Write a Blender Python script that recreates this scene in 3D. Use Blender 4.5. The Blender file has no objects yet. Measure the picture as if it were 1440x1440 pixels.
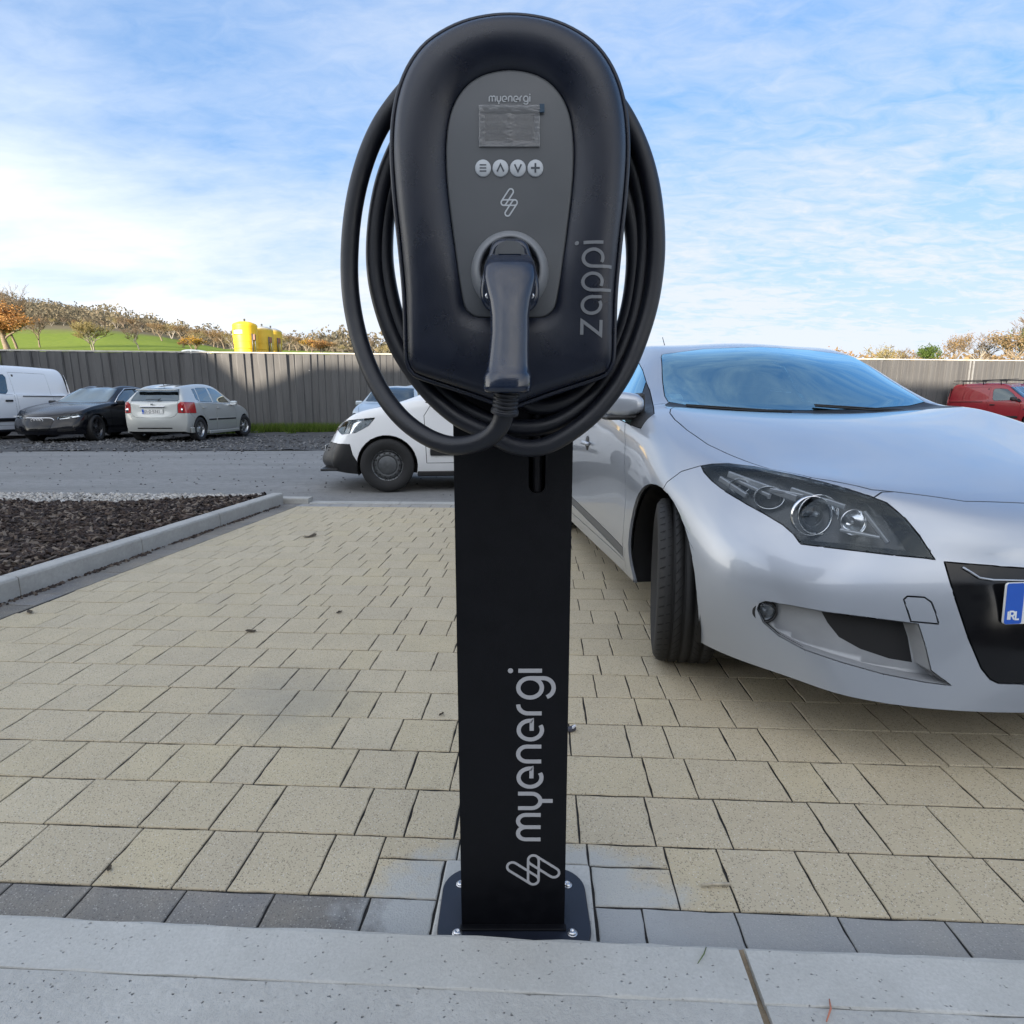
import bpy, bmesh, math, random
import numpy as np
from math import sin, cos, pi, radians, atan2, hypot
from mathutils import Vector, Matrix, noise as mnoise

S = bpy.context.scene
COL = S.collection
random.seed(7)
rng = np.random.default_rng(7)

# ------------------------------------------------------------------ camera, sky, sun, exposure
FPX, YH, CAMH = 850.0, 566.0, 1.0            # focal length and horizon row for a 1440 px square picture
PITCH = math.atan((720 - YH) / FPX)
cam_d = bpy.data.cameras.new('camera')
cam_d.sensor_width = 36.0
cam_d.lens = 36.0 * FPX / 1440.0
cam_d.clip_start = 0.05
cam_d.clip_end = 6000.0
cam = bpy.data.objects.new('camera', cam_d)
COL.objects.link(cam)
cam.location = (0, 0, CAMH)
cam.rotation_euler = (pi / 2 - PITCH, 0, 0)
S.camera = cam

SUN_EL, SUN_AZ = radians(9.0), radians(180 + 33)   # azimuth clockwise from +Y (the view direction): behind, to the left
W = bpy.data.worlds.new('World')
S.world = W
W.use_nodes = True


class NT:
    """small node-tree writer"""
    def __init__(s, tree):
        s.t = tree
        s.t.nodes.clear()

    def n(s, typ, **kw):
        nd = s.t.nodes.new(typ)
        for k, v in kw.items():
            if k.startswith('i_'):
                key = k[2:]
                key = int(key) if key.isdigit() else key.replace('_', ' ')
                s.put(nd.inputs[key], v)
            else:
                setattr(nd, k, v)
        return nd

    def put(s, sock, v):
        if isinstance(v, bpy.types.NodeSocket):
            s.t.links.new(v, sock)
        elif isinstance(v, bpy.types.Node):
            s.t.links.new(v.outputs[0], sock)
        else:
            if sock.type == 'RGBA' and hasattr(v, '__len__') and len(v) == 3:
                v = (*v, 1)
            sock.default_value = v

    def math(s, op, a, b=None, c=None, clamp=False):
        nd = s.n('ShaderNodeMath', operation=op, use_clamp=clamp)
        for i, v in enumerate((a, b, c)):
            if v is not None:
                s.put(nd.inputs[i], v)
        return nd.outputs[0]

    def vmath(s, op, a, b=None):
        nd = s.n('ShaderNodeVectorMath', operation=op)
        s.put(nd.inputs[0], a)
        if b is not None:
            s.put(nd.inputs['Scale' if op == 'SCALE' else 1], b)
        return nd.outputs[1] if op in ('DISTANCE', 'LENGTH', 'DOT_PRODUCT') else nd.outputs[0]

    def mix(s, f, a, b, blend='MIX'):
        nd = s.n('ShaderNodeMix', data_type='RGBA', blend_type=blend)
        s.put(nd.inputs[0], f)
        s.put(nd.inputs[6], a)
        s.put(nd.inputs[7], b)
        return nd.outputs[2]

    def noise(s, vec, scale, detail=4, rough=.55, dist=0.0):
        nd = s.n('ShaderNodeTexNoise')
        if vec is not None:
            s.put(nd.inputs['Vector'], vec)
        s.put(nd.inputs['Scale'], scale)
        nd.inputs['Detail'].default_value = detail
        nd.inputs['Roughness'].default_value = rough
        nd.inputs['Distortion'].default_value = dist
        return nd.outputs[0]

    def ramp(s, f, stops, interp='LINEAR'):
        nd = s.n('ShaderNodeValToRGB')
        nd.color_ramp.interpolation = interp
        e = nd.color_ramp.elements
        while len(e) < len(stops):
            e.new(0.5)
        for el, (p, c) in zip(e, stops):
            el.position = p
            c = (c, c, c) if not hasattr(c, '__len__') else c
            el.color = (*c[:3], 1)
        s.put(nd.inputs[0], f)
        return nd.outputs[0]

    def mapr(s, f, a, b, c=0., d=1.):
        nd = s.n('ShaderNodeMapRange')
        for i, v in enumerate((f, a, b, c, d)):
            s.put(nd.inputs[i], v)
        return nd.outputs[0]


def build_sky():
    k = NT(W.node_tree)
    sky = k.n('ShaderNodeTexSky', sky_type='NISHITA')
    sky.sun_disc = False
    sky.sun_elevation = SUN_EL
    sky.sun_rotation = SUN_AZ
    sky.air_density = 1.35
    sky.dust_density = 0.35
    sky.ozone_density = 1.9
    d = k.n('ShaderNodeTexCoord').outputs['Generated']
    sep = k.n('ShaderNodeSeparateXYZ')
    k.put(sep.inputs[0], d)
    x, y, z = sep.outputs
    den = k.math('ADD', k.math('MAXIMUM', z, 0.0), 0.16)
    comb = k.n('ShaderNodeCombineXYZ')
    k.put(comb.inputs[0], k.math('DIVIDE', x, den))
    k.put(comb.inputs[1], k.math('DIVIDE', y, den))
    p = comb.outputs[0]
    # big soft veils, mid patches, and fine rippled altocumulus
    rot = k.n('ShaderNodeMapping')
    k.put(rot.inputs[0], p)
    rot.inputs['Rotation'].default_value = (0, 0, radians(24))
    rot.inputs['Scale'].default_value = (1.0, 1.75, 1)
    veil = k.noise(p, 0.55, 3, .5, .3)
    mid = k.noise(rot.outputs[0], 1.5, 6, .55, .35)
    fine = k.noise(rot.outputs[0], 9.0, 5, .62, .6)
    side = k.mapr(k.math('DIVIDE', x, den), -1.4, 1.6, 0.0, 1.0)      # ripples are more marked towards the right
    body = k.math('ADD', k.math('MULTIPLY', veil, .62), k.math('MULTIPLY', mid, .38))
    rip = k.math('MULTIPLY', k.math('SUBTRACT', fine, .5), k.math('MULTIPLY_ADD', side, .56, .04))
    cov = k.mapr(k.math('ADD', body, rip), .36, .76, 0.0, 1.0)
    cov = k.math('MULTIPLY', cov, k.mapr(z, .02, .42, 1.7, .95))
    cov = k.math('ADD', k.math('MULTIPLY', cov, CLOUD_AMT), k.mapr(z, .0, .34, .95, .05), clamp=True)
    # thin bright air: the clear-sky radiance, evened out and slightly cooled, under white-blue veils
    g = k.n('ShaderNodeGamma')
    k.put(g.inputs[0], k.vmath('SCALE', sky, .15))
    g.inputs[1].default_value = SKY_GAMMA
    base = k.vmath('MULTIPLY', g.outputs[0], SKY_TINT)
    lum = k.n('ShaderNodeRGBToBW')
    k.put(lum.inputs[0], g.outputs[0])
    cl = k.vmath('SCALE', k.n('ShaderNodeCombineXYZ', i_0=CLOUD_COL[0], i_1=CLOUD_COL[1], i_2=CLOUD_COL[2]).outputs[0],
                 k.math('MULTIPLY_ADD', lum.outputs[0], CLOUD_GAIN, CLOUD_ADD))
    # added fill, out of view: veils brighten towards the low sun, lifting shaded ground
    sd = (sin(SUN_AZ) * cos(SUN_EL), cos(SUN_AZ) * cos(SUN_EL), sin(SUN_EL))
    ph = k.math('POWER', k.math('MULTIPLY_ADD', k.vmath('DOT_PRODUCT', d, sd), .5, .5), FILL_POW)
    cl = k.vmath('ADD', cl, k.vmath('SCALE', k.n('ShaderNodeCombineXYZ', i_0=1.0, i_1=.93, i_2=.80).outputs[0], k.math('MULTIPLY', ph, FILL_GAIN)))
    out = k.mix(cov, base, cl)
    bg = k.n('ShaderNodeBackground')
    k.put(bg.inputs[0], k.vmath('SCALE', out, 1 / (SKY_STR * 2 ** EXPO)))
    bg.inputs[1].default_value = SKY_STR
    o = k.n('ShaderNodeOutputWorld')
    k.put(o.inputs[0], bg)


EXPO = 1.3
FILL_POW, FILL_GAIN = 2.2, 4.3
SKY_STR, SKY_GAMMA, SKY_TINT = 0.15, 0.5, (0.48, 0.86, 1.50)
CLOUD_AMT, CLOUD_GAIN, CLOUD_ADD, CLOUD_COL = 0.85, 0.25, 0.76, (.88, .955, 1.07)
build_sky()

sun_d = bpy.data.lights.new('sun', 'SUN')
sun_d.energy = 5.0
sun_d.angle = radians(0.55)
sun_d.color = (1.0, 0.86, 0.68)
sun = bpy.data.objects.new('sun', sun_d)
COL.objects.link(sun)
SUN_DIR = Vector((sin(SUN_AZ) * cos(SUN_EL), cos(SUN_AZ) * cos(SUN_EL), sin(SUN_EL)))
sun.rotation_euler = SUN_DIR.to_track_quat('Z', 'Y').to_euler()
sun.location = (-20, -30, 30)

S.view_settings.view_transform = 'Standard'
S.view_settings.look = 'None'
S.view_settings.exposure = EXPO
S.view_settings.gamma = 1.0
S.view_settings.use_curve_mapping = False
S.cycles.use_denoising = True
S.cycles.max_bounces = 6
S.cycles.transparent_max_bounces = 12
S.cycles.caustics_reflective = False
S.cycles.caustics_refractive = False

# ------------------------------------------------------------------ helpers


def tag(o, label=None, cat=None, group=None, kind=None):
    for k_, v in (('label', label), ('category', cat), ('group', group), ('kind', kind)):
        if v is not None:
            o[k_] = v
    return o


def empty(name, loc=(0, 0, 0), rz=0.0, **kw):
    o = bpy.data.objects.new(name, None)
    o.empty_display_size = .1
    o.location = loc
    o.rotation_euler = (0, 0, rz)
    COL.objects.link(o)
    return tag(o, **kw)


def link_mesh(name, me, parent=None):
    o = bpy.data.objects.new(name, me)
    COL.objects.link(o)
    if parent is not None:
        o.parent = parent
    return o


def copy_tree(o, parent=None):
    c = o.copy()
    COL.objects.link(c)
    c.parent = parent
    for ch in [h for h in o.children]:
        copy_tree(ch, c)
    return c


class MB:
    """collects verts / faces (with material slot and smooth flag) into ONE mesh"""
    def __init__(s):
        s.v, s.f, s.m, s.sm = [], [], [], []

    def add(s, vs, fs, m=0, smooth=False):
        b = len(s.v)
        s.v += [tuple(map(float, p)) for p in vs]
        s.f += [tuple(b + i for i in f) for f in fs]
        s.m += [m] * len(fs)
        s.sm += [smooth] * len(fs)
        return s

    def box(s, c, size, bev=0.0, rz=0.0, m=0, mat=None):
        hx, hy, hz = (d / 2 for d in size)
        if bev <= 0:
            vs = [(x, y, z) for z in (-hz, hz) for y in (-hy, hy) for x in (-hx, hx)]
            fs = [(0, 2, 3, 1), (4, 5, 7, 6), (0, 1, 5, 4), (1, 3, 7, 5), (3, 2, 6, 7), (2, 0, 4, 6)]
        else:
            bm = bmesh.new()
            bmesh.ops.create_cube(bm, size=1)
            bmesh.ops.scale(bm, vec=size, verts=bm.verts)
            bmesh.ops.bevel(bm, geom=bm.edges[:], offset=min(bev, .49 * min(size)), segments=2, affect='EDGES', profile=.5)
            bm.verts.index_update()
            vs = [tuple(v.co) for v in bm.verts]
            fs = [tuple(v.index for v in f.verts) for f in bm.faces]
            bm.free()
        cr, sr = cos(rz), sin(rz)
        out = []
        for x, y, z in vs:
            p = Vector((x * cr - y * sr, x * sr + y * cr, z))
            if mat is not None:
                p = mat @ p
            out.append((p[0] + c[0], p[1] + c[1], p[2] + c[2]))
        return s.add(out, fs, m)

    def tube(s, pts, r, n=8, closed=False, caps=True, m=0, smooth=True):
        P = np.array(pts, float)
        N = len(P)
        R = np.full(N, r, float) if np.isscalar(r) else np.array(r, float)
        if closed:
            T = np.roll(P, -1, 0) - np.roll(P, 1, 0)
        else:
            T = np.gradient(P, axis=0)
        T /= np.linalg.norm(T, axis=1)[:, None] + 1e-12
        a = np.array([0, 0, 1.]) if abs(T[0][2]) < .9 else np.array([1., 0, 0])
        u = np.cross(T[0], a)
        u /= np.linalg.norm(u)
        vs = []
        for i in range(N):
            u = u - T[i] * u.dot(T[i])
            u /= np.linalg.norm(u) + 1e-12
            w = np.cross(T[i], u)
            for k in range(n):
                an = 2 * pi * k / n
                vs.append(P[i] + R[i] * (u * cos(an) + w * sin(an)))
        fs = []
        for i in range(N if closed else N - 1):
            j = (i + 1) % N
            for k in range(n):
                l = (k + 1) % n
                fs.append((i * n + k, i * n + l, j * n + l, j * n + k))
        s.add(vs, fs, m, smooth)
        if caps and not closed:
            b = len(s.v) - N * n
            s.f += [tuple(b + k for k in range(n))[::-1], tuple(b + (N - 1) * n + k for k in range(n))]
            s.m += [m, m]
            s.sm += [False, False]
        return s

    def lathe(s, prof, n=32, M=None, m=0, smooth=True, closed_prof=False):
        """profile of (r, h) turned round the local Z axis; M places it"""
        M = M or Matrix()
        vs = []
        for r, h in prof:
            for k in range(n):
                a = 2 * pi * k / n
                vs.append(tuple(M @ Vector((r * cos(a), r * sin(a), h))))
        fs = []
        K = len(prof)
        for i in range(K if closed_prof else K - 1):
            j = (i + 1) % K
            for k in range(n):
                l = (k + 1) % n
                fs.append((i * n + k, i * n + l, j * n + l, j * n + k))
        return s.add(vs, fs, m, smooth)

    def prism(s, poly, h0, h1, M=None, m=0, smooth=False):
        """2-D polygon (x, y) extruded from z=h0 to h1, placed by M"""
        M = M or Matrix()
        n = len(poly)
        vs = [tuple(M @ Vector((x, y, h0))) for x, y in poly] + [tuple(M @ Vector((x, y, h1))) for x, y in poly]
        fs = [tuple(range(n))[::-1], tuple(range(n, 2 * n))]
        s.add(vs, fs, m)
        b = len(s.v) - 2 * n
        fs = [(b + i, b + (i + 1) % n, b + n + (i + 1) % n, b + n + i) for i in range(n)]
        s.f += fs
        s.m += [m] * n
        s.sm += [smooth] * n
        return s

    def mesh(s, name, mats):
        me = bpy.data.meshes.new(name)
        me.from_pydata(s.v, [], s.f)
        for m in (mats if isinstance(mats, (list, tuple)) else [mats]):
            me.materials.append(m)
        me.polygons.foreach_set('material_index', s.m)
        me.polygons.foreach_set('use_smooth', s.sm)
        me.update()
        return me

    def build(s, name, mats, parent=None, **kw):
        return tag(link_mesh(name, s.mesh(name, mats), parent), **kw)


def np_mesh(name, V, F, mat, parent=None, smooth=False, link=True):
    """fast mesh from numpy arrays (F is an (n,3) or (n,4) int array)"""
    V = np.asarray(V, np.float32)
    F = np.asarray(F, np.int32)
    me = bpy.data.meshes.new(name)
    k = F.shape[1]
    me.vertices.add(len(V))
    me.vertices.foreach_set('co', V.ravel())
    me.loops.add(F.size)
    me.loops.foreach_set('vertex_index', F.ravel())
    me.polygons.add(len(F))
    me.polygons.foreach_set('loop_start', np.arange(0, F.size, k, dtype=np.int32))
    me.polygons.foreach_set('use_smooth', np.full(len(F), smooth))
    me.update(calc_edges=True)
    if mat is not None:
        me.materials.append(mat)
    return link_mesh(name, me, parent) if link else me


def spline(pts, n, closed=False):
    """centripetal-ish Catmull-Rom through pts, n samples"""
    P = np.array(pts, float)
    if closed:
        P = np.vstack([P[-1], P, P[0], P[1]])
    else:
        P = np.vstack([2 * P[0] - P[1], P, 2 * P[-1] - P[-2]])
    m = len(P) - 3
    seg = np.linalg.norm(np.diff(P[1:-1], axis=0), axis=1)
    cum = np.concatenate([[0], np.cumsum(seg)])
    t = np.linspace(0, cum[-1], n + (1 if closed else 0))[:n] if closed else np.linspace(0, cum[-1], n)
    out = []
    for q in t:
        i = min(max(np.searchsorted(cum, q, 'right') - 1, 0), m - 1)
        f = (q - cum[i]) / max(seg[i], 1e-9)
        a, b, c, d = P[i:i + 4]
        out.append(.5 * (2 * b + (c - a) * f + (2 * a - 5 * b + 4 * c - d) * f * f + (3 * b - a - 3 * c + d) * f ** 3))
    return np.array(out)


# ------------------------------------------------------------------ materials
MATS = {}


def new_mat(name):
    m = bpy.data.materials.new(name)
    m.use_nodes = True
    return m, NT(m.node_tree)


def finish(k, color, rough=.6, metal=0., bump=None, bump_d=.002, coat=0., coat_r=.03, spec=.5, **kw):
    b = k.n('ShaderNodeBsdfPrincipled')
    k.put(b.inputs['Base Color'], color)
    k.put(b.inputs['Roughness'], rough)
    k.put(b.inputs['Metallic'], metal)
    k.put(b.inputs['Coat Weight'], coat)
    k.put(b.inputs['Coat Roughness'], coat_r)
    k.put(b.inputs['Specular IOR Level'], spec)
    for n_, v in kw.items():
        k.put(b.inputs[n_.replace('_', ' ')], v)
    if bump is not None:
        bn = k.n('ShaderNodeBump')
        bn.inputs['Strength'].default_value = 1.0
        bn.inputs['Distance'].default_value = bump_d
        k.put(bn.inputs['Height'], bump)
        k.put(b.inputs['Normal'], bn)
    o = k.n('ShaderNodeOutputMaterial')
    k.put(o.inputs[0], b)
    return b


def plain(name, color, rough=.5, metal=0., var=.0, scale=8., bump=0., bscale=60., coat=0., spec=.5, **kw):
    """principled with gentle colour and roughness mottling plus fine relief"""
    if name in MATS:
        return MATS[name]
    m, k = new_mat(name)
    co = k.n('ShaderNodeTexCoord').outputs['Object']
    c = (*color, 1)
    r = rough
    if var:
        nz = k.noise(co, scale, 5, .6)
        dark = tuple(x * (1 - var) for x in color)
        lite = tuple(min(1, x * (1 + var)) for x in color)
        c = k.ramp(nz, [(.3, dark), (.7, lite)])
        r = k.mapr(nz, .3, .7, max(.02, rough - .08), min(1, rough + .08))
    bp = k.noise(co, bscale, 3, .6) if bump else None
    finish(k, c, r, metal, bp, bump, coat, spec=spec, **kw)
    MATS[name] = m
    return m


def glass_mat(name, tint=(.35, .5, .5), rough=.01, ior=1.5, gain=1.35, gcol=(1, 1, 1), off=.03):
    """thin car glass: Fresnel reflection over a tinted see-through sheet"""
    m, k = new_mat(name)
    fr = k.n('ShaderNodeFresnel')
    fr.inputs[0].default_value = ior
    tr = k.n('ShaderNodeBsdfTransparent')
    k.put(tr.inputs[0], (*tint, 1))
    gl = k.n('ShaderNodeBsdfGlossy')
    gl.inputs['Roughness'].default_value = rough
    k.put(gl.inputs[0], (*gcol, 1))
    mx = k.n('ShaderNodeMixShader')
    k.put(mx.inputs[0], k.math('MULTIPLY_ADD', fr.outputs[0], gain, off, clamp=True))
    k.put(mx.inputs[1], tr)
    k.put(mx.inputs[2], gl)
    o = k.n('ShaderNodeOutputMaterial')
    k.put(o.inputs[0], mx)
    MATS[name] = m
    return m
# ------------------------------------------------------------------ setting: ground, road, kerbs, paving
PIT_C, PIT_S = cos(PITCH), sin(PITCH)
ROW_A = radians(-2.9)                                  # paving rows run slightly towards the camera on the right
E1 = np.array([cos(ROW_A), sin(ROW_A)])
E2 = np.array([-sin(ROW_A), cos(ROW_A)])
KERB_D, BORDER_D, ROW_P, FAR_D = 0.930, 1.066, 0.177, 5.72


def fr(a, b):                                          # paving frame (along row, across rows) -> world X, Y
    return E1 * a + E2 * b


def interp(x, xs, ys):
    return np.interp(x, xs, ys)


def elev_profile(px, d):
    """slope (rise per metre of distance) of the land as it appears at column px"""
    e60 = interp(px, [-900, 0, 250, 330, 480, 640, 800, 1440, 2400], [.080, .080, .080, .078, .076, .045, .03, .04, .04])
    e150 = interp(px, [-900, -200, 30, 165, 245, 330, 500, 700, 1440, 2400], [.13, .126, .119, .117, .105, .084, .078, .045, .045, .045])
    e700 = interp(px, [-900, -300, 0, 60, 130, 230, 330, 430, 560, 700, 1440, 2400], [.196, .186, .164, .149, .137, .110, .088, .080, .066, .045, .045, .04])
    lx = np.log(np.maximum(d, 1.0))
    l28, l60, l150, l700, l2 = np.log([28, 60, 150, 700, 2500])
    e28 = -1.06 / 28
    t1 = np.clip((lx - l28) / (l60 - l28), 0, 1)
    t2 = np.clip((lx - l60) / (l150 - l60), 0, 1)
    t3 = np.clip((lx - l150) / (l700 - l150), 0, 1)
    t4 = np.clip((lx - l700) / (l2 - l700), 0, 1)
    e = e28 + (e60 - e28) * t1 ** .7
    e = np.where(lx > l60, e60 + (e150 - e60) * t2, e)
    e = np.where(lx > l150, e150 + (e700 - e150) * t3, e)
    e = np.where(lx > l700, e700 * (1 - t4), e)
    return e


def ground_z(X, Y):
    X, Y = np.asarray(X, float), np.asarray(Y, float)
    d = np.maximum(Y, 1e-3)
    px = 720 + 850 * X / np.maximum(d, 1.0)
    z = 1.0 + elev_profile(px, d) * d
    fl = np.where(d < 28, -0.06, z)
    r = np.hypot(X, Y)
    wide = np.clip((1.9 - np.abs(X) / d) / .5, 0, 1)     # the hill only exists ahead
    return np.where(d < 28, -0.06, -0.06 + (fl + .06) * wide)


def build_ground():
    rings = np.concatenate([[0.02], np.geomspace(1.5, 26, 16), np.geomspace(28, 700, 70), np.geomspace(760, 4500, 14)])
    A = 360
    az = np.concatenate([np.linspace(-62, 62, 300), np.linspace(62, 298, A - 300 + 2)[1:-1]]) * pi / 180
    X = rings[:, None] * np.sin(az)[None]
    Y = rings[:, None] * np.cos(az)[None]
    Z = ground_z(X, Y)
    bump = np.zeros_like(Z)
    for i in range(len(rings)):
        if rings[i] > 40:
            for j in range(A):
                bump[i, j] = mnoise.noise((X[i, j] / 30, Y[i, j] / 30, 0)) * min(1.0, (rings[i] - 40) / 60) * .5
    V = np.stack([X, Y, Z + bump], -1).reshape(-1, 3)
    i = np.arange(len(rings) - 1)[:, None] * A
    j = np.arange(A)[None]
    j2 = (j + 1) % A
    F = np.stack([i + j, i + j2, i + A + j2, i + A + j], -1).reshape(-1, 4)[:, ::-1]
    m, k = new_mat('field_ground')
    geo = k.n('ShaderNodeNewGeometry').outputs['Position']
    sep = k.n('ShaderNodeSeparateXYZ')
    k.put(sep.inputs[0], geo)
    dist = k.vmath('LENGTH', geo)
    n1 = k.noise(geo, .05, 5, .6)
    n2 = k.noise(geo, 1.2, 4, .6)
    grass = k.mix(n1, (.150, .215, .024), (.205, .250, .036))
    grass = k.mix(k.mapr(n2, .35, .7), grass, (.115, .17, .020))
    brown = k.mix(n1, (.13, .105, .065), (.15, .13, .075))
    edge = k.math('ADD', dist, k.math('MULTIPLY_ADD', n1, 50, -25))
    col = k.mix(k.mapr(edge, 150, 175), grass, brown)
    track = k.mix(n2, (.42, .40, .36), (.52, .50, .45))
    col = k.mix(k.mapr(dist, 52, 56), track, col)
    earth = k.mix(n2, (.07, .065, .06), (.11, .10, .09))
    col = k.mix(k.mapr(dist, 27, 30), earth, col)
    finish(k, col, .95, 0, n2, .05, spec=.1)
    o = np_mesh('ground', V, F, m, smooth=True)
    tag(o, kind='structure')


build_ground()


# ---- paver material: warm exposed-aggregate blocks, cement smears near the post
def paver_mat(name, tones, island, speck=.55, smear=True, film=False):
    m, k = new_mat(name)
    geo = k.n('ShaderNodeNewGeometry')
    pos = geo.outputs['Position']
    rnd = geo.outputs['Random Per Island'] if island else k.n('ShaderNodeObjectInfo').outputs['Random']
    c = k.ramp(rnd, [(i / (len(tones) - 1), t) for i, t in enumerate(tones)])
    c = k.mix(k.mapr(k.noise(pos, 7, 5, .65), .3, .75), c, k.mix(.40, c, (.36, .31, .23)))
    # large weathering patches across the bay
    c = k.mix(k.mapr(k.noise(pos, .9, 4, .6), .42, .72, 0, .45), c, (.48, .41, .30))
    v = k.n('ShaderNodeTexVoronoi')
    k.put(v.inputs['Vector'], pos)
    v.inputs['Scale'].default_value = 260
    sp = k.n('ShaderNodeSeparateColor')
    k.put(sp.inputs[0], v.outputs['Color'])
    near = k.math('LESS_THAN', v.outputs['Distance'], .42)
    dk = k.math('MULTIPLY', k.math('GREATER_THAN', sp.outputs[0], .74), near)
    lt = k.math('MULTIPLY', k.math('GREATER_THAN', sp.outputs[1], .86), near)
    gr = k.noise(pos, 420, 3, .7)
    c = k.mix(k.mapr(gr, .3, .7, 0, .35), c, k.mix(.5, c, (.12, .11, .09)))
    c = k.mix(k.math('MULTIPLY', dk, speck), c, (.05, .045, .04))
    c = k.mix(k.math('MULTIPLY', lt, speck * .7), c, (.72, .70, .62))
    if smear:
        off = k.vmath('MULTIPLY', k.vmath('SUBTRACT', pos, (.02, 1.05, 0)), (1.0, 1.6, 0))
        dd = k.math('ADD', k.vmath('LENGTH', off), k.math('MULTIPLY_ADD', k.noise(pos, 9, 5, .65), .34, -.17))
        c = k.mix(k.mapr(dd, .26, .36, .8, 0), c, (.40, .41, .40))
        dd2 = k.math('ADD', k.vmath('LENGTH', k.vmath('SUBTRACT', pos, (-.75, 1.92, 0))), k.math('MULTIPLY_ADD', k.noise(pos, 5, 4, .6), .5, -.25))
        c = k.mix(k.mapr(dd2, .05, .3, .4, 0), c, (.24, .235, .21))
    if film:                                             # cement film trodden along the edging to the right
        sx = k.n('ShaderNodeSeparateXYZ')
        k.put(sx.inputs[0], pos)
        f1 = k.math('MULTIPLY', k.mapr(k.math('ADD', sx.outputs[0], k.math('MULTIPLY_ADD', k.noise(pos, 6, 5, .6), .5, -.25)), .25, 1.15, .85, .30), k.math('GREATER_THAN', sx.outputs[0], .05))
        c = k.mix(f1, c, (.33, .335, .33))
    h = k.math('ADD', k.math('MULTIPLY', gr, .5), k.math('MULTIPLY', v.outputs['Distance'], .5))
    finish(k, c, .9, 0, h, .0022, spec=.25)
    return m


TAN = [(.55, .467, .322), (.53, .448, .308), (.575, .492, .345), (.515, .44, .312), (.56, .473, .312), (.54, .46, .325)]
DRK = [(.125, .128, .135), (.16, .163, .17), (.10, .104, .112), (.19, .192, .20), (.145, .147, .152)]
m_pav = paver_mat('tan_paver', TAN, False)
m_pav_s = paver_mat('tan_paver_far', TAN, True)
m_drk = paver_mat('charcoal_paver', DRK, False, .4, True, True)
m_drk_s = paver_mat('charcoal_paver_far', DRK, True, .4, False)


def paver_geo(poly, wob=.0026, seg=3, bev=.0022, depth=.035):
    """worn block from a CCW 2-D outline: ragged arris, chamfer, sides"""
    pts = []
    n = len(poly)
    for i in range(n):
        a, b = np.array(poly[i]), np.array(poly[(i + 1) % n])
        L = np.linalg.norm(b - a)
        if L < .004:
            continue
        nn = np.array([(b - a)[1], -(b - a)[0]]) / L
        kseg = max(1, min(seg, int(L / .03)))
        for q in range(kseg):
            t = q / kseg
            p = a + (b - a) * t
            if q:
                p = p + nn * random.uniform(-wob, wob * .4)
            pts.append(p)
    c = np.mean(pts, axis=0)
    inn = [p + (c - p) / np.linalg.norm(c - p) * bev * random.uniform(.8, 1.5) for p in pts]
    N = len(pts)
    vs = [(*p, 0) for p in inn] + [(*p, -bev * .8) for p in pts] + [(*p, -depth) for p in pts]
    fs = [tuple(range(N))]
    for r_ in (0, N):
        for i in range(N):
            j = (i + 1) % N
            fs.append((r_ + N + i, r_ + N + j, r_ + j, r_ + i))
    return vs, fs


def clip(poly, p, nrm):
    """keep the side of a 2-D polygon where (q-p).nrm >= 0"""
    out = []
    n = len(poly)
    for i in range(n):
        a, b = np.array(poly[i]), np.array(poly[(i + 1) % n])
        da, db = np.dot(a - p, nrm), np.dot(b - p, nrm)
        if da >= 0:
            out.append(a)
        if da * db < 0:
            out.append(a + (b - a) * da / (da - db))
    return out


# left kerb line in world X, Y (bottom inner edge), with the dark border course beside it
LK0, LK1 = np.array([-2.76, 1.0]), np.array([-2.285, 5.97])
LKd = (LK1 - LK0) / np.linalg.norm(LK1 - LK0)
LKn = np.array([LKd[1], -LKd[0]])                     # to the right, into the bay
BORD_W = .19
BP = LK0 + LKn * BORD_W
PAD = (-.204, .110, .90, 1.172)                       # concrete pad under the post, frame coords a0, a1, b0, b1

bay = empty('paved_bay', kind='structure')
mbd = MB()
q = [fr(-5, KERB_D - .02), fr(6, KERB_D - .02), fr(6, FAR_D + .2), fr(-5, FAR_D + .2)]
q = clip(q, LK0 - LKn * .05, LKn)
mbd.add([(*p, -.0042) for p in q], [tuple(range(len(q)))])
m_joint = plain('joint_sand', (.016, .015, .014), .95, 0, .4, 40, .004, 300)
mbd.build('joint_bed', m_joint, bay)

pieces = []                                            # (distance, 2-D world outline CCW, kind, template key)
G = .0019
sizes = [.118, .175, .235]
row = 0
b = BORDER_D
while b < FAR_D - .05:
    b1 = min(b + ROW_P, FAR_D)
    a = -5.0 + random.uniform(0, .2)
    prev = None
    while a < 5.2:
        w = random.choices(sizes, (.38, .38, .24))[0]
        if w == prev and random.random() < .5:
            w = random.choice(sizes)
        prev = w
        GB = .0025
        poly = [(a + G, b + GB), (a + w - G, b + GB), (a + w - G, b1 - GB), (a + G, b1 - GB)]
        wp = [fr(*p) for p in poly]
        d = max(.6, np.mean([p[1] for p in wp]))
        X = np.mean([p[0] for p in wp])
        inside = [np.dot(p - BP, LKn) for p in wp]
        if max(inside) > .02 and abs(X) < .93 * d + .45:
            pieces.append([d, wp, 't', (w, row) if min(inside) > 0 else None, (a, b, w, b1 - b)])
        a += w
    b = b1
    row += 1
# charcoal soldier course along the near kerb
a = -2.6
while a < 2.9:
    w = random.uniform(.155, .215)
    poly = [(a + G, KERB_D + .002), (a + w - G, KERB_D + .002), (a + w - G, BORDER_D - G), (a + G, BORDER_D - G)]
    pieces.append([0, [fr(*p) for p in poly], 'd', None, (a, KERB_D, w, BORDER_D - KERB_D)])
    a += w
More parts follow.
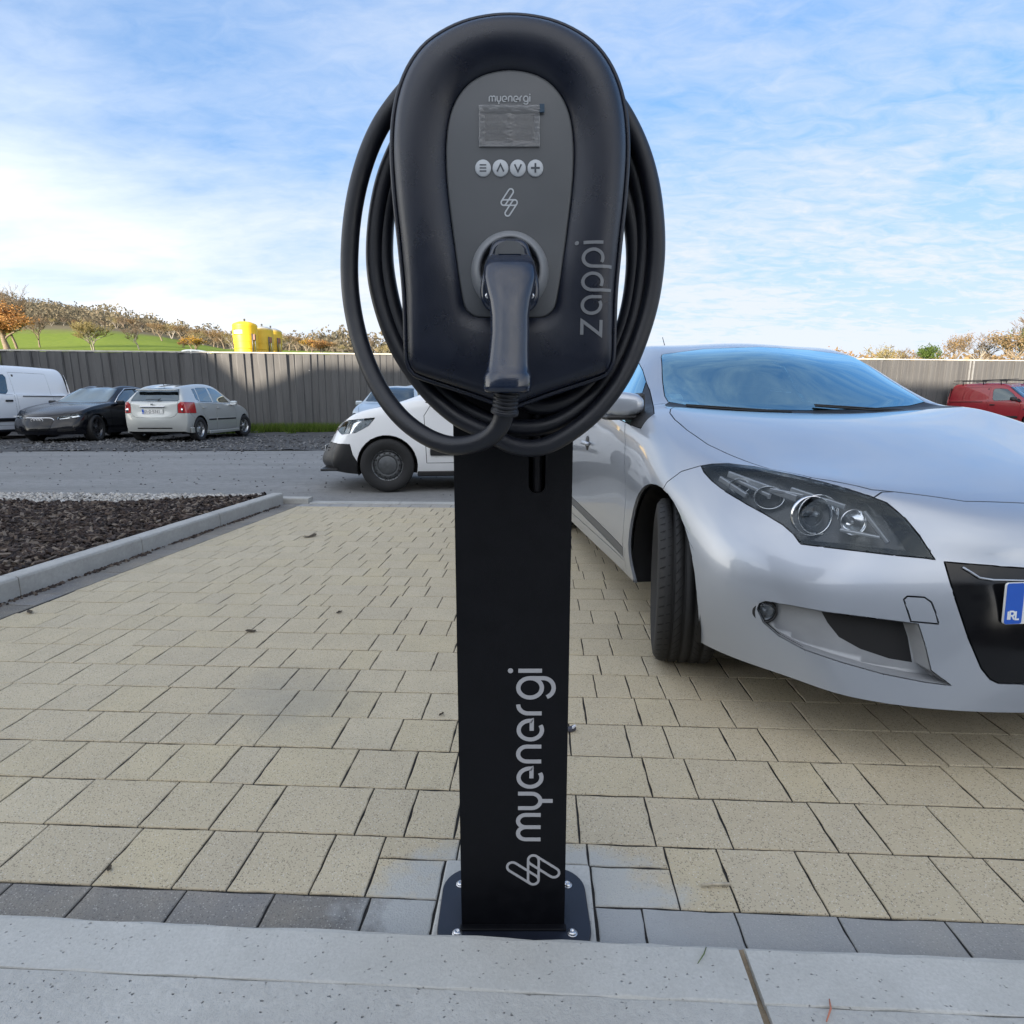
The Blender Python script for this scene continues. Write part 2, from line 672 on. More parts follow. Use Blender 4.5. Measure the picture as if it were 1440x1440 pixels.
# charcoal course beside the left kerb
s_ = 0.0
while s_ < 4.95:
    w = random.uniform(.17, .26)
    o = LK0 + LKd * s_
    poly = [o + LKn * .004 + LKd * G, o + LKn * (BORD_W - G) + LKd * G, o + LKn * (BORD_W - G) + LKd * (w - G), o + LKn * .004 + LKd * (w - G)]
    if o[1] > 2.4:
        pieces.append([o[1] - .8, poly, 'd', None, None])
    s_ += w

final = []
for d, wp, kd, key, ab in pieces:
    if kd == 't' and key is None:
        wp = clip(wp, BP + LKn * .004, LKn)
    if ab is not None:                                  # keep blocks off the pad
        a_, b_, w_, h_ = ab
        if a_ + w_ > PAD[0] and a_ < PAD[1] and b_ < PAD[3]:
            if b_ + h_ > PAD[3] + .02:
                final.append((d, clip(wp, fr(0, PAD[3] + .005), E2), kd, None))
                wp = clip(wp, fr(0, PAD[3] + .0005), -E2)
            if PAD[0] - a_ > .015 and len(wp) >= 3:
                final.append((d, clip(wp, fr(PAD[0] - .005, 0), -E1), kd, None))
            if a_ + w_ - PAD[1] > .015 and len(wp) >= 3:
                final.append((d, clip(wp, fr(PAD[1] + .005, 0), E1), kd, None))
            continue
    if len(wp) >= 3:
        final.append((d, wp, kd, key))
final = [r_ for r_ in final if len(r_[1]) >= 3]
final.sort(key=lambda r_: r_[0])
tmpl = {}
rest = {'t': MB(), 'd': MB()}
for i, (d, wp, kd, key) in enumerate(final):
    c = np.mean(wp, axis=0)
    dz = random.uniform(-.0010, .0006)
    if i < 297:
        if key:
            kk = (key[0], random.randrange(5))
            if kk not in tmpl:
                w, h = key[0] - 2 * G, ROW_P - 2 * .0025
                v, f = paver_geo([(-w / 2, -h / 2), (w / 2, -h / 2), (w / 2, h / 2), (-w / 2, h / 2)], .0021, 5)
                tmpl[kk] = MB().add(v, f).mesh('paver', m_pav)
            o = link_mesh('paver', tmpl[kk], bay)
            o.rotation_euler = (random.uniform(-.004, .004), random.uniform(-.004, .004), ROW_A + (pi if random.random() < .5 else 0))
        else:
            v, f = paver_geo([p - c for p in wp], seg=4)
            o = MB().add(v, f).build('paver', m_pav if kd == 't' else m_drk, bay)
        o.location = (c[0], c[1], dz)
    else:
        v, f = paver_geo([p - c for p in wp], seg=2)
        rest[kd].add([(x + c[0], y + c[1], z + dz) for x, y, z in v], f)
rest['t'].build('distant_pavers', m_pav_s, bay, kind='stuff')
if rest['d'].v:
    rest['d'].build('distant_edging_pavers', m_drk_s, bay, kind='stuff')


# ---- concrete kerbs
def concrete(name, c0, c1, pits=.35, scale=120, rough=.85, bump=.0016):
    m, k = new_mat(name)
    pos = k.n('ShaderNodeNewGeometry').outputs['Position']
    n1 = k.noise(pos, 5, 5, .65)
    n2 = k.noise(pos, scale, 4, .7)
    c = k.mix(k.mapr(n1, .3, .7), c0, c1)
    c = k.mix(k.mapr(n2, .35, .75, 0, .5), c, tuple(x * .72 for x in c0))
    v = k.n('ShaderNodeTexVoronoi')
    k.put(v.inputs['Vector'], k.vmath('MULTIPLY', k.vmath('ADD', pos, k.vmath('SCALE', k.n('ShaderNodeTexNoise', i_Vector=pos, i_Scale=60.).outputs[1], .012)), (1, 1.6, 1)))
    v.inputs['Scale'].default_value = 150
    sp = k.n('ShaderNodeSeparateColor')
    k.put(sp.inputs[0], v.outputs['Color'])
    c = k.mix(k.mapr(k.noise(pos, 1.7, 6, .7), .40, .72, 0, .45), c, tuple(x * .74 for x in c0))
    pit = k.math('MULTIPLY', k.math('GREATER_THAN', sp.outputs[0], k.math('MULTIPLY_ADD', k.noise(pos, 8, 3, .6), -pits * .8, 1.02)), k.mapr(v.outputs['Distance'], .10, k.math('MULTIPLY_ADD', sp.outputs[1], .30, .16), 1, 0))
    c = k.mix(k.math('MULTIPLY', pit, .62), c, (.13, .133, .13))
    h = k.math('SUBTRACT', k.math('MULTIPLY', n2, .5), pit)
    finish(k, c, rough, 0, h, bump, spec=.3)
    return m


m_kerb = concrete('kerb_concrete', (.42, .415, .385), (.51, .505, .475), .22, 170, .85, .0022)
m_foot = concrete('footpath_concrete', (.40, .395, .37), (.49, .485, .455), .26, 110, .9, .006)
m_lkerb = concrete('side_kerb_concrete', (.36, .355, .335), (.45, .445, .42), .10, 50)

KZ = .06
near = empty('near_kerb', kind='structure')
kj = .355                                              # joint between the two near kerb stones
KM = Matrix.Rotation(ROW_A, 4, 'Z')


def kerb_stone(name, parent, a0, a1, b0, b1, z0, z1, mat, M, rad=.012, wob=.0016, rad0=None):
    """kerb stone with slightly worn rounded arrises, long axis subdivided"""
    n = max(2, int((a1 - a0) / .05))
    r0 = rad if rad0 is None else rad0
    prof = [(b0, z0), (b0, z1 - r0), (b0 + r0 * .3, z1 - r0 * .3), (b0 + r0, z1), ((b0 + b1) / 2, z1), (b1 - rad, z1), (b1 - rad * .3, z1 - rad * .3), (b1, z1 - rad), (b1, z0)]
    vs, fs = [], []
    for i in range(n + 1):
        x = a0 + (a1 - a0) * i / n
        for j, (y, z) in enumerate(prof):
            w = random.uniform(-wob, wob) if 0 < i < n and 1 <= j <= 7 else 0
            vs.append(tuple(M @ Vector((x, y + w, z + w * .5))))
    K = len(prof)
    for i in range(n):
        for j in range(K - 1):
            fs.append((i * K + j, (i + 1) * K + j, (i + 1) * K + j + 1, i * K + j + 1))
    fs += [tuple(range(K))[::-1][::-1], tuple(n * K + j for j in range(K))[::-1]]
    return MB().add(vs, fs, 0, False).build(name, mat, parent)


for a0, a1 in ((-2.6, -.562), (-.556, kj - .008), (kj + .008, kj + .92), (kj + .926, 2.6)):
    if a0 < -.56 < a1:
        pass
kerb_stone('kerb_stone', near, -2.6, kj - .006, KERB_D - .105, KERB_D, -.1, KZ, m_kerb, KM, .010, .0016, .003)
kerb_stone('kerb_stone', near, kj + .006, 2.6, KERB_D - .105, KERB_D, -.1, KZ, m_kerb, KM, .010, .0016, .003)
kerb_stone('footpath_slab', near, -2.6, kj - .007, -1.6, KERB_D - .1058, -.1, KZ - .0012, m_foot, KM, .0025, .0012)
kerb_stone('footpath_slab', near, kj + .007, 2.6, -1.6, KERB_D - .1058, -.1, KZ - .0012, m_foot, KM, .0025, .0012)
m_seal = plain('joint_sealant', (.26, .20, .13), .8, 0, .3, 60, .003, 150)
mb = MB()
zz = [KERB_D + .001 - i * .04 for i in range(26)]
L = []
for y in zz:
    w = .0075
    L += [tuple(KM @ Vector((kj - w, y, KZ - .012))), tuple(KM @ Vector((kj + w, y, KZ - .012 + random.uniform(-.003, .003))))]
mb.add(L, [(2 * i, 2 * i + 1, 2 * i + 3, 2 * i + 2) for i in range(len(zz) - 1)])
mb.build('joint_filler', m_seal, near)

pad = MB()
pad.box((0, 0, 0), (PAD[1] - PAD[0], PAD[3] - PAD[2] - .032, .04), .004)
po = pad.build('concrete_pad', m_kerb, kind='structure')
cxy = fr((PAD[0] + PAD[1]) / 2, (PAD[2] + .032 + PAD[3]) / 2)
po.location = (cxy[0], cxy[1], -.016)
po.rotation_euler.z = ROW_A

# left kerb: stones 0.915 long
lk = empty('side_kerb', kind='structure')
LA = atan2(LKd[1], LKd[0])
LM = Matrix.Translation((LK0[0], LK0[1], 0)) @ Matrix.Rotation(LA, 4, 'Z')
s_ = .2
for i in range(5):
    ln = .92
    if i == 4:
        ln = 4.99 - s_
    # local y to the left of the kerb line
    kerb_stone('kerb_stone', lk, s_ + .003, s_ + ln - .003, 0, .115, -.1, .112, m_lkerb, LM, .016, .001)
    s_ += ln

# flush kerb line between bay / bed and road, dropped in front of the bay
fk = empty('road_kerb', kind='structure')
FR0 = 5.74


def road_edge(X):                                       # Y of the near edge of the road kerb
    return float(E2[1] * FR0 - E1[1] * 0) - .0507 * X + .16


x = -13.0
while x < 9:
    ln = .915
    M = Matrix.Translation((x, road_edge(x) - .02, 0)) @ Matrix.Rotation(ROW_A, 4, 'Z')
    up = .055 if x < -2.9 else .012
    kerb_stone('kerb_stone', fk, 0, ln - .006, 0, .13, -.12, up, m_lkerb, M, .01, .001)
    x += ln * cos(ROW_A)

# grey setts between the pale pavers and the road kerb
mg = MB()
x = -2.2
while x < 5:
    v, f = paver_geo([(0, 0), (.195, 0), (.195, .15), (0, .15)], seg=1)
    M = Matrix.Translation((x, road_edge(x) - .165, 0)) @ Matrix.Rotation(ROW_A, 4, 'Z')
    mg.add([tuple(M @ Vector(p)) for p in v], f)
    x += .2
mg.build('road_edge_setts', paver_mat('grey_sett', [(.26, .27, .28), (.32, .325, .33), (.29, .30, .31)], True, .3, False), bay, kind='stuff')


# ---- compacted stone road and dark parking strip
def stone_mat(name, a, b, c, sc=70, relief=.006, big=1.0):
    m, k = new_mat(name)
    pos = k.n('ShaderNodeNewGeometry').outputs['Position']
    st = k.n('ShaderNodeMapping')
    k.put(st.inputs[0], pos)
    st.inputs['Scale'].default_value = (.35, 1.6, 1)
    n1 = k.noise(st.outputs[0], .8 * big, 6, .65)
    n2 = k.noise(pos, sc, 4, .7)
    n3 = k.noise(pos, 9, 4, .7)
    col = k.mix(k.mapr(n1, .32, .68), a, b)
    col = k.mix(k.mapr(n3, .45, .75, 0, .7), col, c)
    col = k.mix(k.mapr(n2, .3, .75, 0, .55), col, tuple(x * .45 for x in a))
    h = k.math('ADD', k.math('MULTIPLY', n2, .5), n3)
    finish(k, col, .93, 0, h, relief, spec=.2)
    return m


def strip(name, x0, x1, ya, yb, z, mat, step=.35, amp=.0, nx=60):
    """rough strip from ya(x) to yb(x) with a displaced top"""
    xs = np.linspace(x0, x1, nx)
    ny = max(2, int((yb(0) - ya(0)) / step))
    V = []
    for j in range(ny + 1):
        t = j / ny
        for x in xs:
            y = ya(x) + (yb(x) - ya(x)) * t
            V.append((x, y, z + amp * (mnoise.noise((x * .9, y * 1.7, 3)) + .6 * mnoise.noise((x * 3.1, y * 4.3, 9)))))
    F = [(j * nx + i, j * nx + i + 1, (j + 1) * nx + i + 1, (j + 1) * nx + i) for j in range(ny) for i in range(nx - 1)]
    return tag(np_mesh(name, V, F, mat, smooth=True), kind='structure')


m_road = stone_mat('road_stone', (.215, .215, .21), (.30, .30, .295), (.16, .16, .158))
m_verge = stone_mat('dark_gravel', (.075, .075, .077), (.12, .12, .12), (.045, .045, .047), 40, .02)
road_far = lambda x: 13.3 + .035 * x
strip('road', -30, 30, lambda x: road_edge(x) + .11, road_far, -.012, m_road, .4, .006, 120)
strip('parking_strip', -32, 32, lambda x: road_far(x) - .25, lambda x: 27.5 + .1 * x, .0, m_verge, .35, .045, 130)


def scatter_stones(name, n, fx, size, mat, parent=None, flat=.7, faces='ico'):
    """loose irregular stones, joined"""
    base = np.array([(0, 0, 1), (.9, 0, .2), (0, .9, .25), (-.9, 0, .15), (0, -.9, .2), (.55, .55, -.6), (-.55, -.5, -.6)], float)
    tri = np.array([(0, 1, 2), (0, 2, 3), (0, 3, 4), (0, 4, 1), (1, 5, 2), (2, 5, 3), (3, 5, 6), (3, 6, 4), (4, 6, 1), (1, 6, 5)])
    V, F = [], []
    for i in range(n):
        x, y, z = fx()
        s = size * random.uniform(.5, 1.4)
        a = random.uniform(0, 2 * pi)
        jit = base * rng.uniform(.7, 1.3, (7, 3)) * (s, s * random.uniform(.6, 1), s * flat)
        ca, sa = cos(a), sin(a)
        V.append(np.stack([jit[:, 0] * ca - jit[:, 1] * sa + x, jit[:, 0] * sa + jit[:, 1] * ca + y, jit[:, 2] + z], 1))
        F.append(tri + 7 * i)
    o = np_mesh(name, np.vstack(V), np.vstack(F), mat, parent)
    return tag(o, kind='stuff')


def island_mat(name, tones, rough=.85, bump=.0, bscale=80, rand='island'):
    m, k = new_mat(name)
    g = k.n('ShaderNodeNewGeometry')
    c = k.ramp(g.outputs['Random Per Island'], [(i / (len(tones) - 1), t) for i, t in enumerate(tones)], 'CONSTANT')
    c = k.mix(k.mapr(k.noise(g.outputs['Position'], 30, 3, .6), .3, .7, 0, .4), c, k.mix(.5, c, (.02, .02, .02)))
    finish(k, c, rough, 0, k.noise(g.outputs['Position'], bscale, 3, .6) if bump else None, bump, spec=.25)
    return m


m_stone_d = island_mat('loose_dark_stone', [(.07, .07, .072), (.13, .13, .13), (.10, .10, .105), (.19, .19, .19), (.06, .06, .06)])


def verge_pt():
    x = random.uniform(-13, 6)
    y = random.triangular(12.6, 19.5, 14.2) + .03 * x
    return x, y, .01


scatter_stones('verge_stones', 4200, verge_pt, .035, m_stone_d)
scatter_stones('road_chippings', 500, lambda: (random.uniform(-9, 3), random.uniform(6.6, 13), -.008), .014, m_stone_d)

# ---- planting bed: bark mulch with a pale gravel band along the road kerb
m_soil = plain('bed_soil', (.03, .022, .018), .95, 0, .5, 20, .01, 60)


def left_of(x, y):
    return np.dot(np.array([x, y]) - LK0, -LKn)


bedp = [tuple(LK0 - LKn * .11), tuple(LK1 - LKn * .11), (-2.45, road_edge(-2.45) - .03), (-13, road_edge(-13) - .03), (-13, 1.0)]
nb = MB()
nb.add([(x, y, .075) for x, y in bedp], [tuple(range(len(bedp)))[::-1]])
nb.build('planting_bed', m_soil, kind='structure')
m_bark = island_mat('bark_chip', [(.06, .042, .034), (.04, .03, .026), (.10, .075, .06), (.055, .042, .038), (.03, .024, .023), (.19, .155, .125), (.07, .05, .042)], .9)


def bark(n):
    V, F = [], []
    c = 0
    fq = np.array([(0, 1, 2, 3), (7, 6, 5, 4), (0, 4, 5, 1), (1, 5, 6, 2), (2, 6, 7, 3), (3, 7, 4, 0)])
    while c < n:
        y = random.uniform(2.3, 5.95)
        x = random.uniform(-7.2, -2.2)
        if left_of(x, y) < .13 or x < -.9 * y - 1.2:
            continue
        edge = road_edge(x) - .05
        if y > edge:
            continue
        gband = edge - .62 - .10 * mnoise.noise((x * 2, 0, 0)) + .55 * max(0, (x + 3.6) / 1.2)
        if y > gband:
            continue
        L, w, h = random.uniform(.010, .042), random.uniform(.005, .014), random.uniform(.003, .009)
        b = np.array([(-L, -w, -h), (L, -w * .6, -h), (L * .8, w, -h), (-L, w * .7, -h), (-L, -w, h), (L, -w * .5, h), (L * .7, w, h), (-L * .9, w * .8, h)]) * rng.uniform(.75, 1.2, (8, 3))
        R = np.array(Matrix.Rotation(random.uniform(0, 6.3), 3, 'Z') @ Matrix.Rotation(random.gauss(0, .45), 3, 'X') @ Matrix.Rotation(random.gauss(0, .4), 3, 'Y'))
        V.append(b @ R.T + (x, y, .085 + random.uniform(0, .035)))
        F.append(fq + 8 * c)
        c += 1
    tag(np_mesh('bark_mulch', np.vstack(V), np.vstack(F), m_bark), kind='stuff')


bark(16000)
m_peb = island_mat('pale_pebble', [(.42, .40, .37), (.30, .29, .27), (.55, .53, .50), (.24, .23, .22), (.48, .45, .40), (.18, .17, .165)], .8)


def peb_pt():
    while True:
        x = random.uniform(-7.5, -2.5)
        e = road_edge(x) - .05
        g = e - .62 - .10 * mnoise.noise((x * 2, 0, 0)) + .55 * max(0, (x + 3.6) / 1.2)
        if g < e - .04:
            y = random.uniform(g - .06, e)
            if left_of(x, y) > .13:
                return x, y, .085 + random.uniform(0, .012)


scatter_stones('pebble_band', 6500, peb_pt, .019, m_peb)
# dark crumbs of soil and bark washed along the foot of the left kerb
def crumb_pt():
    s = random.uniform(1.6, 4.9)
    if mnoise.noise((s * 4, 7, 0)) < -.05:
        s = random.uniform(1.6, 4.9)
    p = LK0 + LKd * s + LKn * abs(random.gauss(0, .018)) * (1 + mnoise.noise((s * 3, 1, 0)))
    return p[0], p[1], .002


scatter_stones('kerb_foot_debris', 900, crumb_pt, .010, m_bark)
# thin grass verge under the fence
FENCE = lambda x: 20.7 + (x + 19) * .135
# ------------------------------------------------------------------ houses behind the viewer (they shade the yard), fence
m_render = plain('house_render', (.52, .50, .46), .9, 0, .08, 2, .002, 90)
m_slate = plain('roof_slate', (.06, .062, .07), .6, 0, .25, 12, .004, 30)
m_hglass = plain('house_glass', (.02, .025, .03), .05, 0)
m_upvc = plain('window_plastic', (.75, .76, .76), .4)
m_dkdoor = plain('door_paint', (.05, .07, .10), .35)


def house(x0, x1, y0, y1, eave, ridge, hipl, hipr):
    """two-storey row with a hipped roof; x along the row"""
    h = empty('house', ((x0 + x1) / 2, (y0 + y1) / 2, 0), kind='structure')
    cx, cy = h.location[0], h.location[1]
    w = MB()
    w.box((0, 0, eave / 2), (x1 - x0, y1 - y0, eave))
    w.build('wall', m_render, h)
    a, b, ym, o = x0 - cx, x1 - cx, 0, .35
    hy = (y1 - y0) / 2
    V = [(a - o, -hy - o, eave - .05), (b + o, -hy - o, eave - .05), (b + o, hy + o, eave - .05), (a - o, hy + o, eave - .05),
         (a + hipl, 0, ridge), (b - hipr, 0, ridge)]
    MB().add(V, [(0, 1, 5, 4), (1, 2, 5), (2, 3, 4, 5), (3, 0, 4), (3, 2, 1, 0)]).build('roof', m_slate, h)
    n = int((x1 - x0) / 3.1)
    for i in range(n):
        x = a + (i + .5) * (x1 - x0) / n
        for z in (1.5, 4.2):
            if z < 2 and i % 3 == 1:
                MB().box((x, hy + .02, 1.05), (1.0, .08, 2.1), .01).build('door', m_dkdoor, h)
                continue
            f = MB()
            f.box((x, hy + .02, z + .7), (1.3, .07, .06)).box((x, hy + .02, z - .6), (1.3, .07, .06))
            f.box((x - .62, hy + .022, z + .05), (.06, .07, 1.3)).box((x + .62, hy + .022, z + .05), (.06, .07, 1.3)).box((x, hy + .022, z + .05), (.05, .07, 1.3))
            fo = f.build('window', m_upvc, h)
            MB().box((x, hy + .006, z + .05), (1.2, .02, 1.25)).build('pane', m_hglass, fo)


house(-74.0, -37.9, -23, -13, 9.0, 12.6, 1.1, 1.1)
house(-35.15, 9.0, -22, -14, 6.9, 9.95, 1.9, 4.0)

m_fence = None


def fence_mat():
    m, k = new_mat('weathered_sheet')
    g = k.n('ShaderNodeNewGeometry').outputs['Position']
    rnd = k.n('ShaderNodeObjectInfo').outputs['Random']
    c = k.ramp(rnd, [(0, (.062, .063, .066)), (.35, (.078, .078, .080)), (.7, (.070, .070, .073)), (1, (.086, .086, .087))])
    st = k.n('ShaderNodeMapping')
    k.put(st.inputs[0], g)
    st.inputs['Scale'].default_value = (5, 5, .5)
    n1 = k.noise(st.outputs[0], 1.2, 5, .65)
    c = k.mix(k.mapr(n1, .35, .75, 0, .55), c, (.13, .132, .135))
    n2 = k.noise(g, 3.1, 6, .7, .5)
    sep = k.n('ShaderNodeSeparateXYZ')
    k.put(sep.inputs[0], g)
    c = k.mix(k.mapr(n2, .69, .72, 0, .75), c, (.50, .50, .50))           # scuffs and paint splashes
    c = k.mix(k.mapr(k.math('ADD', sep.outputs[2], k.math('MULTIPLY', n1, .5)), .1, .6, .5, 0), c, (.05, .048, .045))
    finish(k, c, .6, 0, n1, .003, spec=.35)
    return m


m_fence = fence_mat()
m_cap = plain('fence_cap_timber', (.48, .46, .42), .8, 0, .25, 3, .002, 40)
m_post = plain('fence_post_steel', (.22, .225, .23), .5, 0, .2, 6)


def fence():
    f = empty('sheet_fence', (0, FENCE(0), 0), label='tall grey ribbed sheet fence along the far side of the yard', cat='fence')
    base = Vector((0, FENCE(0), 0))
    FA = math.atan(.135)
    W_, H_ = .245, 2.70
    # one ribbed board: flat face with a raised rib at one edge
    prof = [(-.035, .011), (-.002, .002), (0, 0), (.172, 0), (.188, -.032), (.229, -.032), (W_, 0), (W_ + .014, .004)]
    v, fs = [], []
    for z in (0, H_):
        v += [(x, y, z) for x, y in prof] + [(x, y + .006, z) for x, y in prof[::-1]]
    n = len(prof) * 2
    fs = [(i, (i + 1) % n, n + (i + 1) % n, n + i) for i in range(n)] + [tuple(range(n, 2 * n))]
    me = MB().add(v, fs).mesh('fence_sheet', m_fence)
    x = -19.6 * 1.0
    L = 46.5
    cnt = int(L / W_)
    for i in range(cnt):
        s = -20.3 + i * W_
        px, py = s * cos(FA), s * sin(FA)
        o = link_mesh('fence_sheet', me, f)
        o.location = (px, py + random.uniform(-.012, .012), random.uniform(-.012, .01))
        o.rotation_euler = (random.gauss(0, .006), random.gauss(0, .004) + (-.012 if s < -8 else .006), FA + random.gauss(0, .010))
    s = -20.3
    pm = MB().box((0, 0, 1.37), (.09, .07, 2.74), .006).mesh('fence_post', m_post)
    while s < L - 20.3:
        o = link_mesh('fence_post', pm, f)
        o.location = (s * cos(FA), s * sin(FA) + .075, 0)
        o.rotation_euler.z = FA
        s += 2.45 * 1.5
    s = -20.3
    while s < L - 20.4:
        ln = min(3.67, L - 20.3 - s)
        m_ = MB().box((0, 0, 0), (ln - .01, .12, .045), .006).build('cap_rail', m_cap, f)
        m_.location = ((s + ln / 2) * cos(FA), (s + ln / 2) * sin(FA) + .035, H_ + .032)
        m_.rotation_euler.z = FA
        s += ln
    # a plain double upright where two runs of sheets meet on the right
    s = 19.2
    for ds in (0, .16):
        m_ = MB().box((0, 0, 1.36), (.05, .06, 2.72), .006).build('joint_upright', m_post, f)
        m_.location = ((s + ds) * cos(FA), (s + ds) * sin(FA) - .045, 0)
        m_.rotation_euler.z = FA
    # end wall of pale block at the left
    MB()


fence()
# ------------------------------------------------------------------ EV charger on its post, with the hanging cable
def at(px, py, Y):
    """world point at distance Y that the photograph shows at (px, py)"""
    a, v = (px - 720) / FPX, (py - 720) / FPX
    t = Y / (PIT_C - v * PIT_S)
    return Vector((a * t, Y, CAMH + t * (-PIT_S - v * PIT_C)))


def pxm(Y, py):
    """metres per pixel at distance Y near row py"""
    return (at(721, py, Y) - at(720, py, Y)).x


m_black = plain('powder_black', (.0025, .0028, .0045), .5, 0, .15, 30, .0004, 700, spec=.22)
m_plate = plain('plate_powder', (.009, .012, .022), .38, 0, .2, 20, .0005, 600, spec=.5)
m_house = plain('housing_plastic', (.0040, .0072, .0185), .30, 0, .1, 20, .00025, 900, spec=.5)
m_fascia = plain('fascia_plastic', (.088, .094, .102), .42, 0, .04, 12, .0001, 900)
m_handle = plain('connector_plastic', (.005, .012, .032), .22, 0, .1, 30, .0001, 900, coat=.5)
m_cable = plain('cable_rubber', (.0058, .0072, .0125), .42, 0, .15, 25, .0003, 500)
m_grey_ink = plain('grey_ink', (.36, .36, .375), .5)
m_faint_ink = plain('faint_ink', (.40, .42, .44), .5)
m_emboss = plain('embossed_grey', (.17, .18, .195), .4)
m_button = plain('button_white', (.47, .50, .53), .45)
m_btn_ink = plain('button_ink', (.05, .06, .075), .5)
m_steel = plain('bolt_steel', (.62, .62, .63), .28, 1.0, .1, 60)
m_lcd = plain('lcd_glass', (.21, .205, .20), .2, 0, .1, 60)
m_lcd_edge = plain('lcd_bezel', (.19, .195, .20), .35)


def arc(cx, cy, r, a0, a1, n=14, ry=None):
    ry = r if ry is None else ry
    return [(cx + r * cos(radians(a0 + (a1 - a0) * i / n)), cy + ry * sin(radians(a0 + (a1 - a0) * i / n))) for i in range(n + 1)]


GLYPH = {
    'm': ([[(0, 0), (0, .66)] + arc(.31, .66, .31, 180, 0, 12, .34) + [(.62, 0)], [(.62, .66)] + arc(.93, .66, .31, 180, 0, 12, .34) + [(1.24, 0)]], 1.24),
    'y': ([[(0, 1), (0, .40)] + arc(.36, .40, .36, 180, 360, 12, .38) + [(.72, 1)], [(.36, .02), (.36, -.52)]], .72),
    'e': ([[(.42, .42), (.90, .42)] + arc(.45, .48, .45, -6, 300, 26, .5)[0:]], .9),
    'n': ([[(0, 0), (0, .62)] + arc(.36, .62, .36, 180, 0, 14, .38) + [(.72, 0)]], .72),
    'r': ([[(0, 0), (0, .58)] + arc(.40, .58, .40, 180, 88, 8, .42)], .40),
    'g': ([arc(.45, .5, .45, 0, 360, 28, .5), [(.90, .5), (.90, -.06)] + arc(.45, -.06, .45, 0, -160, 14, .44)], .9),
    'i': ([[(0, 0), (0, 1)], 'dot'], 0.0),
    'z': ([[(.02, 1), (.78, 1), (0, 0), (.82, 0)]], .82),
    'a': ([[(.88, 0), (.88, .52)] + arc(.44, .52, .44, 0, 300, 24, .48)], .88),
    'p': ([[(0, -.5), (0, .5)] + arc(.44, .5, .44, 180, -120, 24, .5)], .88),
    'I': ([[(.08, 0), (.08, 1.4)]], .16),
    'R': ([[(0, 0), (0, 1.4), (.5, 1.4)] + arc(.5, 1.03, .3, 90, -90, 8, .37) + [(0, .66)], [(.42, .66), (.8, 0)]], .8),
    'L': ([[(0, 1.4), (0, 0), (.62, 0)]], .62),
    'D': ([[(0, 0), (0, 1.4), (.35, 1.4)] + arc(.35, .7, .45, 90, -90, 10, .7) + [(0, 0)]], .8),
    'S': ([arc(.38, 1.05, .36, 40, 270, 12, .35) + arc(.38, .35, .38, 90, -140, 12, .35)], .76),
    '-': ([[(.05, .62), (.45, .62)]], .5),
    '0': ([arc(.38, .7, .38, 0, 360, 20, .7)], .76),
    '1': ([[(.05, 1.1), (.3, 1.4), (.3, 0)]], .42),
    '2': ([arc(.38, 1.02, .36, 170, -30, 12, .38) + [(0, 0), (.76, 0)]], .76),
    '3': ([arc(.34, 1.05, .34, 150, -90, 12, .35) + arc(.34, .36, .38, 90, -150, 12, .36)], .74),
    '4': ([[(.58, 0), (.58, 1.4), (0, .42), (.8, .42)]], .8),
    '5': ([[(.7, 1.4), (.1, 1.4), (.06, .8)] + arc(.34, .45, .38, 120, -140, 12, .45)], .74),
    '6': ([[(.6, 1.4)] + arc(.38, .44, .38, 160, 520, 22, .44)], .76),
    '7': ([[(0, 1.4), (.74, 1.4), (.26, 0)]], .74),
    '9': ([arc(.38, .96, .38, 0, 360, 22, .44) + [(.7, .7), (.3, 0)]], .76),
}


def ribbon(mb, pts, w, h, M, closed=False):
    """raised stroke of width w, thickness h along a 2-D path; M maps (x, y, up) to the surface"""
    P = [np.array(p, float) for p in pts]
    Q = [P[0]]
    for p in P[1:]:
        if np.linalg.norm(p - Q[-1]) > 1e-6:
            Q.append(p)
    if closed and np.linalg.norm(Q[0] - Q[-1]) < 1e-6:
        Q.pop()
    n = len(Q)
    vs = []
    for i in range(n):
        a = Q[i - 1] if (i or closed) else None
        b = Q[(i + 1) % n] if (i < n - 1 or closed) else None
        d1 = (Q[i] - a) / np.linalg.norm(Q[i] - a) if a is not None else None
        d2 = (b - Q[i]) / np.linalg.norm(b - Q[i]) if b is not None else None
        d1 = d2 if d1 is None else d1
        d2 = d1 if d2 is None else d2
        n1, n2 = np.array([-d1[1], d1[0]]), np.array([-d2[1], d2[0]])
        nn = n1 + n2
        ln = np.linalg.norm(nn)
        nn = n1 if ln < 1e-6 else nn / ln
        k = 1 / max(.5, float(np.dot(nn, n1)))
        l, r = Q[i] + nn * w / 2 * k, Q[i] - nn * w / 2 * k
        vs += [(*l, 0), (*l, h), (*r, h), (*r, 0)]
    fs = []
    for i in range(n if closed else n - 1):
        j = (i + 1) % n
        for q in range(3):
            fs.append((i * 4 + q, j * 4 + q, j * 4 + q + 1, i * 4 + q + 1))
    if not closed:
        fs += [(0, 1, 2, 3), tuple((n - 1) * 4 + q for q in (3, 2, 1, 0))]
        if w > .004:
            pass
    mb.add([tuple(M @ Vector(p)) for p in vs], fs)


def densify(P, step):
    out = []
    for a, b in zip(P, P[1:]):
        n = max(1, int(hypot(b[0] - a[0], b[1] - a[1]) / step))
        out += [(a[0] + (b[0] - a[0]) * i / n, a[1] + (b[1] - a[1]) * i / n) for i in range(n)]
    return out + [P[-1]]


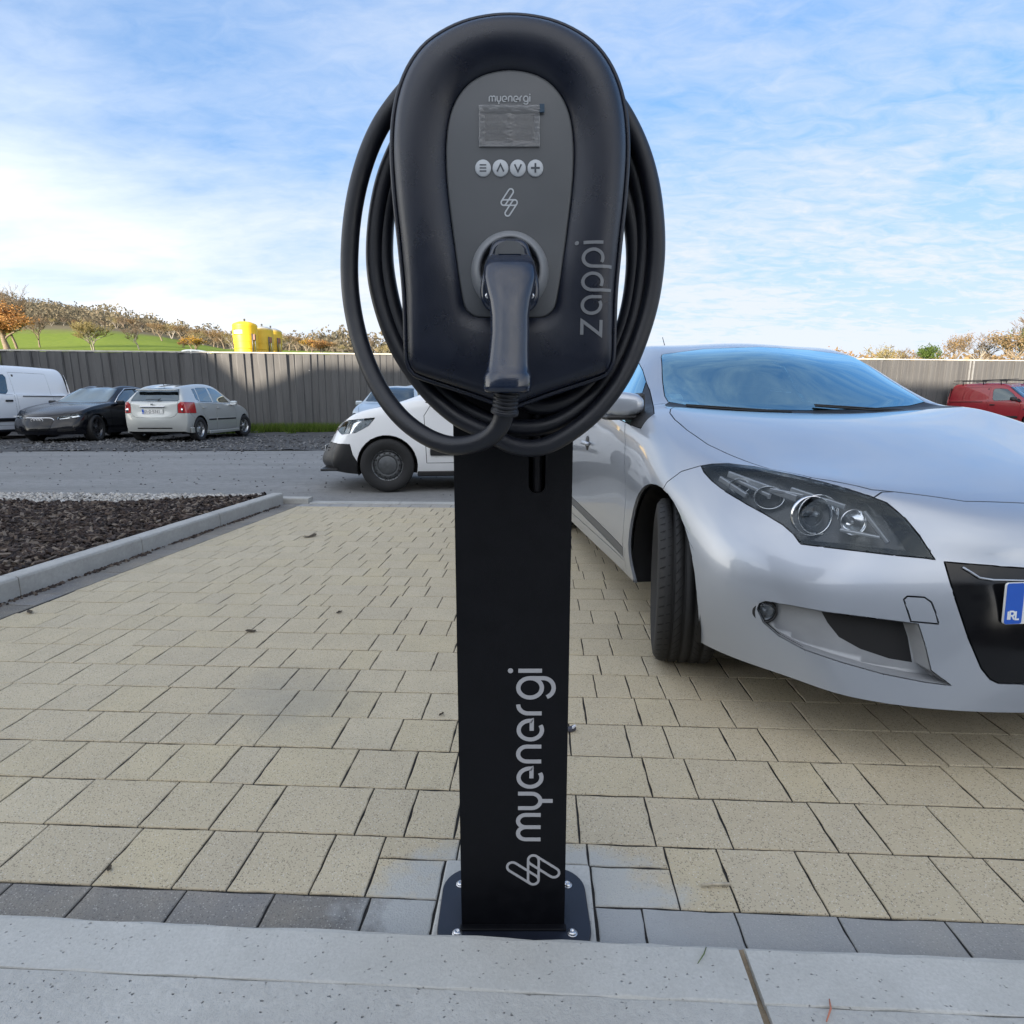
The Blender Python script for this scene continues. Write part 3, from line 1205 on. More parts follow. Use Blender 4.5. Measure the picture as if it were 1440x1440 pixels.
def text_mb(txt, xh, w, h, M, gap=.34, mb=None, dense=0):
    """stroke lettering; x-height xh metres, advance along local +x"""
    mb = mb or MB()
    x = 0.0
    for ch in txt:
        if ch == ' ':
            x += .5 * xh
            continue
        strokes, adv = GLYPH[ch]
        for si_, st in enumerate(strokes):
            if st == 'dot':
                c = [(x + p[0] * w * .62, 1.33 * xh + p[1] * w * .62) for p in arc(0, 0, 1, 0, 330, 11)]
                mb.prism(c, 0, h, M)
            else:
                cl = st[0] == st[-1] or (abs(st[0][0] - st[-1][0]) + abs(st[0][1] - st[-1][1]) < 1e-6)
                pl_ = [(x + p[0] * xh, p[1] * xh) for p in st]
                ribbon(mb, densify(pl_, dense) if dense else pl_, w, h + .00012 * si_, M, cl)
        x += adv * xh + gap * xh
    return mb, x - gap * xh


def frame_mat(o, ex, ey, ez):
    return Matrix(((ex[0], ey[0], ez[0], o[0]), (ex[1], ey[1], ez[1], o[1]), (ex[2], ey[2], ez[2], o[2]), (0, 0, 0, 1)))


UPX, LEFT, FRONT = (0, 0, 1), (-1, 0, 0), (0, -1, 0)

POST_Y, POST_W = 1.0, .197
chg = empty('ev_charger', (0, 1.04, 0), label='black electric car charging post with grey screen panel standing on the paving', cat='charging post')
OFF = Vector((0, -1.04, 0))


def local(mb):
    mb.v = [(x, y - 1.04, z) for x, y, z in mb.v]
    return mb


# post: folded steel, front face with a cable slot open at the top
zt = at(720, 520, POST_Y).z
post = MB()
hw = POST_W / 2
sl0, sl1 = at(743.5, 665, POST_Y), at(767, 665, POST_Y)
zsl = at(755, 694, POST_Y).z
sc_ = ((sl0.x + sl1.x) / 2, (sl1.x - sl0.x) / 2)
X0 = .002
poly = [(-hw, .006), (hw, .006), (hw, zt), (sl1.x - X0, zt)] + [(sc_[0] - X0 + sc_[1] * cos(radians(-a)), zsl + sc_[1] + sc_[1] * sin(radians(-a))) for a in range(0, 181, 20)] + [(sl0.x - X0, zt), (-hw, zt)]
PM = frame_mat((X0, POST_Y, 0), (1, 0, 0), (0, 0, 1), FRONT)
post.prism(poly, -.003, 0, PM)
for sx in (-1, 1):
    post.box((X0 + sx * (hw - .0015), POST_Y + .0415, zt / 2 + .003), (.003, .077, zt - .006))
post.box((X0, POST_Y + .0785, zt / 2 + .003), (POST_W - .0062, .003, zt - .006))
po_ = local(post).build('post', m_black, chg)
# thin weld bead / fold highlights along the foot
fl = MB().box((X0, POST_Y - .006, .0135), (POST_W + .006, .014, .005), .002).box((X0, POST_Y + .086, .0135), (POST_W + .006, .012, .005), .002)
local(fl).build('foot_weld', m_black, po_)
# ribbed conduit inside the slot
cd = MB()
cx = (sl0.x + sl1.x) / 2
pts, rr = [], []
z = zsl - .03
while z < zt:
    pts += [(cx + .001, POST_Y + .020, z), (cx + .001, POST_Y + .020, z + .0022)]
    rr += [.0085, .0105]
    z += .0044
cd.tube(pts, rr, 14)
local(cd).build('conduit', plain('conduit_gloss', (.02, .02, .023), .12, 0), po_)

# base plate with rounded corners and four button-head bolts
rr_ = .058
bx0, bx1, by0, by1 = -.143, .151, .937, 1.147


def rrect(x0, x1, y0, y1, r, n=9):
    out = []
    for cx_, cy_, a in ((x1 - r, y0 + r, -90), (x1 - r, y1 - r, 0), (x0 + r, y1 - r, 90), (x0 + r, y0 + r, 180)):
        out += arc(cx_, cy_, r, a, a + 90, n)
    return out


bpm = MB()
o_ = rrect(bx0, bx1, by0, by1, rr_)
i_ = rrect(bx0 + .0015, bx1 - .0015, by0 + .0015, by1 - .0015, rr_ - .0015)
n_ = len(o_)
bpm.add([(x, y, .0045) for x, y in o_] + [(x, y, .0105) for x, y in o_] + [(x, y, .012) for x, y in i_],
        [(k, (k + 1) % n_, n_ + (k + 1) % n_, n_ + k) for k in range(n_)] + [(n_ + k, n_ + (k + 1) % n_, 2 * n_ + (k + 1) % n_, 2 * n_ + k) for k in range(n_)] + [tuple(2 * n_ + k for k in range(n_))])
bp = local(bpm).build('base_plate', m_plate, chg)
bolt = MB()
bolt.lathe([(.0078, 0), (.0078, .001), (.0072, .003), (.0052, .0046), (.0032, .005), (.0030, .0042), (.0, .0022)], 18)
bolt.lathe([(.0096, -.0002), (.0096, .0008), (.0078, .0009)], 18)
bme = bolt.mesh('bolt', m_steel)
for bx, by in ((643, 1312), (805, 1312), (648, 1243), (798, 1244)):
    v = (by - 720) / FPX
    t = (CAMH - .012) / (PIT_S + v * PIT_C)
    o = link_mesh('bolt', bme, bp)
    o.location = ((bx - 720) / FPX * t, t * (PIT_C - v * PIT_S) - 1.04, .0121)
    o.rotation_euler.z = random.uniform(0, 6)

# lettering on the post, reading upwards
p0, p1 = at(760, 1180, POST_Y), at(760, 943, POST_Y)
xh = at(761, 1060, POST_Y).x - at(728.5, 1060, POST_Y).x
_, wid = text_mb('myenergi', 1, .1, .1, Matrix(), .34)
Lz = p1.z - p0.z
xh2 = Lz / wid
tm = frame_mat((p0.x, POST_Y - .0003, p0.z), UPX, (-xh / xh2, 0, 0), FRONT)
mbt, _ = text_mb('myenergi', xh2, .0075, .0006, tm)
local(mbt).build('lettering', m_grey_ink, po_)


def capsule(ax, ay, bx, by, r, n=8):
    a = math.degrees(atan2(by - ay, bx - ax))
    return arc(bx, by, r, a - 90, a + 90, n) + arc(ax, ay, r, a + 90, a + 270, n)


def emblem_mb(M, s, w, h):
    """three slanted link shapes making a flash"""
    mb = MB()
    for i, (ax, ay, bx, by) in enumerate(((0, 1, 0, -1), (-1.86, .30, 0, -1), (0, 1, 1.83, -.28))):
        ribbon(mb, [(p[0] * s, p[1] * s) for p in capsule(ax, ay, bx, by, .47)], w, h + i * .00008, M, True)
    return mb


ec = at(750, 1223, POST_Y)
em = emblem_mb(frame_mat((ec.x, POST_Y - .0003, ec.z), (1, 0, 0), UPX, FRONT), 15.8 * pxm(POST_Y, 1223), .0045, .0006)
local(em).build('emblem', m_grey_ink, po_)

# ---- housing
RIM_Y = .905
HO = [(18, 0), (20, 30), (27, 62), (40, 92), (60, 121), (88, 143), (122, 158), (160, 166.5), (200, 169.5), (240, 168.5), (290, 164.5), (350, 158), (410, 152.5), (460, 150.5), (498, 149.5), (514, 147), (527, 139), (535, 125), (556, 62), (573, 14), (577, 0)]
FA_ = [(98, 0), (100, 20), (106, 40), (118, 59), (138, 75), (165, 85.5), (200, 90), (235, 90), (270, 87.5), (320, 81.5), (380, 73.5), (420, 67), (434, 63), (443, 54), (447, 42), (447.5, 0)]
CX, CYP = 717, 300


def contour(tab, Y, n=120, grow=0.0):
    """outline table (row, half width) -> n points (x, z) at equal angles about the centre"""
    pr = [(CX + w + 0.0, y) for y, w in tab] + [(CX - w, y) for y, w in tab[::-1][1:-1]]
    P = [at(x, y, Y) for x, y in pr]
    P = np.array([(p.x, p.z) for p in P])
    c = at(CX, CYP, Y)
    c = np.array([c.x, c.z])
    P = spline(P, 720, True) - c
    an = np.arctan2(P[:, 1], P[:, 0])
    r = np.hypot(P[:, 0], P[:, 1])
    o = np.argsort(an)
    t = np.linspace(-pi, pi, n, endpoint=False)
    rr = np.interp(t, an[o], r[o], period=2 * pi) + grow
    return np.stack([rr * np.cos(t), rr * np.sin(t)], 1) + c


NR = 144
CO = contour(HO, RIM_Y, NR)
CF = contour(FA_, .893, NR)
CEN = np.array([at(CX, CYP, .9).x, at(CX, CYP, .9).z])


def shrink(C, d):
    """move a closed contour inwards by d along its normals"""
    T = np.roll(C, -1, 0) - np.roll(C, 1, 0)
    T /= np.linalg.norm(T, axis=1)[:, None]
    N = np.stack([-T[:, 1], T[:, 0]], 1)
    return C + N * d


def rings(spec, name, mat, parent, smooth=True, cap=None):
    V, F = [], []
    for C, Y in spec:
        V += [(x, (Y if np.isscalar(Y) else Y[i]) - 1.04, z) for i, (x, z) in enumerate(C)]
    for i in range(len(spec) - 1):
        for k in range(NR):
            l = (k + 1) % NR
            F.append((i * NR + k, i * NR + l, (i + 1) * NR + l, (i + 1) * NR + k))
    mb = MB()
    mb.add(V, F, 0, smooth)
    if cap == 'end':
        b = (len(spec) - 1) * NR
        mb.f.append(tuple(b + k for k in range(NR)))
        mb.m.append(0)
        mb.sm.append(False)
    if cap == 'start':
        mb.f.append(tuple(range(NR))[::-1])
        mb.m.append(0)
        mb.sm.append(False)
    return mb.build(name, mat, parent)


def lerp(A, B, t):
    return A * (1 - t) + B * t


hs = rings([(shrink(CO, .012), .995), (shrink(CO, .004), .985), (shrink(CO, .0), .955), (CO, .906), (shrink(CO, .0008), .9025), (shrink(CO, .003), .9005), (shrink(CO, .0062), .9005), (shrink(CO, .0066), .903), (shrink(CO, .0068), .908)],
           'housing', m_house, chg, cap='start')
C1 = shrink(CO, .0074)
lowf = np.clip((CEN[1] - .06 - CO[:, 1]) / .12, 0, 1)            # the lower face is flatter
sp = [(C1, .908), (C1, .8995), (shrink(CO, .0078), .8968), (shrink(CO, .0092), .8945)]
for t, dy in ((.06, .887), (.14, .8815), (.28, .8775), (.45, .8765), (.62, .8785), (.78, .8820), (.90, .8865), (.97, .8905), (1.0, .8935)):
    sp.append((lerp(shrink(CO, .0092), CF, t), dy + lowf * (.884 - dy) * .55 * (1 if t < .97 else .4)))
fc = rings(sp, 'front_cover', m_house, chg)
CFi = shrink(CF, .0012)
fa = rings([(CF, .8965), (CFi, .8920), (shrink(CF, .004), .8912), (lerp(CF, CEN, .5), .8908)], 'fascia', m_fascia, chg, cap='end')
FY = .8908


def fpt(px, py, Y=FY):
    return at(px, py, Y)


# 'zappi' embossed up the right of the cover
zy = .8785
p0, p1 = at(845, 471, zy), at(845, 341, zy)
xh = p0.x - at(819.5, 405, zy).x
_, wid = text_mb('zappi', 1, .1, .1, Matrix(), .36)
xh2 = (p1.z - p0.z) / wid
lean = (at(850, 341, zy).x - p0.x) / (p1.z - p0.z) * 0
mbt, _ = text_mb('zappi', xh2, .0042, .009, frame_mat((p0.x, .0, p0.z), UPX, (-xh / xh2, 0, 0), FRONT), .36, dense=.004)
from mathutils.bvhtree import BVHTree
cvb = BVHTree.FromPolygons([v.co.copy() for v in fc.data.vertices], [tuple(q.vertices) for q in fc.data.polygons])


def lay(v):
    h_, n_, _, _ = cvb.ray_cast(Vector((v[0], -1.0, v[2])), Vector((0, 1, 0)))
    y = (h_.y if h_ is not None else -.16) + 1.04
    return (v[0], y + (.001 if v[1] > -.004 else -.0011), v[2])


mbt.v = [lay(v) for v in mbt.v]
local(mbt).build('embossed_lettering', m_emboss, fc)

# fascia print and controls
p0 = fpt(688, 143)
_, wid = text_mb('myenergi', 1, .1, .1, Matrix(), .36)
xh2 = (fpt(745, 143).x - p0.x) / wid
mbt, _ = text_mb('myenergi', xh2, .0015, .0004, frame_mat((p0.x, FY - .0001, p0.z), (1, 0, 0), UPX, FRONT), .36)
local(mbt).build('printed_lettering', m_faint_ink, fa)
ec = fpt(716, 285)
local(emblem_mb(frame_mat((ec.x, FY - .0001, ec.z), (0, 0, -1), (1, 0, 0), FRONT), 7.7 * pxm(FY, 285), .0018, .0004)).build('printed_emblem', m_button, fa)
icons = []
for i, bx in enumerate((679.3, 703.8, 728.3, 752.8)):
    c = fpt(bx, 237)
    r = 11.2 * pxm(FY, 237)
    M = frame_mat((c.x, FY, c.z), (1, 0, 0), UPX, FRONT)
    bt = MB().lathe([(r, -.001), (r, .0012), (r * .92, .0020), (0, .0021)], 28, M)
    bo = local(bt).build('button', m_button, chg)
    ic = MB()
    Mi = frame_mat((c.x, FY - .0021, c.z), (1, 0, 0), UPX, FRONT)
    w = .0018
    if i == 0:
        for q in (-1, 0, 1):
            ribbon(ic, [(-r * .42, q * r * .36), (r * .42, q * r * .36)], w * .8, .0003, Mi)
    elif i == 3:
        ribbon(ic, [(-r * .55, 0), (r * .55, 0)], w * 1.4, .0003, Mi)
        ribbon(ic, [(0, -r * .55), (0, r * .55)], w * 1.4, .00035, Mi)
    else:
        q = 1 if i == 1 else -1
        ribbon(ic, [(-r * .42, -q * r * .42), (0, q * r * .42), (r * .42, -q * r * .42)], w * 1.2, .0003, Mi)
    local(ic).build('icon', m_btn_ink, bo)
# display under a wrinkled protective film
d0, d1 = fpt(674, 207), fpt(759, 149)
dm = MB().box(((d0.x + d1.x) / 2, FY - .0004, (d0.z + d1.z) / 2), (d1.x - d0.x, .002, d1.z - d0.z), .0006)
dp = local(dm).build('display', m_lcd_edge, chg)
s0, s1 = fpt(682, 199), fpt(751, 161)
sm_ = MB().box(((s0.x + s1.x) / 2, FY - .0012, (s0.z + s1.z) / 2), (s1.x - s0.x, .0015, s1.z - s0.z), .0004)
local(sm_).build('screen', m_lcd, dp)


def film():
    nx, nz = 60, 44
    V, F = [], []
    for j in range(nz + 1):
        for i in range(nx + 1):
            u, v = i / nx, j / nz
            e = min(u, 1 - u, v * 1.0, 1 - v)
            x, z = d0.x + (d1.x - d0.x) * u, d0.z + (d1.z - d0.z) * v
            edge = max(0, 1 - e / .13)
            amp = .0001 + .0013 * edge + (.0016 if v > .82 else 0) + .0009 * max(0, 1 - abs(u - .5) / .1) * (v < .8)
            h = abs(mnoise.noise((x * 420, z * 420, 1))) * amp + abs(mnoise.noise((x * 130, z * 300, 5))) * amp * .9
            V.append((x + random.uniform(-1, 1) * .0006 * (e < .02), FY - .0022 - h - 1.04, z))
    for j in range(nz):
        for i in range(nx):
            a = j * (nx + 1) + i
            F.append((a, a + 1, a + nx + 2, a + nx + 1))
    mb = MB()
    mb.add(V, F, 0, True)
    m, k = new_mat('clear_film')
    tr = k.n('ShaderNodeBsdfTransparent')
    k.put(tr.inputs[0], (.92, .93, .94, 1))
    gl = k.n('ShaderNodeBsdfGlossy')
    gl.inputs['Roughness'].default_value = .12
    lw = k.n('ShaderNodeFresnel')
    lw.inputs[0].default_value = 1.5
    mx = k.n('ShaderNodeMixShader')
    k.put(mx.inputs[0], lw)
    k.put(mx.inputs[1], tr)
    k.put(mx.inputs[2], gl)
    df = k.n('ShaderNodeBsdfDiffuse')
    k.put(df.inputs[0], (.75, .76, .78, 1))
    m2 = k.n('ShaderNodeMixShader')
    m2.inputs[0].default_value = .13
    k.put(m2.inputs[1], mx)
    k.put(m2.inputs[2], df)
    k.put(k.n('ShaderNodeOutputMaterial').inputs[0], m2)
    mb.build('protective_film', m, dp)


film()
tb = fpt(762, 153.5)
local(MB().box((tb.x, FY - .003, tb.z), (.0068, .0012, .0105), .0004)).build('film_tab', plain('tab_blue', (.012, .045, .085), .4), dp)

# holster boss
hc = fpt(717, 383)
HM = frame_mat((hc.x, FY, hc.z), (1, 0, 0), UPX, FRONT)
k_ = pxm(FY, 383)
ho = MB().lathe([(55 * k_, -.002), (54 * k_, .004), (51 * k_, .012), (46 * k_, .0185), (42.5 * k_, .020), (41 * k_, .0185), (40 * k_, .006), (40 * k_, -.03)], 56, HM)
local(ho).build('holster', plain('holster_grey', (.21, .22, .235), .4, 0, .05, 12), chg)

# ---- cable with its plug: hangs on the charger, a thing of its own
cab = empty('charging_cable', (0, .92, at(717, 640, .93).z), label='thick black charging cable coiled over the charger with its plug in the holster', cat='cable')
COFF = Vector(cab.location)


def clocal(mb):
    mb.v = [(x - COFF.x, y - COFF.y, z - COFF.z) for x, y, z in mb.v]
    return mb


# plug head: shield-shaped body
SH = [(690, 349), (694, 341), (704, 336), (730, 336), (740, 341), (744, 349), (750, 368), (757, 392), (758.5, 412), (755, 428), (745, 438), (732, 442), (702, 442), (689, 438), (679, 428), (675.5, 412), (677, 392), (684, 368)]
hb = MB()
N_ = 72
layers = [(.893, 1.0), (.856, 1.0), (.850, .985), (.8465, .95), (.845, .88)]
cs = []
base = spline([(x, y) for x, y in SH], N_, True)
cpt = np.array([717, 392.])
for Y, sc in layers:
    for p in base:
        q = cpt + (p - cpt) * sc
        v = at(q[0], q[1], Y)
        cs.append((v.x, Y, v.z))
fs = [(i * N_ + k, i * N_ + (k + 1) % N_, (i + 1) * N_ + (k + 1) % N_, (i + 1) * N_ + k) for i in range(len(layers) - 1) for k in range(N_)]
hb.add(cs, fs, 0, True)
b_ = (len(layers) - 1) * N_
hb.f.append(tuple(b_ + k for k in range(N_)))
hb.m.append(0)
hb.sm.append(False)
plug = empty('plug', (0, 0, 0))
plug.parent = cab
hd = clocal(hb).build('plug_head', m_handle, plug)
# release button on top
rb = MB()
c = at(717, 352, .842)
kk = pxm(.842, 352)
half = [(-21, -8), (-20, 2), (-14, 9), (-5, 12.5), (5, 12.5), (14, 9), (20, 2), (21, -8)]
RM = frame_mat((c.x, .845, c.z), (1, 0, 0), UPX, FRONT)
rb.prism([(x * kk, y * kk) for x, y in half], 0, .005, RM)
rb.prism([(x * kk * .74, y * kk * .62 - .5 * kk) for x, y in half], .005, .0065, RM)
clocal(rb).build('release_button', m_fascia, plug)
for sx in (686, 747.5):
    c = at(sx, 416, .846)
    sm2 = MB().lathe([(.0042, -.002), (.0042, .0006), (.003, .0022), (.0013, .0026), (0, .0012)], 14, frame_mat((c.x, .8462, c.z), (1, 0, 0), UPX, FRONT))
    clocal(sm2).build('screw', m_steel, plug)
# handle: lofted rounded grip (row, half width px, distance of axis, half depth m)
HS = [(356, 22, .850, .004), (360, 28, .846, .008), (367, 33.5, .840, .0135), (378, 36.5, .834, .018), (392, 36.5, .829, .021), (408, 33.5, .825, .0235), (425, 29.5, .821, .025), (445, 27, .817, .0255), (470, 27, .813, .026), (495, 28, .809, .027), (515, 29.5, .806, .028), (524, 31, .8045, .029), (526, 32.5, .804, .0305), (530, 33.5, .8035, .0315), (544, 33.5, .802, .0315), (550, 32.5, .8015, .0305), (553, 27, .801, .025)]
hm = MB()
N_ = 40
V = []
for y, w, Y, dp_ in HS:
    cx_ = 717 - max(0, (y - 470)) * .05
    c = at(cx_, y, Y)
    wm = w * pxm(Y, y)
    for k in range(N_):
        a = 2 * pi * k / N_
        e = .72
        ca, sa = cos(a), sin(a)
        V.append((c.x + wm * math.copysign(abs(ca) ** e, ca), Y + dp_ * math.copysign(abs(sa) ** e, sa), c.z))
hm.add(V, [(i * N_ + k, i * N_ + (k + 1) % N_, (i + 1) * N_ + (k + 1) % N_, (i + 1) * N_ + k) for i in range(len(HS) - 1) for k in range(N_)], 0, True)
hm.f += [tuple(range(N_))[::-1], tuple((len(HS) - 1) * N_ + k for k in range(N_))]
hm.m += [0, 0]
hm.sm += [False, False]
clocal(hm).build('handle', m_handle, plug)
# ribbed boot
pts = [(713, 548, .802), (712, 556, .803), (711, 566, .805), (710, 577, .808), (709.5, 581, .809)]
P = spline([tuple(at(*p)) for p in pts], 60)
r_ = [(.0150 + .0020 * (1 if (i % 9) < 5 else -.4) if i < 50 else .0185) for i in range(60)]
clocal(MB().tube(P, r_, 24)).build('cable_boot', m_cable, plug)

# the coiled cable, one run: plug -> left outer loop -> over the top -> right -> under ... -> into the charger
path = [(710, 574, .807), (708, 586, .809), (701, 602, .814), (686, 616, .822), (662, 625, .833), (632, 626, .845), (598, 613, .862), (563, 586, .882), (533, 545, .905), (511, 495, .925), (497, 440, .94), (491.5, 385, .948), (494, 320, .952), (504, 260, .953), (522, 204, .953), (548, 157, .953), (590, 110, .955), (650, 75, .96), (717, 63, .962), (790, 80, .962), (850, 125, .96), (890, 185, .957), (914, 255, .954), (923, 335, .950), (918, 405, .946), (903, 465, .940), (878, 525, .932), (842, 575, .924), (800, 610, .918), (760, 629, .915), (722, 627, .918), (685, 608, .925), (640, 585, .935), (597, 545, .946), (560, 490, .956), (537, 430, .963), (527, 370, .967), (531, 300, .970), (547, 235, .972), (580, 175, .974), (640, 125, .976), (717, 105, .978), (790, 120, .978), (850, 170, .977), (888, 235, .974), (905, 310, .970), (903, 385, .966), (890, 455, .960), (862, 520, .952), (825, 565, .944), (780, 595, .938), (735, 602, .938), (690, 592, .942), (640, 565, .950), (595, 520, .958), (564, 465, .966), (547, 405, .972), (541, 345, .976), (549, 275, .979), (580, 215, .98), (640, 165, .982), (717, 150, .983), (790, 165, .983), (845, 215, .982), (880, 280, .979), (892, 350, .975), (886, 425, .970), (866, 490, .963), (835, 535, .955), (795, 565, .948), (757, 572, .946), (722, 556, .95)]
P = spline([tuple(at(*p)) for p in path], 620)
clocal(MB().tube(P, .0130, 20)).build('cable', m_cable, cab)
# a second strand of the coil that shows low under the housing
path2 = [(852, 470, .978), (878, 400, .982), (884, 330, .984), (872, 260, .986), (830, 200, .986), (717, 170, .986), (610, 200, .986), (566, 260, .986), (556, 330, .985), (559, 400, .982), (575, 465, .978), (603, 520, .970), (645, 560, .960), (690, 583, .952)]
# ------------------------------------------------------------------ cars: smooth shells cut into panels
def car_axes(X0, Y0, yaw):
    return Matrix(((sin(yaw), -cos(yaw), 0, X0), (cos(yaw), sin(yaw), 0, Y0), (0, 0, 1, 0), (0, 0, 0, 1)))


RAT = [1.0, .87, .66, .34, 0.0]


def cage_from(st, front, rear):
    """st[s][t] with t=0..8 from sill to centre; front[k][j], rear[k][j] for k=0..3, j=1..4"""
    V, F = [], []
    ns = len(st)
    idx = {}

    def vid(key, p):
        if key not in idx:
            idx[key] = len(V)
            V.append(p)
        return idx[key]
    for s in range(ns):
        for t in range(9):
            vid(('s', s, t), st[s][t])
    for s in range(ns - 1):
        for t in range(8):
            F.append((idx['s', s, t], idx['s', s + 1, t], idx['s', s + 1, t + 1], idx['s', s, t + 1]))
    for nm, patch, s, flip in (('f', front, 0, False), ('r', rear, ns - 1, True)):
        def pid(k, j):
            if j == 0:
                return idx['s', s, k]
            if k == 4:
                return idx['s', s, 4 + j]
            return vid((nm, k, j), patch[k][j - 1])
        for k in range(4):
            for j in range(4):
                q = (pid(k, j), pid(k + 1, j), pid(k + 1, j + 1), pid(k, j + 1))
                F.append(q[::-1] if flip else q)
    return np.array(V, float), [f[::-1] for f in F]


def smooth_half(V, F, level, creases=(), iters=6):
    """Catmull-Clark surface THROUGH the cage points, right half only (y >= 0)"""
    n = len(V)
    on = np.abs(V[:, 1]) < 1e-6
    mi = np.zeros(n, int)
    extra = []
    for i in range(n):
        if on[i]:
            mi[i] = i
        else:
            mi[i] = n + len(extra)
            extra.append(i)
    full = lambda A: np.vstack([A, A[extra] * (1, -1, 1)])
    FF = list(F) + [tuple(mi[i] for i in f)[::-1] for f in F]
    P = V.copy()

    def ev(P, lv):
        me = bpy.data.meshes.new('t')
        me.from_pydata([tuple(p) for p in full(P)], [], FF)
        if creases:
            cr = me.attributes.new('crease_edge', 'FLOAT', 'EDGE')
            em = {tuple(sorted(e.vertices)): e.index for e in me.edges}
            for a, b, c in creases:
                for x, y in ((a, b), (mi[a], mi[b])):
                    k = em.get(tuple(sorted((x, y))))
                    if k is not None:
                        cr.data[k].value = c
        ob = bpy.data.objects.new('t', me)
        COL.objects.link(ob)
        md = ob.modifiers.new('s', 'SUBSURF')
        md.levels = md.render_levels = lv
        md.use_limit_surface = True
        dg = bpy.context.evaluated_depsgraph_get()
        oe = ob.evaluated_get(dg)
        m2 = bpy.data.meshes.new_from_object(oe)
        bpy.data.objects.remove(ob)
        bpy.data.meshes.remove(me)
        return m2
    for _ in range(iters):
        m2 = ev(P, 1)
        co = np.zeros(len(m2.vertices) * 3)
        m2.vertices.foreach_get('co', co)
        co = co.reshape(-1, 3)[:n]
        bpy.data.meshes.remove(m2)
        d = V - co
        P = P + d * .9
        P[on, 1] = 0
    m2 = ev(P, level)
    bm = bmesh.new()
    bm.from_mesh(m2)
    bpy.data.meshes.remove(m2)
    bm.normal_update()
    bmesh.ops.delete(bm, geom=[f for f in bm.faces if f.calc_center_median().y < 0], context='FACES')
    for v in bm.verts:
        if abs(v.co.y) < 1e-4:
            v.co.y = 0
    return bm


def in_poly(x, y, P):
    c = False
    n = len(P)
    j = n - 1
    for i in range(n):
        xi, yi = P[i]
        xj, yj = P[j]
        if (yi > y) != (yj > y) and x < (xj - xi) * (y - yi) / (yj - yi) + xi:
            c = not c
        j = i
    return c


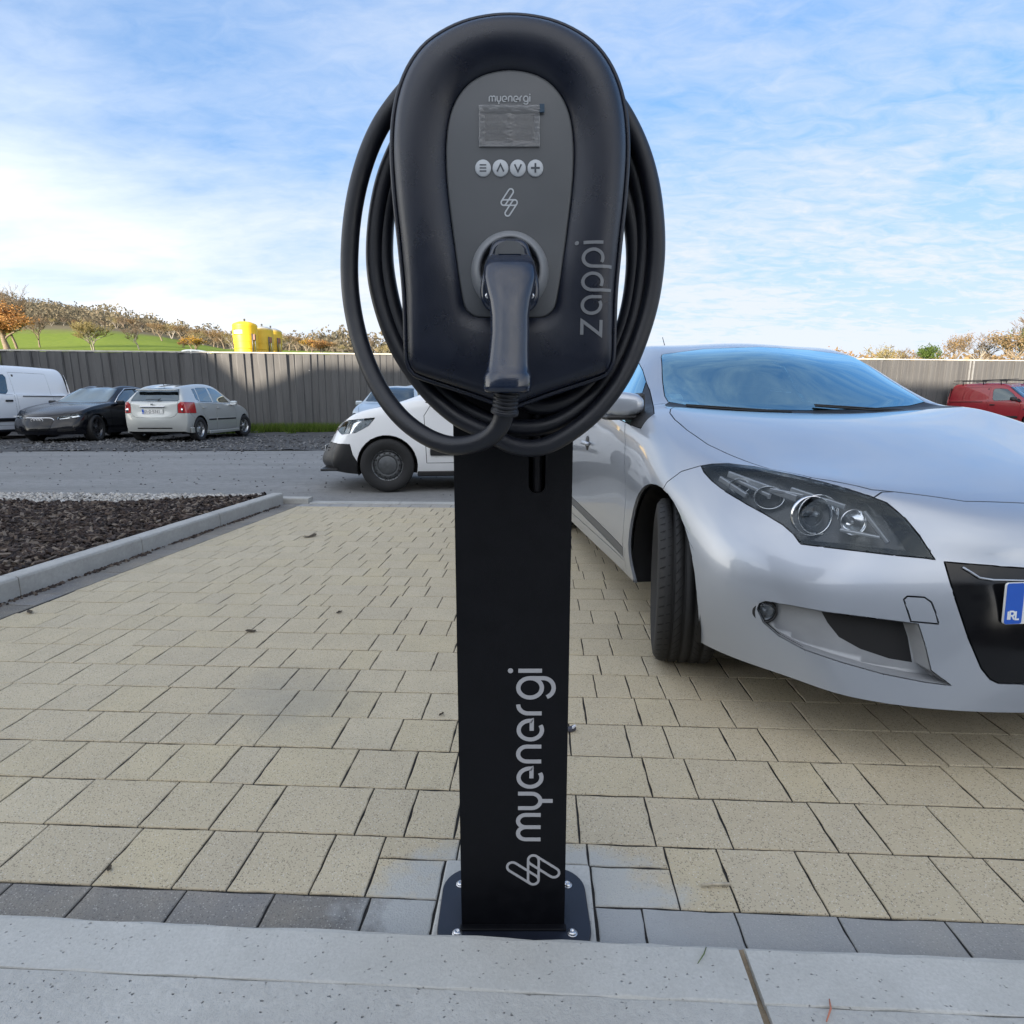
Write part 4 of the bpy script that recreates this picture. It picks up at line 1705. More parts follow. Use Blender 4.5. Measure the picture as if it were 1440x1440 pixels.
class Shell:
    def __init__(s, bm, M=None):
        s.bm, s.M = bm, M
        s.pl = bm.faces.layers.int.new('panel')
        s.names = ['body']
        if M is not None:
            Mi = M.inverted()
            s.cam = Mi @ Vector((0, 0, CAMH))
            s.ex, s.ey, s.ez = (Mi.to_3x3() @ Vector(v) for v in ((1, 0, 0), (0, -PIT_S, -PIT_C), (0, PIT_C, -PIT_S)))

    def proj(s, kind, co):
        if kind == 'side':
            return co.x, co.z
        if kind == 'front':
            return co.y, co.z
        if kind == 'top':
            return co.x, co.y
        d = co - s.cam
        w = d.dot(s.ez)
        return 720 + FPX * d.dot(s.ex) / w, 720 + FPX * d.dot(s.ey) / w

    def plane(s, kind, p, q):
        dx, dy = q[0] - p[0], q[1] - p[1]
        if kind == 'side':
            return Vector((p[0], 0, p[1])), Vector((-dy, 0, dx)).normalized()
        if kind == 'front':
            return Vector((0, p[0], p[1])), Vector((0, -dy, dx)).normalized()
        if kind == 'top':
            return Vector((p[0], p[1], 0)), Vector((-dy, dx, 0)).normalized()
        r = [s.ez + s.ex * ((a - 720) / FPX) + s.ey * ((b - 720) / FPX) for a, b in (p, q)]
        return s.cam, r[0].cross(r[1]).normalized()

    def panel(s, name, kind, poly, filt=None, over=None, smooth=0):
        """cut the outline into the shell and give the faces inside it to panel `name`"""
        if smooth:
            poly = [tuple(p) for p in spline(poly, smooth, True)]
        if name not in s.names:
            s.names.append(name)
        bm = s.bm
        filt = filt or (lambda c, n: True)
        cand = set(f for f in bm.faces if filt(f.calc_center_median(), f.normal))
        xs, ys = [p[0] for p in poly], [p[1] for p in poly]
        ext = max(max(xs) - min(xs), max(ys) - min(ys)) * .02
        x0, x1, y0, y1 = min(xs) - ext, max(xs) + ext, min(ys) - ext, max(ys) + ext
        for i in range(len(poly)):
            p, q = poly[i], poly[(i + 1) % len(poly)]
            L2 = (q[0] - p[0]) ** 2 + (q[1] - p[1]) ** 2
            if L2 < 1e-12:
                continue
            L = math.sqrt(L2)
            dx, dy = (q[0] - p[0]) / L, (q[1] - p[1]) / L
            hit = []
            cache = {}
            for f in cand:
                if not f.is_valid:
                    continue
                lo = hi = None
                a0 = a1 = None
                for v in f.verts:
                    c_ = cache.get(v)
                    if c_ is None:
                        x, y = s.proj(kind, v.co)
                        x -= p[0]
                        y -= p[1]
                        c_ = cache[v] = (x * dx + y * dy, -x * dy + y * dx)
                    a, b = c_
                    lo = b if lo is None or b < lo else lo
                    hi = b if hi is None or b > hi else hi
                    a0 = a if a0 is None or a < a0 else a0
                    a1 = a if a1 is None or a > a1 else a1
                if lo < 0 < hi and a1 > 0 and a0 < L:
                    hit.append(f)
            if not hit:
                continue
            geom = set(hit)
            for f in hit:
                geom.update(f.edges)
                geom.update(f.verts)
            co, no = s.plane(kind, p, q)
            pre = set(bm.faces)
            bmesh.ops.bisect_plane(bm, geom=list(geom), plane_co=co, plane_no=no, dist=2e-5)
            cand = set(f for f in cand if f.is_valid)
            cand.update(f for f in bm.faces if f not in pre)
        k = s.names.index(name)
        for f in bm.faces:
            c = f.calc_center_median()
            if not filt(c, f.normal):
                continue
            if over is not None and s.names[f[s.pl]] not in over:
                continue
            x, y = s.proj(kind, c)
            if x0 < x < x1 and y0 < y < y1 and in_poly(x, y, poly):
                f[s.pl] = k

    def circle_hole(s, u, z, r, ymin=.4, n=40):
        s.panel('__hole', 'side', [(u + r * cos(2 * pi * i / n), z + r * sin(2 * pi * i / n)) for i in range(n)], lambda c, nn: c.y > ymin)

    def finish(s, root, mats, paired=(), gap=.0022, lip=.012, skip=(), inner=None, noshell=()):
        """mirror, split into one mesh per panel (paired panels one per side), gaps and returned edges"""
        bm = s.bm
        h = s.names.index('__hole') if '__hole' in s.names else -1
        bmesh.ops.delete(bm, geom=[f for f in bm.faces if f[s.pl] == h], context='FACES')
        bm.normal_update()
        bm.verts.ensure_lookup_table()
        bm.verts.index_update()
        nv = len(bm.verts)
        co = np.array([v.co[:] for v in bm.verts])
        nr = np.array([v.normal[:] for v in bm.verts])
        cen = np.abs(co[:, 1]) < 1e-4
        nr[cen, 1] = 0
        nr /= np.linalg.norm(nr, axis=1)[:, None] + 1e-9
        mir = np.where(cen, np.arange(nv), np.arange(nv) + nv)
        co2 = np.vstack([co, co * (1, -1, 1)])
        nr2 = np.vstack([nr, nr * (1, -1, 1)])
        groups = {}
        allf = []
        for f in bm.faces:
            ids = [v.index for v in f.verts]
            nm = s.names[f[s.pl]]
            for side, fi in ((1, ids), (-1, [int(mir[i]) for i in ids][::-1])):
                groups.setdefault((nm, side if nm in paired else 0), []).append(fi)
                allf.append((nm, fi))
        out = {}
        for (nm, side), fs in groups.items():
            if nm in skip:
                continue
            out[nm, side] = s.panel_mesh(nm, fs, co2, nr2, mats.get(nm, mats['body']), root, gap, lip)
        if inner is not None:
            used = [fi for nm, fi in allf if nm not in noshell]
            ids = sorted(set(i for f in used for i in f))
            mp = {g: l for l, g in enumerate(ids)}
            mb = MB()
            mb.add([co2[i] - nr2[i] * .016 for i in ids], [tuple(mp[i] for i in f) for f in used], 0, True)
            mb.build('inner_shell', inner, root)
        s.co, s.nr, s.groups = co2, nr2, groups
        bm.free()
        return out

    @staticmethod
    def panel_mesh(nm, fs, co, nr, mat, root, gap, lip):
        cnt = {}
        for f in fs:
            n = len(f)
            for i in range(n):
                e = (f[i], f[(i + 1) % n])
                k = (min(e), max(e))
                cnt.setdefault(k, []).append(e)
        ids = sorted(set(i for f in fs for i in f))
        mp = {g: l for l, g in enumerate(ids)}
        P, N = co[ids].copy(), nr[ids].copy()
        mv = np.zeros_like(P)
        bnd = [v[0] for v in cnt.values() if len(v) == 1]
        for a, b in bnd:
            d = co[b] - co[a]
            L = np.linalg.norm(d)
            if L < 1e-7:
                continue
            for g in (a, b):
                w = np.cross(nr[g], d / L)
                mv[mp[g]] += w
        ln = np.linalg.norm(mv, axis=1)
        k = ln > 1e-6
        P[k] += mv[k] / ln[k][:, None] * gap
        vs = [tuple(p) for p in P]
        ns = [tuple(p) for p in N]
        F = [tuple(mp[i] for i in f) for f in fs]
        top, bot = {}, {}
        for a, b in bnd:
            for g in (a, b):
                if g not in top:
                    l = mp[g]
                    o = -mv[l] / max(ln[l], 1e-6)
                    top[g] = len(vs)
                    vs.append(tuple(P[l]))
                    ns.append(tuple(o))
                    bot[g] = len(vs)
                    vs.append(tuple(P[l] - N[l] * lip))
                    ns.append(tuple(o))
            F.append((top[b], top[a], bot[a], bot[b]))
        me = bpy.data.meshes.new(nm)
        me.from_pydata(vs, [], F)
        me.materials.append(mat)
        me.polygons.foreach_set('use_smooth', [True] * len(F))
        me.normals_split_custom_set_from_vertices(ns)
        me.update()
        return link_mesh(nm, me, root)


def paint(name, color, metal=.0, rough=.35, flake=0., dirt=.0, coat=1.0):
    m, k = new_mat(name)
    co = k.n('ShaderNodeTexCoord').outputs['Object']
    c = (*color, 1)
    n1 = k.noise(co, 3.0, 5, .65)
    if dirt:
        sep = k.n('ShaderNodeSeparateXYZ')
        k.put(sep.inputs[0], co)
        low = k.mapr(k.math('ADD', sep.outputs[2], k.math('MULTIPLY', n1, .35)), .25, .75, dirt, 0)
        c = k.mix(low, c, (.20, .185, .16))
    fl = k.noise(co, 900, 2, .5) if flake else None
    r = k.mapr(n1, .3, .7, rough - .03, rough + .04)
    finish(k, c, r, metal, fl, flake, coat, k.mapr(n1, .35, .7, .015, .05))
    return m


m_tyre = plain('tyre_rubber', (.013, .013, .0135), .75, 0, .35, 14, .0006, 200)
m_blktrim = plain('black_trim', (.008, .008, .009), .45, 0, .2, 20, .0004, 300)
m_gloss = plain('gloss_black', (.004, .004, .005), .12, 0, .1, 6, spec=.35)
m_alloy = plain('alloy', (.50, .51, .52), .28, .9, .08, 20)
m_alloyd = plain('alloy_dark', (.10, .10, .105), .3, .8, .1, 20)
m_steelw = plain('steel_wheel', (.10, .105, .11), .45, .5, .2, 20)
m_chrome = plain('chrome', (.80, .80, .81), .08, 1.0)
m_platew = plain('plate_white', (.72, .72, .70), .4, 0, .05, 30)
m_plateb = plain('plate_blue', (.015, .10, .50), .35)
m_platek = plain('plate_ink', (.02, .02, .03), .5)
m_platewh = plain('plate_letter_white', (.78, .80, .80), .5)
m_redlamp = plain('red_lamp', (.35, .012, .015), .12, 0, .2, 25, coat=1.)
m_lampw = plain('lamp_reflector', (.75, .76, .78), .12, 1.0, .1, 40)
m_lampgrey = plain('lamp_grey', (.30, .31, .33), .25, .3)
m_glass = glass_mat('car_glass', (.36, .56, .66), .01, 1.62, 4.0, (.62, .92, 1.0))
m_glassd = glass_mat('dark_glass', (.10, .14, .16), .02, 1.6, 1.9, (.80, .94, 1.0))
m_lens = glass_mat('lamp_lens', (.90, .93, .95), .01, 1.4, .7, (1, 1, 1), .005)
m_cabin = plain('cabin_dark', (.022, .023, .026), .8, 0, .2, 10)
m_seat = plain('seat_cloth', (.045, .047, .055), .9, 0, .2, 30)
m_mirrorg = plain('mirror_glass', (.75, .77, .79), .03, 1.0)


def wheel(root, u, y, side, r, w, rim_r, style, turn=0., rimmat=None, tread=False, name='wheel'):
    """tyre + rim, axle across the car; side=+1 puts the face towards +y"""
    e = empty(name, (0, 0, 0))
    e.parent = root
    e.location = (u, y, r)
    e.rotation_euler = (0, 0, turn)
    M = Matrix.Rotation(-pi / 2, 4, 'X') if side > 0 else Matrix.Rotation(pi / 2, 4, 'X')   # local z -> +y / -y
    hw = w / 2
    t = MB()
    n = 72 if tread else 40
    sh = .86
    prof = [(rim_r - .012, -hw * .75), (rim_r + .006, -hw * .86), (rim_r + (r - rim_r) * .45, -hw * 1.03), (r - .022, -hw * .98), (r - .006, -hw * .86)]
    gro = []
    if tread:
        for g in (-.52, -.17, .17, .52):
            gro += [(r - .0008, hw * (g - .055)), (r - .008, hw * (g - .045)), (r - .008, hw * (g + .045)), (r - .0008, hw * (g + .055))]
        prof += [(r - .001, -hw * .78)] + gro + [(r - .001, hw * .78)]
    else:
        prof += [(r, -hw * .7), (r, hw * .7)]
    prof += [(r - .006, hw * .86), (r - .022, hw * .98), (rim_r + (r - rim_r) * .45, hw * 1.03), (rim_r + .006, hw * .86), (rim_r - .012, hw * .75)]
    t.lathe(prof, n, M)
    ty = t.build('tyre', m_tyre, e)
    if tread:
        tb = MB()
        for i in range(58):
            a = 2 * pi * i / 58
            for z0, z1, sk in ((-.97, -.60, .05), (-.46, -.24, .10), (.24, .46, -.10), (.60, .97, -.05)):
                for q in range(1):
                    aa, bb = a, a + sk
                    dz = .008
                    v = []
                    for ang, z in ((aa, z0 * hw), (bb, z1 * hw)):
                        for da in (-.007, .007):
                            rr_ = r + .0006 if abs(z) < hw * .8 else r - .0045
                            v.append(tuple(M @ Vector((rr_ * cos(ang + da), rr_ * sin(ang + da), z))))
                    tb.add(v, [(0, 1, 3, 2)])
        tb.build('tread_sipes', plain('tyre_groove', (.006, .006, .006), .9), e, kind='stuff')
    rm = MB()
    R = rim_r
    rm.lathe([(R - .012, -hw * .75), (R - .03, -hw * .5), (R - .035, hw * .1), (R - .02, hw * .62), (R - .004, hw * .72), (R + .004, hw * .84), (R + .006, hw * .80)], 40, M)
    ro = rm.build('rim', rimmat or m_alloy, e)
    sp = MB()
    if style == 'steel':
        sp.lathe([(R - .03, hw * .35), (R * .82, hw * .55), (R * .62, hw * .72), (R * .58, hw * .60), (R * .3, hw * .62), (0, hw * .64)], 32, M)
        for i in range(14):
            a = 2 * pi * i / 14
            sp.lathe([(R * .062, 0), (0, .001)], 8, M @ Matrix.Translation((R * .73 * cos(a), R * .73 * sin(a), hw * .66)), m=1)
        sp.lathe([(R * .56, hw * .74), (R * .50, hw * .80), (0, hw * .82)], 28, M, m=0)
        sp.build('wheel_disc', [rimmat or m_steelw, m_blktrim], e)
    else:
        ns, wd, dish = style
        sp.lathe([(.062, hw * .2), (.062, hw * .58), (.05, hw * .64), (0, hw * .65)], 20, M)
        for i in range(ns):
            a = 2 * pi * i / ns
            for off in ((-.5, .5) if wd < 0 else (0,)):
                ww = abs(wd)
                c_, s_ = cos(a), sin(a)
                v = []
                for rr_, hwid, zz in ((.05, ww * .8, hw * .60), (R * .6, ww * .62, hw * (.56 + dish)), (R - .006, ww, hw * .68)):
                    o2 = off * ww * 2.6 * (rr_ / R)
                    for sgn in (-1, 1):
                        for dz in (0, -.018):
                            p = Vector((rr_, sgn * hwid * .5 + o2, zz + dz))
                            v.append(tuple(M @ Vector((p.x * c_ - p.y * s_, p.x * s_ + p.y * c_, p.z))))
                fs = []
                for q in range(2):
                    b = q * 4
                    fs += [(b, b + 2, b + 6, b + 4), (b + 2, b + 3, b + 7, b + 6), (b + 1, b, b + 4, b + 5), (b + 1, b + 5, b + 7, b + 3)]
                sp.add(v, fs)
        sp.build('spokes', rimmat or m_alloy, e)
        MB().lathe([(R - .035, -hw * .1), (.0, -hw * .05)], 28, M).build('brake_disc', m_steelw, e)
    return e


def arch_liner(root, u, z, r, y0, y1):
    mb = MB()
    n = 26
    for sg in (1, -1):
        v = []
        for i in range(n + 1):
            a = radians(-20 + 220 * i / n)
            v += [(u + r * cos(a), sg * y0, z + r * sin(a)), (u + r * cos(a), sg * y1, z + r * sin(a))]
        f = [(2 * i, 2 * i + 2, 2 * i + 3, 2 * i + 1) for i in range(n)]
        mb.add(v, f, 0, True)
        mb.add([(u + r * cos(radians(-20 + 220 * i / n)), sg * y1, z + r * sin(radians(-20 + 220 * i / n))) for i in range(n + 1)], [tuple(range(n + 1))])
    mb.build('wheel_arch_liner', m_blktrim, root, kind='stuff')


def irish_plate(root, txt, M, w=.52, h=.11, front=True):
    """number plate: M maps (x right, y up, z out)"""
    pb = MB().prism(rrect(-w / 2, w / 2, -h / 2, h / 2, .008, 3), -.006, 0, M)
    p = pb.build('number_plate', m_platew, root)
    MB().prism(rrect(-w / 2 + .0008, -w / 2 + .05, -h / 2 + .001, h / 2 - .001, .006, 3), 0, .0012, M).build('blue_band', m_plateb, p)
    mb, wd = text_mb(txt, .05, .0095, .0008, Matrix(), .24)
    sc = min(1.0, (w - .09) / wd)
    T = M @ Matrix.Translation((-w / 2 + .062, -.035, 0)) @ Matrix.Diagonal((sc, 1, 1, 1))
    mb.v = [tuple(T @ Vector(v)) for v in mb.v]
    mb.build('plate_lettering', m_platek, p)
    mb, wd = text_mb('IRL', .0155, .0042, .0008, M @ Matrix.Translation((-w / 2 + .0085, -.042, .0012)), .26)
    mb.build('country_letters', m_platewh, p)
    return p
# ------------------------------------------------------------------ the silver hatchback beside the charger
m_silver = paint('silver_paint', (.37, .40, .45), .50, .33, .00006)
m_dark_in = plain('intake_black', (.004, .004, .005), .7)
m_silver_in = plain('intake_satin', (.30, .31, .325), .4, .3, .1, 10)


m_hlens = glass_mat('headlight_lens', (.93, .95, .96), .008, 1.38, .7, (.80, .92, 1.0), .018)


def silver_hatch():
    X0, Y0, yaw = 1.53, 1.50, -.105
    root = empty('parked_car', (X0, Y0, 0), pi / 2 - yaw, label='silver three-door hatchback parked beside the charger with its front wheel turned', cat='car')
    M = car_axes(X0, Y0, yaw)
    Mi = M.inverted()
    st = [
        [(.26, .70, .20), (.30, .735, .37), (.29, .712, .50), (.325, .665, .602), (.425, .628, .757), (.36, .565, .757), (.272, .455, .746), (.178, .25, .724), (.15, 0, .716)],
        [(.50, .835, .20), (.50, .868, .37), (.50, .855, .55), (.53, .815, .675), (.60, .752, .772), (.60, .70, .796), (.56, .60, .803), (.52, .32, .818), (.50, 0, .824)],
        [(.86, .86, .20), (.86, .893, .38), (.86, .907, .58), (.86, .89, .72), (.88, .832, .835), (.90, .768, .875), (.90, .68, .893), (.86, .36, .903), (.84, 0, .906)],
        [(1.22, .855, .20), (1.22, .886, .36), (1.22, .886, .55), (1.22, .882, .73), (1.20, .846, .885), (1.21, .775, .952), (1.20, .695, .970), (1.16, .38, .957), (1.14, 0, .950)],
        [(1.46, .85, .20), (1.46, .876, .36), (1.46, .878, .55), (1.46, .884, .75), (1.46, .857, .908), (1.47, .80, .962), (1.425, .685, .992), (1.39, .38, .962), (1.37, 0, .950)],
        [(1.70, .85, .20), (1.70, .872, .36), (1.70, .877, .55), (1.70, .886, .76), (1.70, .862, .92), (1.70, .822, .972), (1.70, .635, 1.128), (1.65, .35, 1.143), (1.63, 0, 1.147)],
        [(1.98, .85, .20), (1.98, .870, .36), (1.98, .877, .55), (1.98, .888, .77), (1.98, .866, .935), (1.98, .825, .985), (1.98, .575, 1.262), (1.95, .30, 1.296), (1.93, 0, 1.308)],
        [(2.55, .85, .20), (2.55, .868, .36), (2.55, .878, .55), (2.55, .890, .79), (2.55, .87, .965), (2.55, .825, 1.012), (2.50, .575, 1.315), (2.50, .30, 1.342), (2.50, 0, 1.352)],
        [(3.10, .85, .20), (3.10, .87, .36), (3.10, .885, .55), (3.10, .897, .80), (3.10, .87, .995), (3.10, .81, 1.045), (3.10, .56, 1.295), (3.10, .30, 1.325), (3.10, 0, 1.335)],
        [(3.50, .86, .21), (3.50, .885, .38), (3.50, .905, .58), (3.50, .905, .82), (3.50, .865, 1.02), (3.50, .79, 1.07), (3.50, .53, 1.24), (3.50, .28, 1.27), (3.50, 0, 1.28)],
        [(3.92, .81, .24), (3.94, .835, .40), (3.95, .84, .58), (3.95, .83, .82), (3.93, .79, .99), (3.92, .72, 1.04), (3.88, .48, 1.15), (3.88, .25, 1.18), (3.88, 0, 1.19)],
        [(4.12, .68, .27), (4.16, .70, .42), (4.17, .70, .60), (4.16, .69, .82), (4.12, .66, .94), (4.13, .57, .985), (4.12, .44, 1.03), (4.15, .22, 1.05), (4.16, 0, 1.06)],
    ]
    front = [
        [(.135, .60, .195), (.048, .45, .195), (.004, .25, .192), (-.012, 0, .190)],
        [(.165, .61, .365), (.075, .445, .36), (.018, .245, .36), (.0, 0, .36)],
        [(.180, .585, .50), (.098, .43, .495), (.040, .24, .492), (.022, 0, .49)],
        [(.216, .552, .597), (.132, .405, .590), (.074, .232, .587), (.056, 0, .586)],
    ]
    rear = [[(4.20 + .02 * k, y, z) for y in (.58, .44, .22, 0)] for k, z in ((0, .28), (2, .43), (2, .60), (1, .82))]
    V, F = cage_from(st, front, rear)
    ns = len(st)
    vi = {tuple(np.round(p, 4)): i for i, p in enumerate(V)}
    gid = lambda p: vi[tuple(np.round(p, 4))]
    cr = []
    chain = lambda pts, c: [cr.append((gid(a), gid(b), c)) for a, b in zip(pts, pts[1:])]
    chain([st[s][6] for s in range(0, 5)], .42)
    chain([st[0][3]] + front[3], .75)
    chain([st[1][3], st[0][3]], .5)
    chain([st[s][6] for s in range(4, 9)], .35)
    chain([st[0][0]] + front[0], .9)
    chain([st[s][0] for s in range(0, ns)], .9)
    chain([st[4][t] for t in (6, 7, 8)], .6)
    bm = smooth_half(V, F, 3, cr)
    sh = Shell(bm, M)
    face_cam = lambda c, n: n.dot(sh.cam - c) > 0
    ff = lambda c, n: c.x < 1.0 and n.dot(sh.cam - c) > -.05 and c.y > -.01
    # glass
    sh.panel('windscreen', 'front', [(-.05, .962), (.30, .970), (.55, .985), (.650, 1.003), (.648, 1.03), (.605, 1.125), (.552, 1.235), (.535, 1.252), (.30, 1.284), (-.05, 1.297)], lambda c, n: 1.3 < c.x < 2.1 and n.x < -.2)
    sw = lambda c, n: c.y > .3 and n.y > .25
    sd = lambda c, n: c.y > .35 and 1.25 < c.x < 2.78 and n.dot(sh.cam - c) > 0 and n.y > .1
    sh.panel('side_window', 'px', [(896, 506), (904, 521), (909, 538), (901, 560), (893, 580), (886, 597), (850, 580), (806, 562), (806, 520), (850, 508), (866, 503)], sd)
    sh.panel('mirror_sail', 'px', [(908.5, 537), (914, 550), (919, 572), (921, 592), (915, 601), (905, 604), (886, 597), (893, 580), (901, 560)], sd)
    sh.panel('quarter_window', 'side', [(2.84, 1.078), (2.79, 1.27), (3.10, 1.25), (3.36, 1.195), (3.45, 1.16), (3.30, 1.11)], sw)
    sh.panel('rear_window', 'front', [(-.05, 1.05), (.42, 1.03), (.42, 1.12), (-.05, 1.15)], lambda c, n: c.x > 3.8 and n.z > .0)
    # bonnet, cowl
    sh.panel('bonnet', 'top', [(.163, -.05), (.163, .04), (.190, .25), (.285, .46), (.40, .575), (.52, .645), (.70, .705), (.80, .735), (.95, .755), (1.08, .757), (1.17, .745), (1.225, .722), (1.27, .69), (1.285, .40), (1.275, -.05)], lambda c, n: n.z > .25 and c.z > .6)
    sh.panel('cowl', 'top', [(1.277, -.06), (1.287, .40), (1.272, .69), (1.30, .70), (1.42, .675), (1.50, .6), (1.50, -.06)], lambda c, n: n.z > .3 and c.z > .85, over=('body',))
    # lamps and bumper, drawn on the surface
    HL = [(986, 655), (1000, 652.5), (1024, 651.5), (1060, 655.5), (1120, 668), (1180, 684), (1222, 697), (1247, 707), (1272, 728), (1293, 753), (1308, 775), (1315, 787), (1303, 785), (1255, 780.5), (1200, 774), (1150, 768), (1126, 765), (1116, 751), (1101, 738), (1076, 723), (1050, 709), (1020, 691), (1001, 676), (990, 664)]
    sh.panel('headlight', 'px', HL, ff)
    sh.panel('bumper', 'px', [(927, 702), (931, 690), (938, 678), (958, 663), (985, 655), (1020, 670), (1100, 700), (1200, 720), (1240, 692), (1330, 690), (1440, 690), (1800, 690), (1900, 1200), (700, 1200), (880, 905)], lambda c, n: c.x < .86, over=('body', 'bonnet') if False else ('body',))
    sh.panel('grille', 'px', [(1328, 790), (1360, 793), (1440, 799), (1560, 806), (1640, 808), (1640, 966), (1440, 962), (1404, 961), (1392, 955), (1380, 940), (1362, 898), (1342, 838)], ff, over=('bumper',))
    sh.panel('fog_recess', 'px', [(1065, 857), (1068, 849), (1076, 846), (1090, 848), (1160, 861), (1230, 870), (1291, 878), (1300, 905), (1309, 943), (1322, 953), (1338, 964), (1300, 959), (1240, 947), (1180, 930), (1130, 913), (1095, 894), (1074, 876)], ff, over=('bumper',))
    sh.panel('lower_intake', 'px', [(1163, 863), (1230, 870), (1290, 878), (1299, 905), (1306, 944), (1270, 938), (1225, 923), (1192, 905), (1174, 883)], ff, over=('fog_recess',))
    sh.panel('tow_cover', 'px', [(1271, 843), (1276, 838.5), (1300, 840), (1310, 847), (1316, 862), (1320, 877.5), (1281, 874), (1276, 858)], ff, over=('bumper',))
    # sides
    dl = [(1.335, .36), (1.31, .60), (1.37, .82), (1.475, .945)]
    sh.panel('fender', 'side', [(.40, .10), (1.335, .10)] + dl + [(1.40, 1.03), (.40, 1.03)], lambda c, n: c.y > .55, over=('body',))
    sh.panel('door', 'side', dl + [(1.50, .958), (2.0, 1.005), (2.81, 1.058), (2.86, .8), (2.80, .5), (2.66, .27), (1.36, .27)], lambda c, n: c.y > .5 and n.y > .2, over=('body',))
    sh.panel('door_moulding', 'side', [(1.345, .285), (1.345, .335), (2.60, .385), (2.60, .335)], lambda c, n: c.y > .5, over=('door',))
    sh.panel('tail_lamp', 'side', [(3.92, .80), (4.22, .80), (4.22, .96), (3.98, .98)], lambda c, n: c.y > .45, over=('body',))
    sh.circle_hole(.872, .33, .362)
    sh.circle_hole(3.50, .33, .362)
    mats = {'body': m_silver, 'windscreen': m_glass, 'side_window': m_glass, 'quarter_window': m_glassd, 'rear_window': m_glassd, 'mirror_sail': m_blktrim, 'cowl': m_blktrim,
            'headlight': m_hlens, 'grille': m_gloss, 'door_moulding': plain('moulding_grey', (.075, .08, .088), .4), 'tail_lamp': m_redlamp}
    pr = ('side_window', 'quarter_window', 'mirror_sail', 'headlight', 'fender', 'door', 'door_moulding', 'tail_lamp', 'tow_cover')
    out = sh.finish(root, mats, pr, skip=('fog_recess', 'lower_intake'), inner=m_cabin, noshell=('windscreen', 'side_window', 'quarter_window', 'rear_window', 'headlight', 'fog_recess', 'lower_intake', 'cowl', 'mirror_sail'))
    co, nr, groups = sh.co, sh.nr, sh.groups

    from mathutils.bvhtree import BVHTree
    bv = {}

    def surf(nm, px, py):
        """point and normal on a panel where the photograph shows (px, py), car coordinates"""
        if nm not in bv:
            fs = [f for (n_, sd), g in groups.items() if n_ == nm for f in g]
            bv[nm] = BVHTree.FromPolygons([Vector(p) for p in co], fs)
        d = sh.ez + sh.ex * ((px - 720) / FPX) + sh.ey * ((py - 720) / FPX)
        h, n_, _, _ = bv[nm].ray_cast(sh.cam, d.normalized())
        if h is None:
            h, n_, _, _ = bv[nm].find_nearest(sh.cam + d.normalized() * 2.0)
        return h, n_

    def recess(keys, depth, mat_of, wallmat, name, sy=1, du=0.0):
        """floor set back from the surface with walls round its edge"""
        mb = MB()
        fs, fm = [], []
        for nm in keys:
            for (n_, sd), g in groups.items():
                if n_ == nm:
                    for f in g:
                        yy = np.mean([co[i][1] for i in f])
                        if yy * sy > 0:
                            fs.append(f)
                            fm.append(mat_of(nm))
        ids = sorted(set(i for f in fs for i in f))
        mp = {g: l for l, g in enumerate(ids)}
        cen = co[ids].mean(0)
        flo = [tuple(co[i] + (cen - co[i]) * .05 + np.array([depth + du, 0, 0]) * 1.0 - nr[i] * depth * .25) for i in ids]
        top = [tuple(co[i] - nr[i] * .002) for i in ids]
        n = len(ids)
        mats_ = []
        for f, m_ in zip(fs, fm):
            if m_ not in mats_:
                mats_.append(m_)
        mats_.append(wallmat)
        cnt = {}
        for f in fs:
            for i in range(len(f)):
                e = (f[i], f[(i + 1) % len(f)])
                cnt.setdefault((min(e), max(e)), []).append(e)
        mb.add(flo + top, [], 0)
        for f, m_ in zip(fs, fm):
            mb.f.append(tuple(mp[i] for i in f))
            mb.m.append(mats_.index(m_))
            mb.sm.append(True)
        for v in cnt.values():
            if len(v) == 1:
                a, b = v[0]
                mb.f.append((mp[a], mp[b], n + mp[b], n + mp[a])[::-1])
                mb.m.append(len(mats_) - 1)
                mb.sm.append(False)
        return mb.build(name, mats_, root)

    m_lampstep = plain('lamp_step', (.34, .35, .37), .3, .6)
    m_lampblk = plain('lamp_black', (.016, .018, .021), .3, 0, .2, 20)
    for sy in (1, -1):
        recess(('fog_recess', 'lower_intake'), .040, lambda n_: m_silver_in if n_ == 'fog_recess' else m_dark_in, m_silver_in, 'fog_recess', sy)
        hb_ = recess(('headlight',), .07, lambda n_: m_lampblk, m_lampblk, 'lamp_bowl', sy)
        lens = out['headlight', sy]
        hb_.parent = lens
        fl = lambda p: Vector((p.x, p.y * sy, p.z))

        def bowl(px, py, r, depth, back, ax, name, mat, squash=1.0, par=None):
            p, n_ = surf('headlight', px, py)
            c = fl(p + Vector((back, 0, 0)))
            a = Vector((ax[0], ax[1] * sy, ax[2])).normalized()
            q = a.to_track_quat('Z', 'Y').to_matrix().to_4x4()
            T = Matrix.Translation(c) @ q @ Matrix.Diagonal((1, squash, 1, 1))
            mb = MB().lathe([(r, 0), (r * 1.06, .003), (r * 1.06, -.004), (r * .99, -.006), (r * .9, -depth * .35), (r * .7, -depth * .7), (r * .35, -depth * .95), (0.004, -depth)], 30, T)
            mb.lathe([(r * .16, -depth), (r * .16, -depth * .25), (r * .12, -depth * .12), (0, -depth * .08)], 14, T, m=1)
            mb.build(name, [mat, m_lampgrey], par or lens)
        ax = (-1, .12, .06)
        bowl(1164, 728, .058, .065, .045, ax, 'main_reflector', m_lampw)
        p, n_ = surf('headlight', 1150, 728)
        T = Matrix.Translation(fl(p + Vector((.03, 0, 0)))) @ Vector((ax[0], ax[1] * sy, ax[2])).to_track_quat('Z', 'Y').to_matrix().to_4x4()
        MB().lathe([(.034, -.03), (.034, 0), (.030, .008), (.018, .014), (0, .016)], 28, T).build('projector_lens', m_lens, lens)
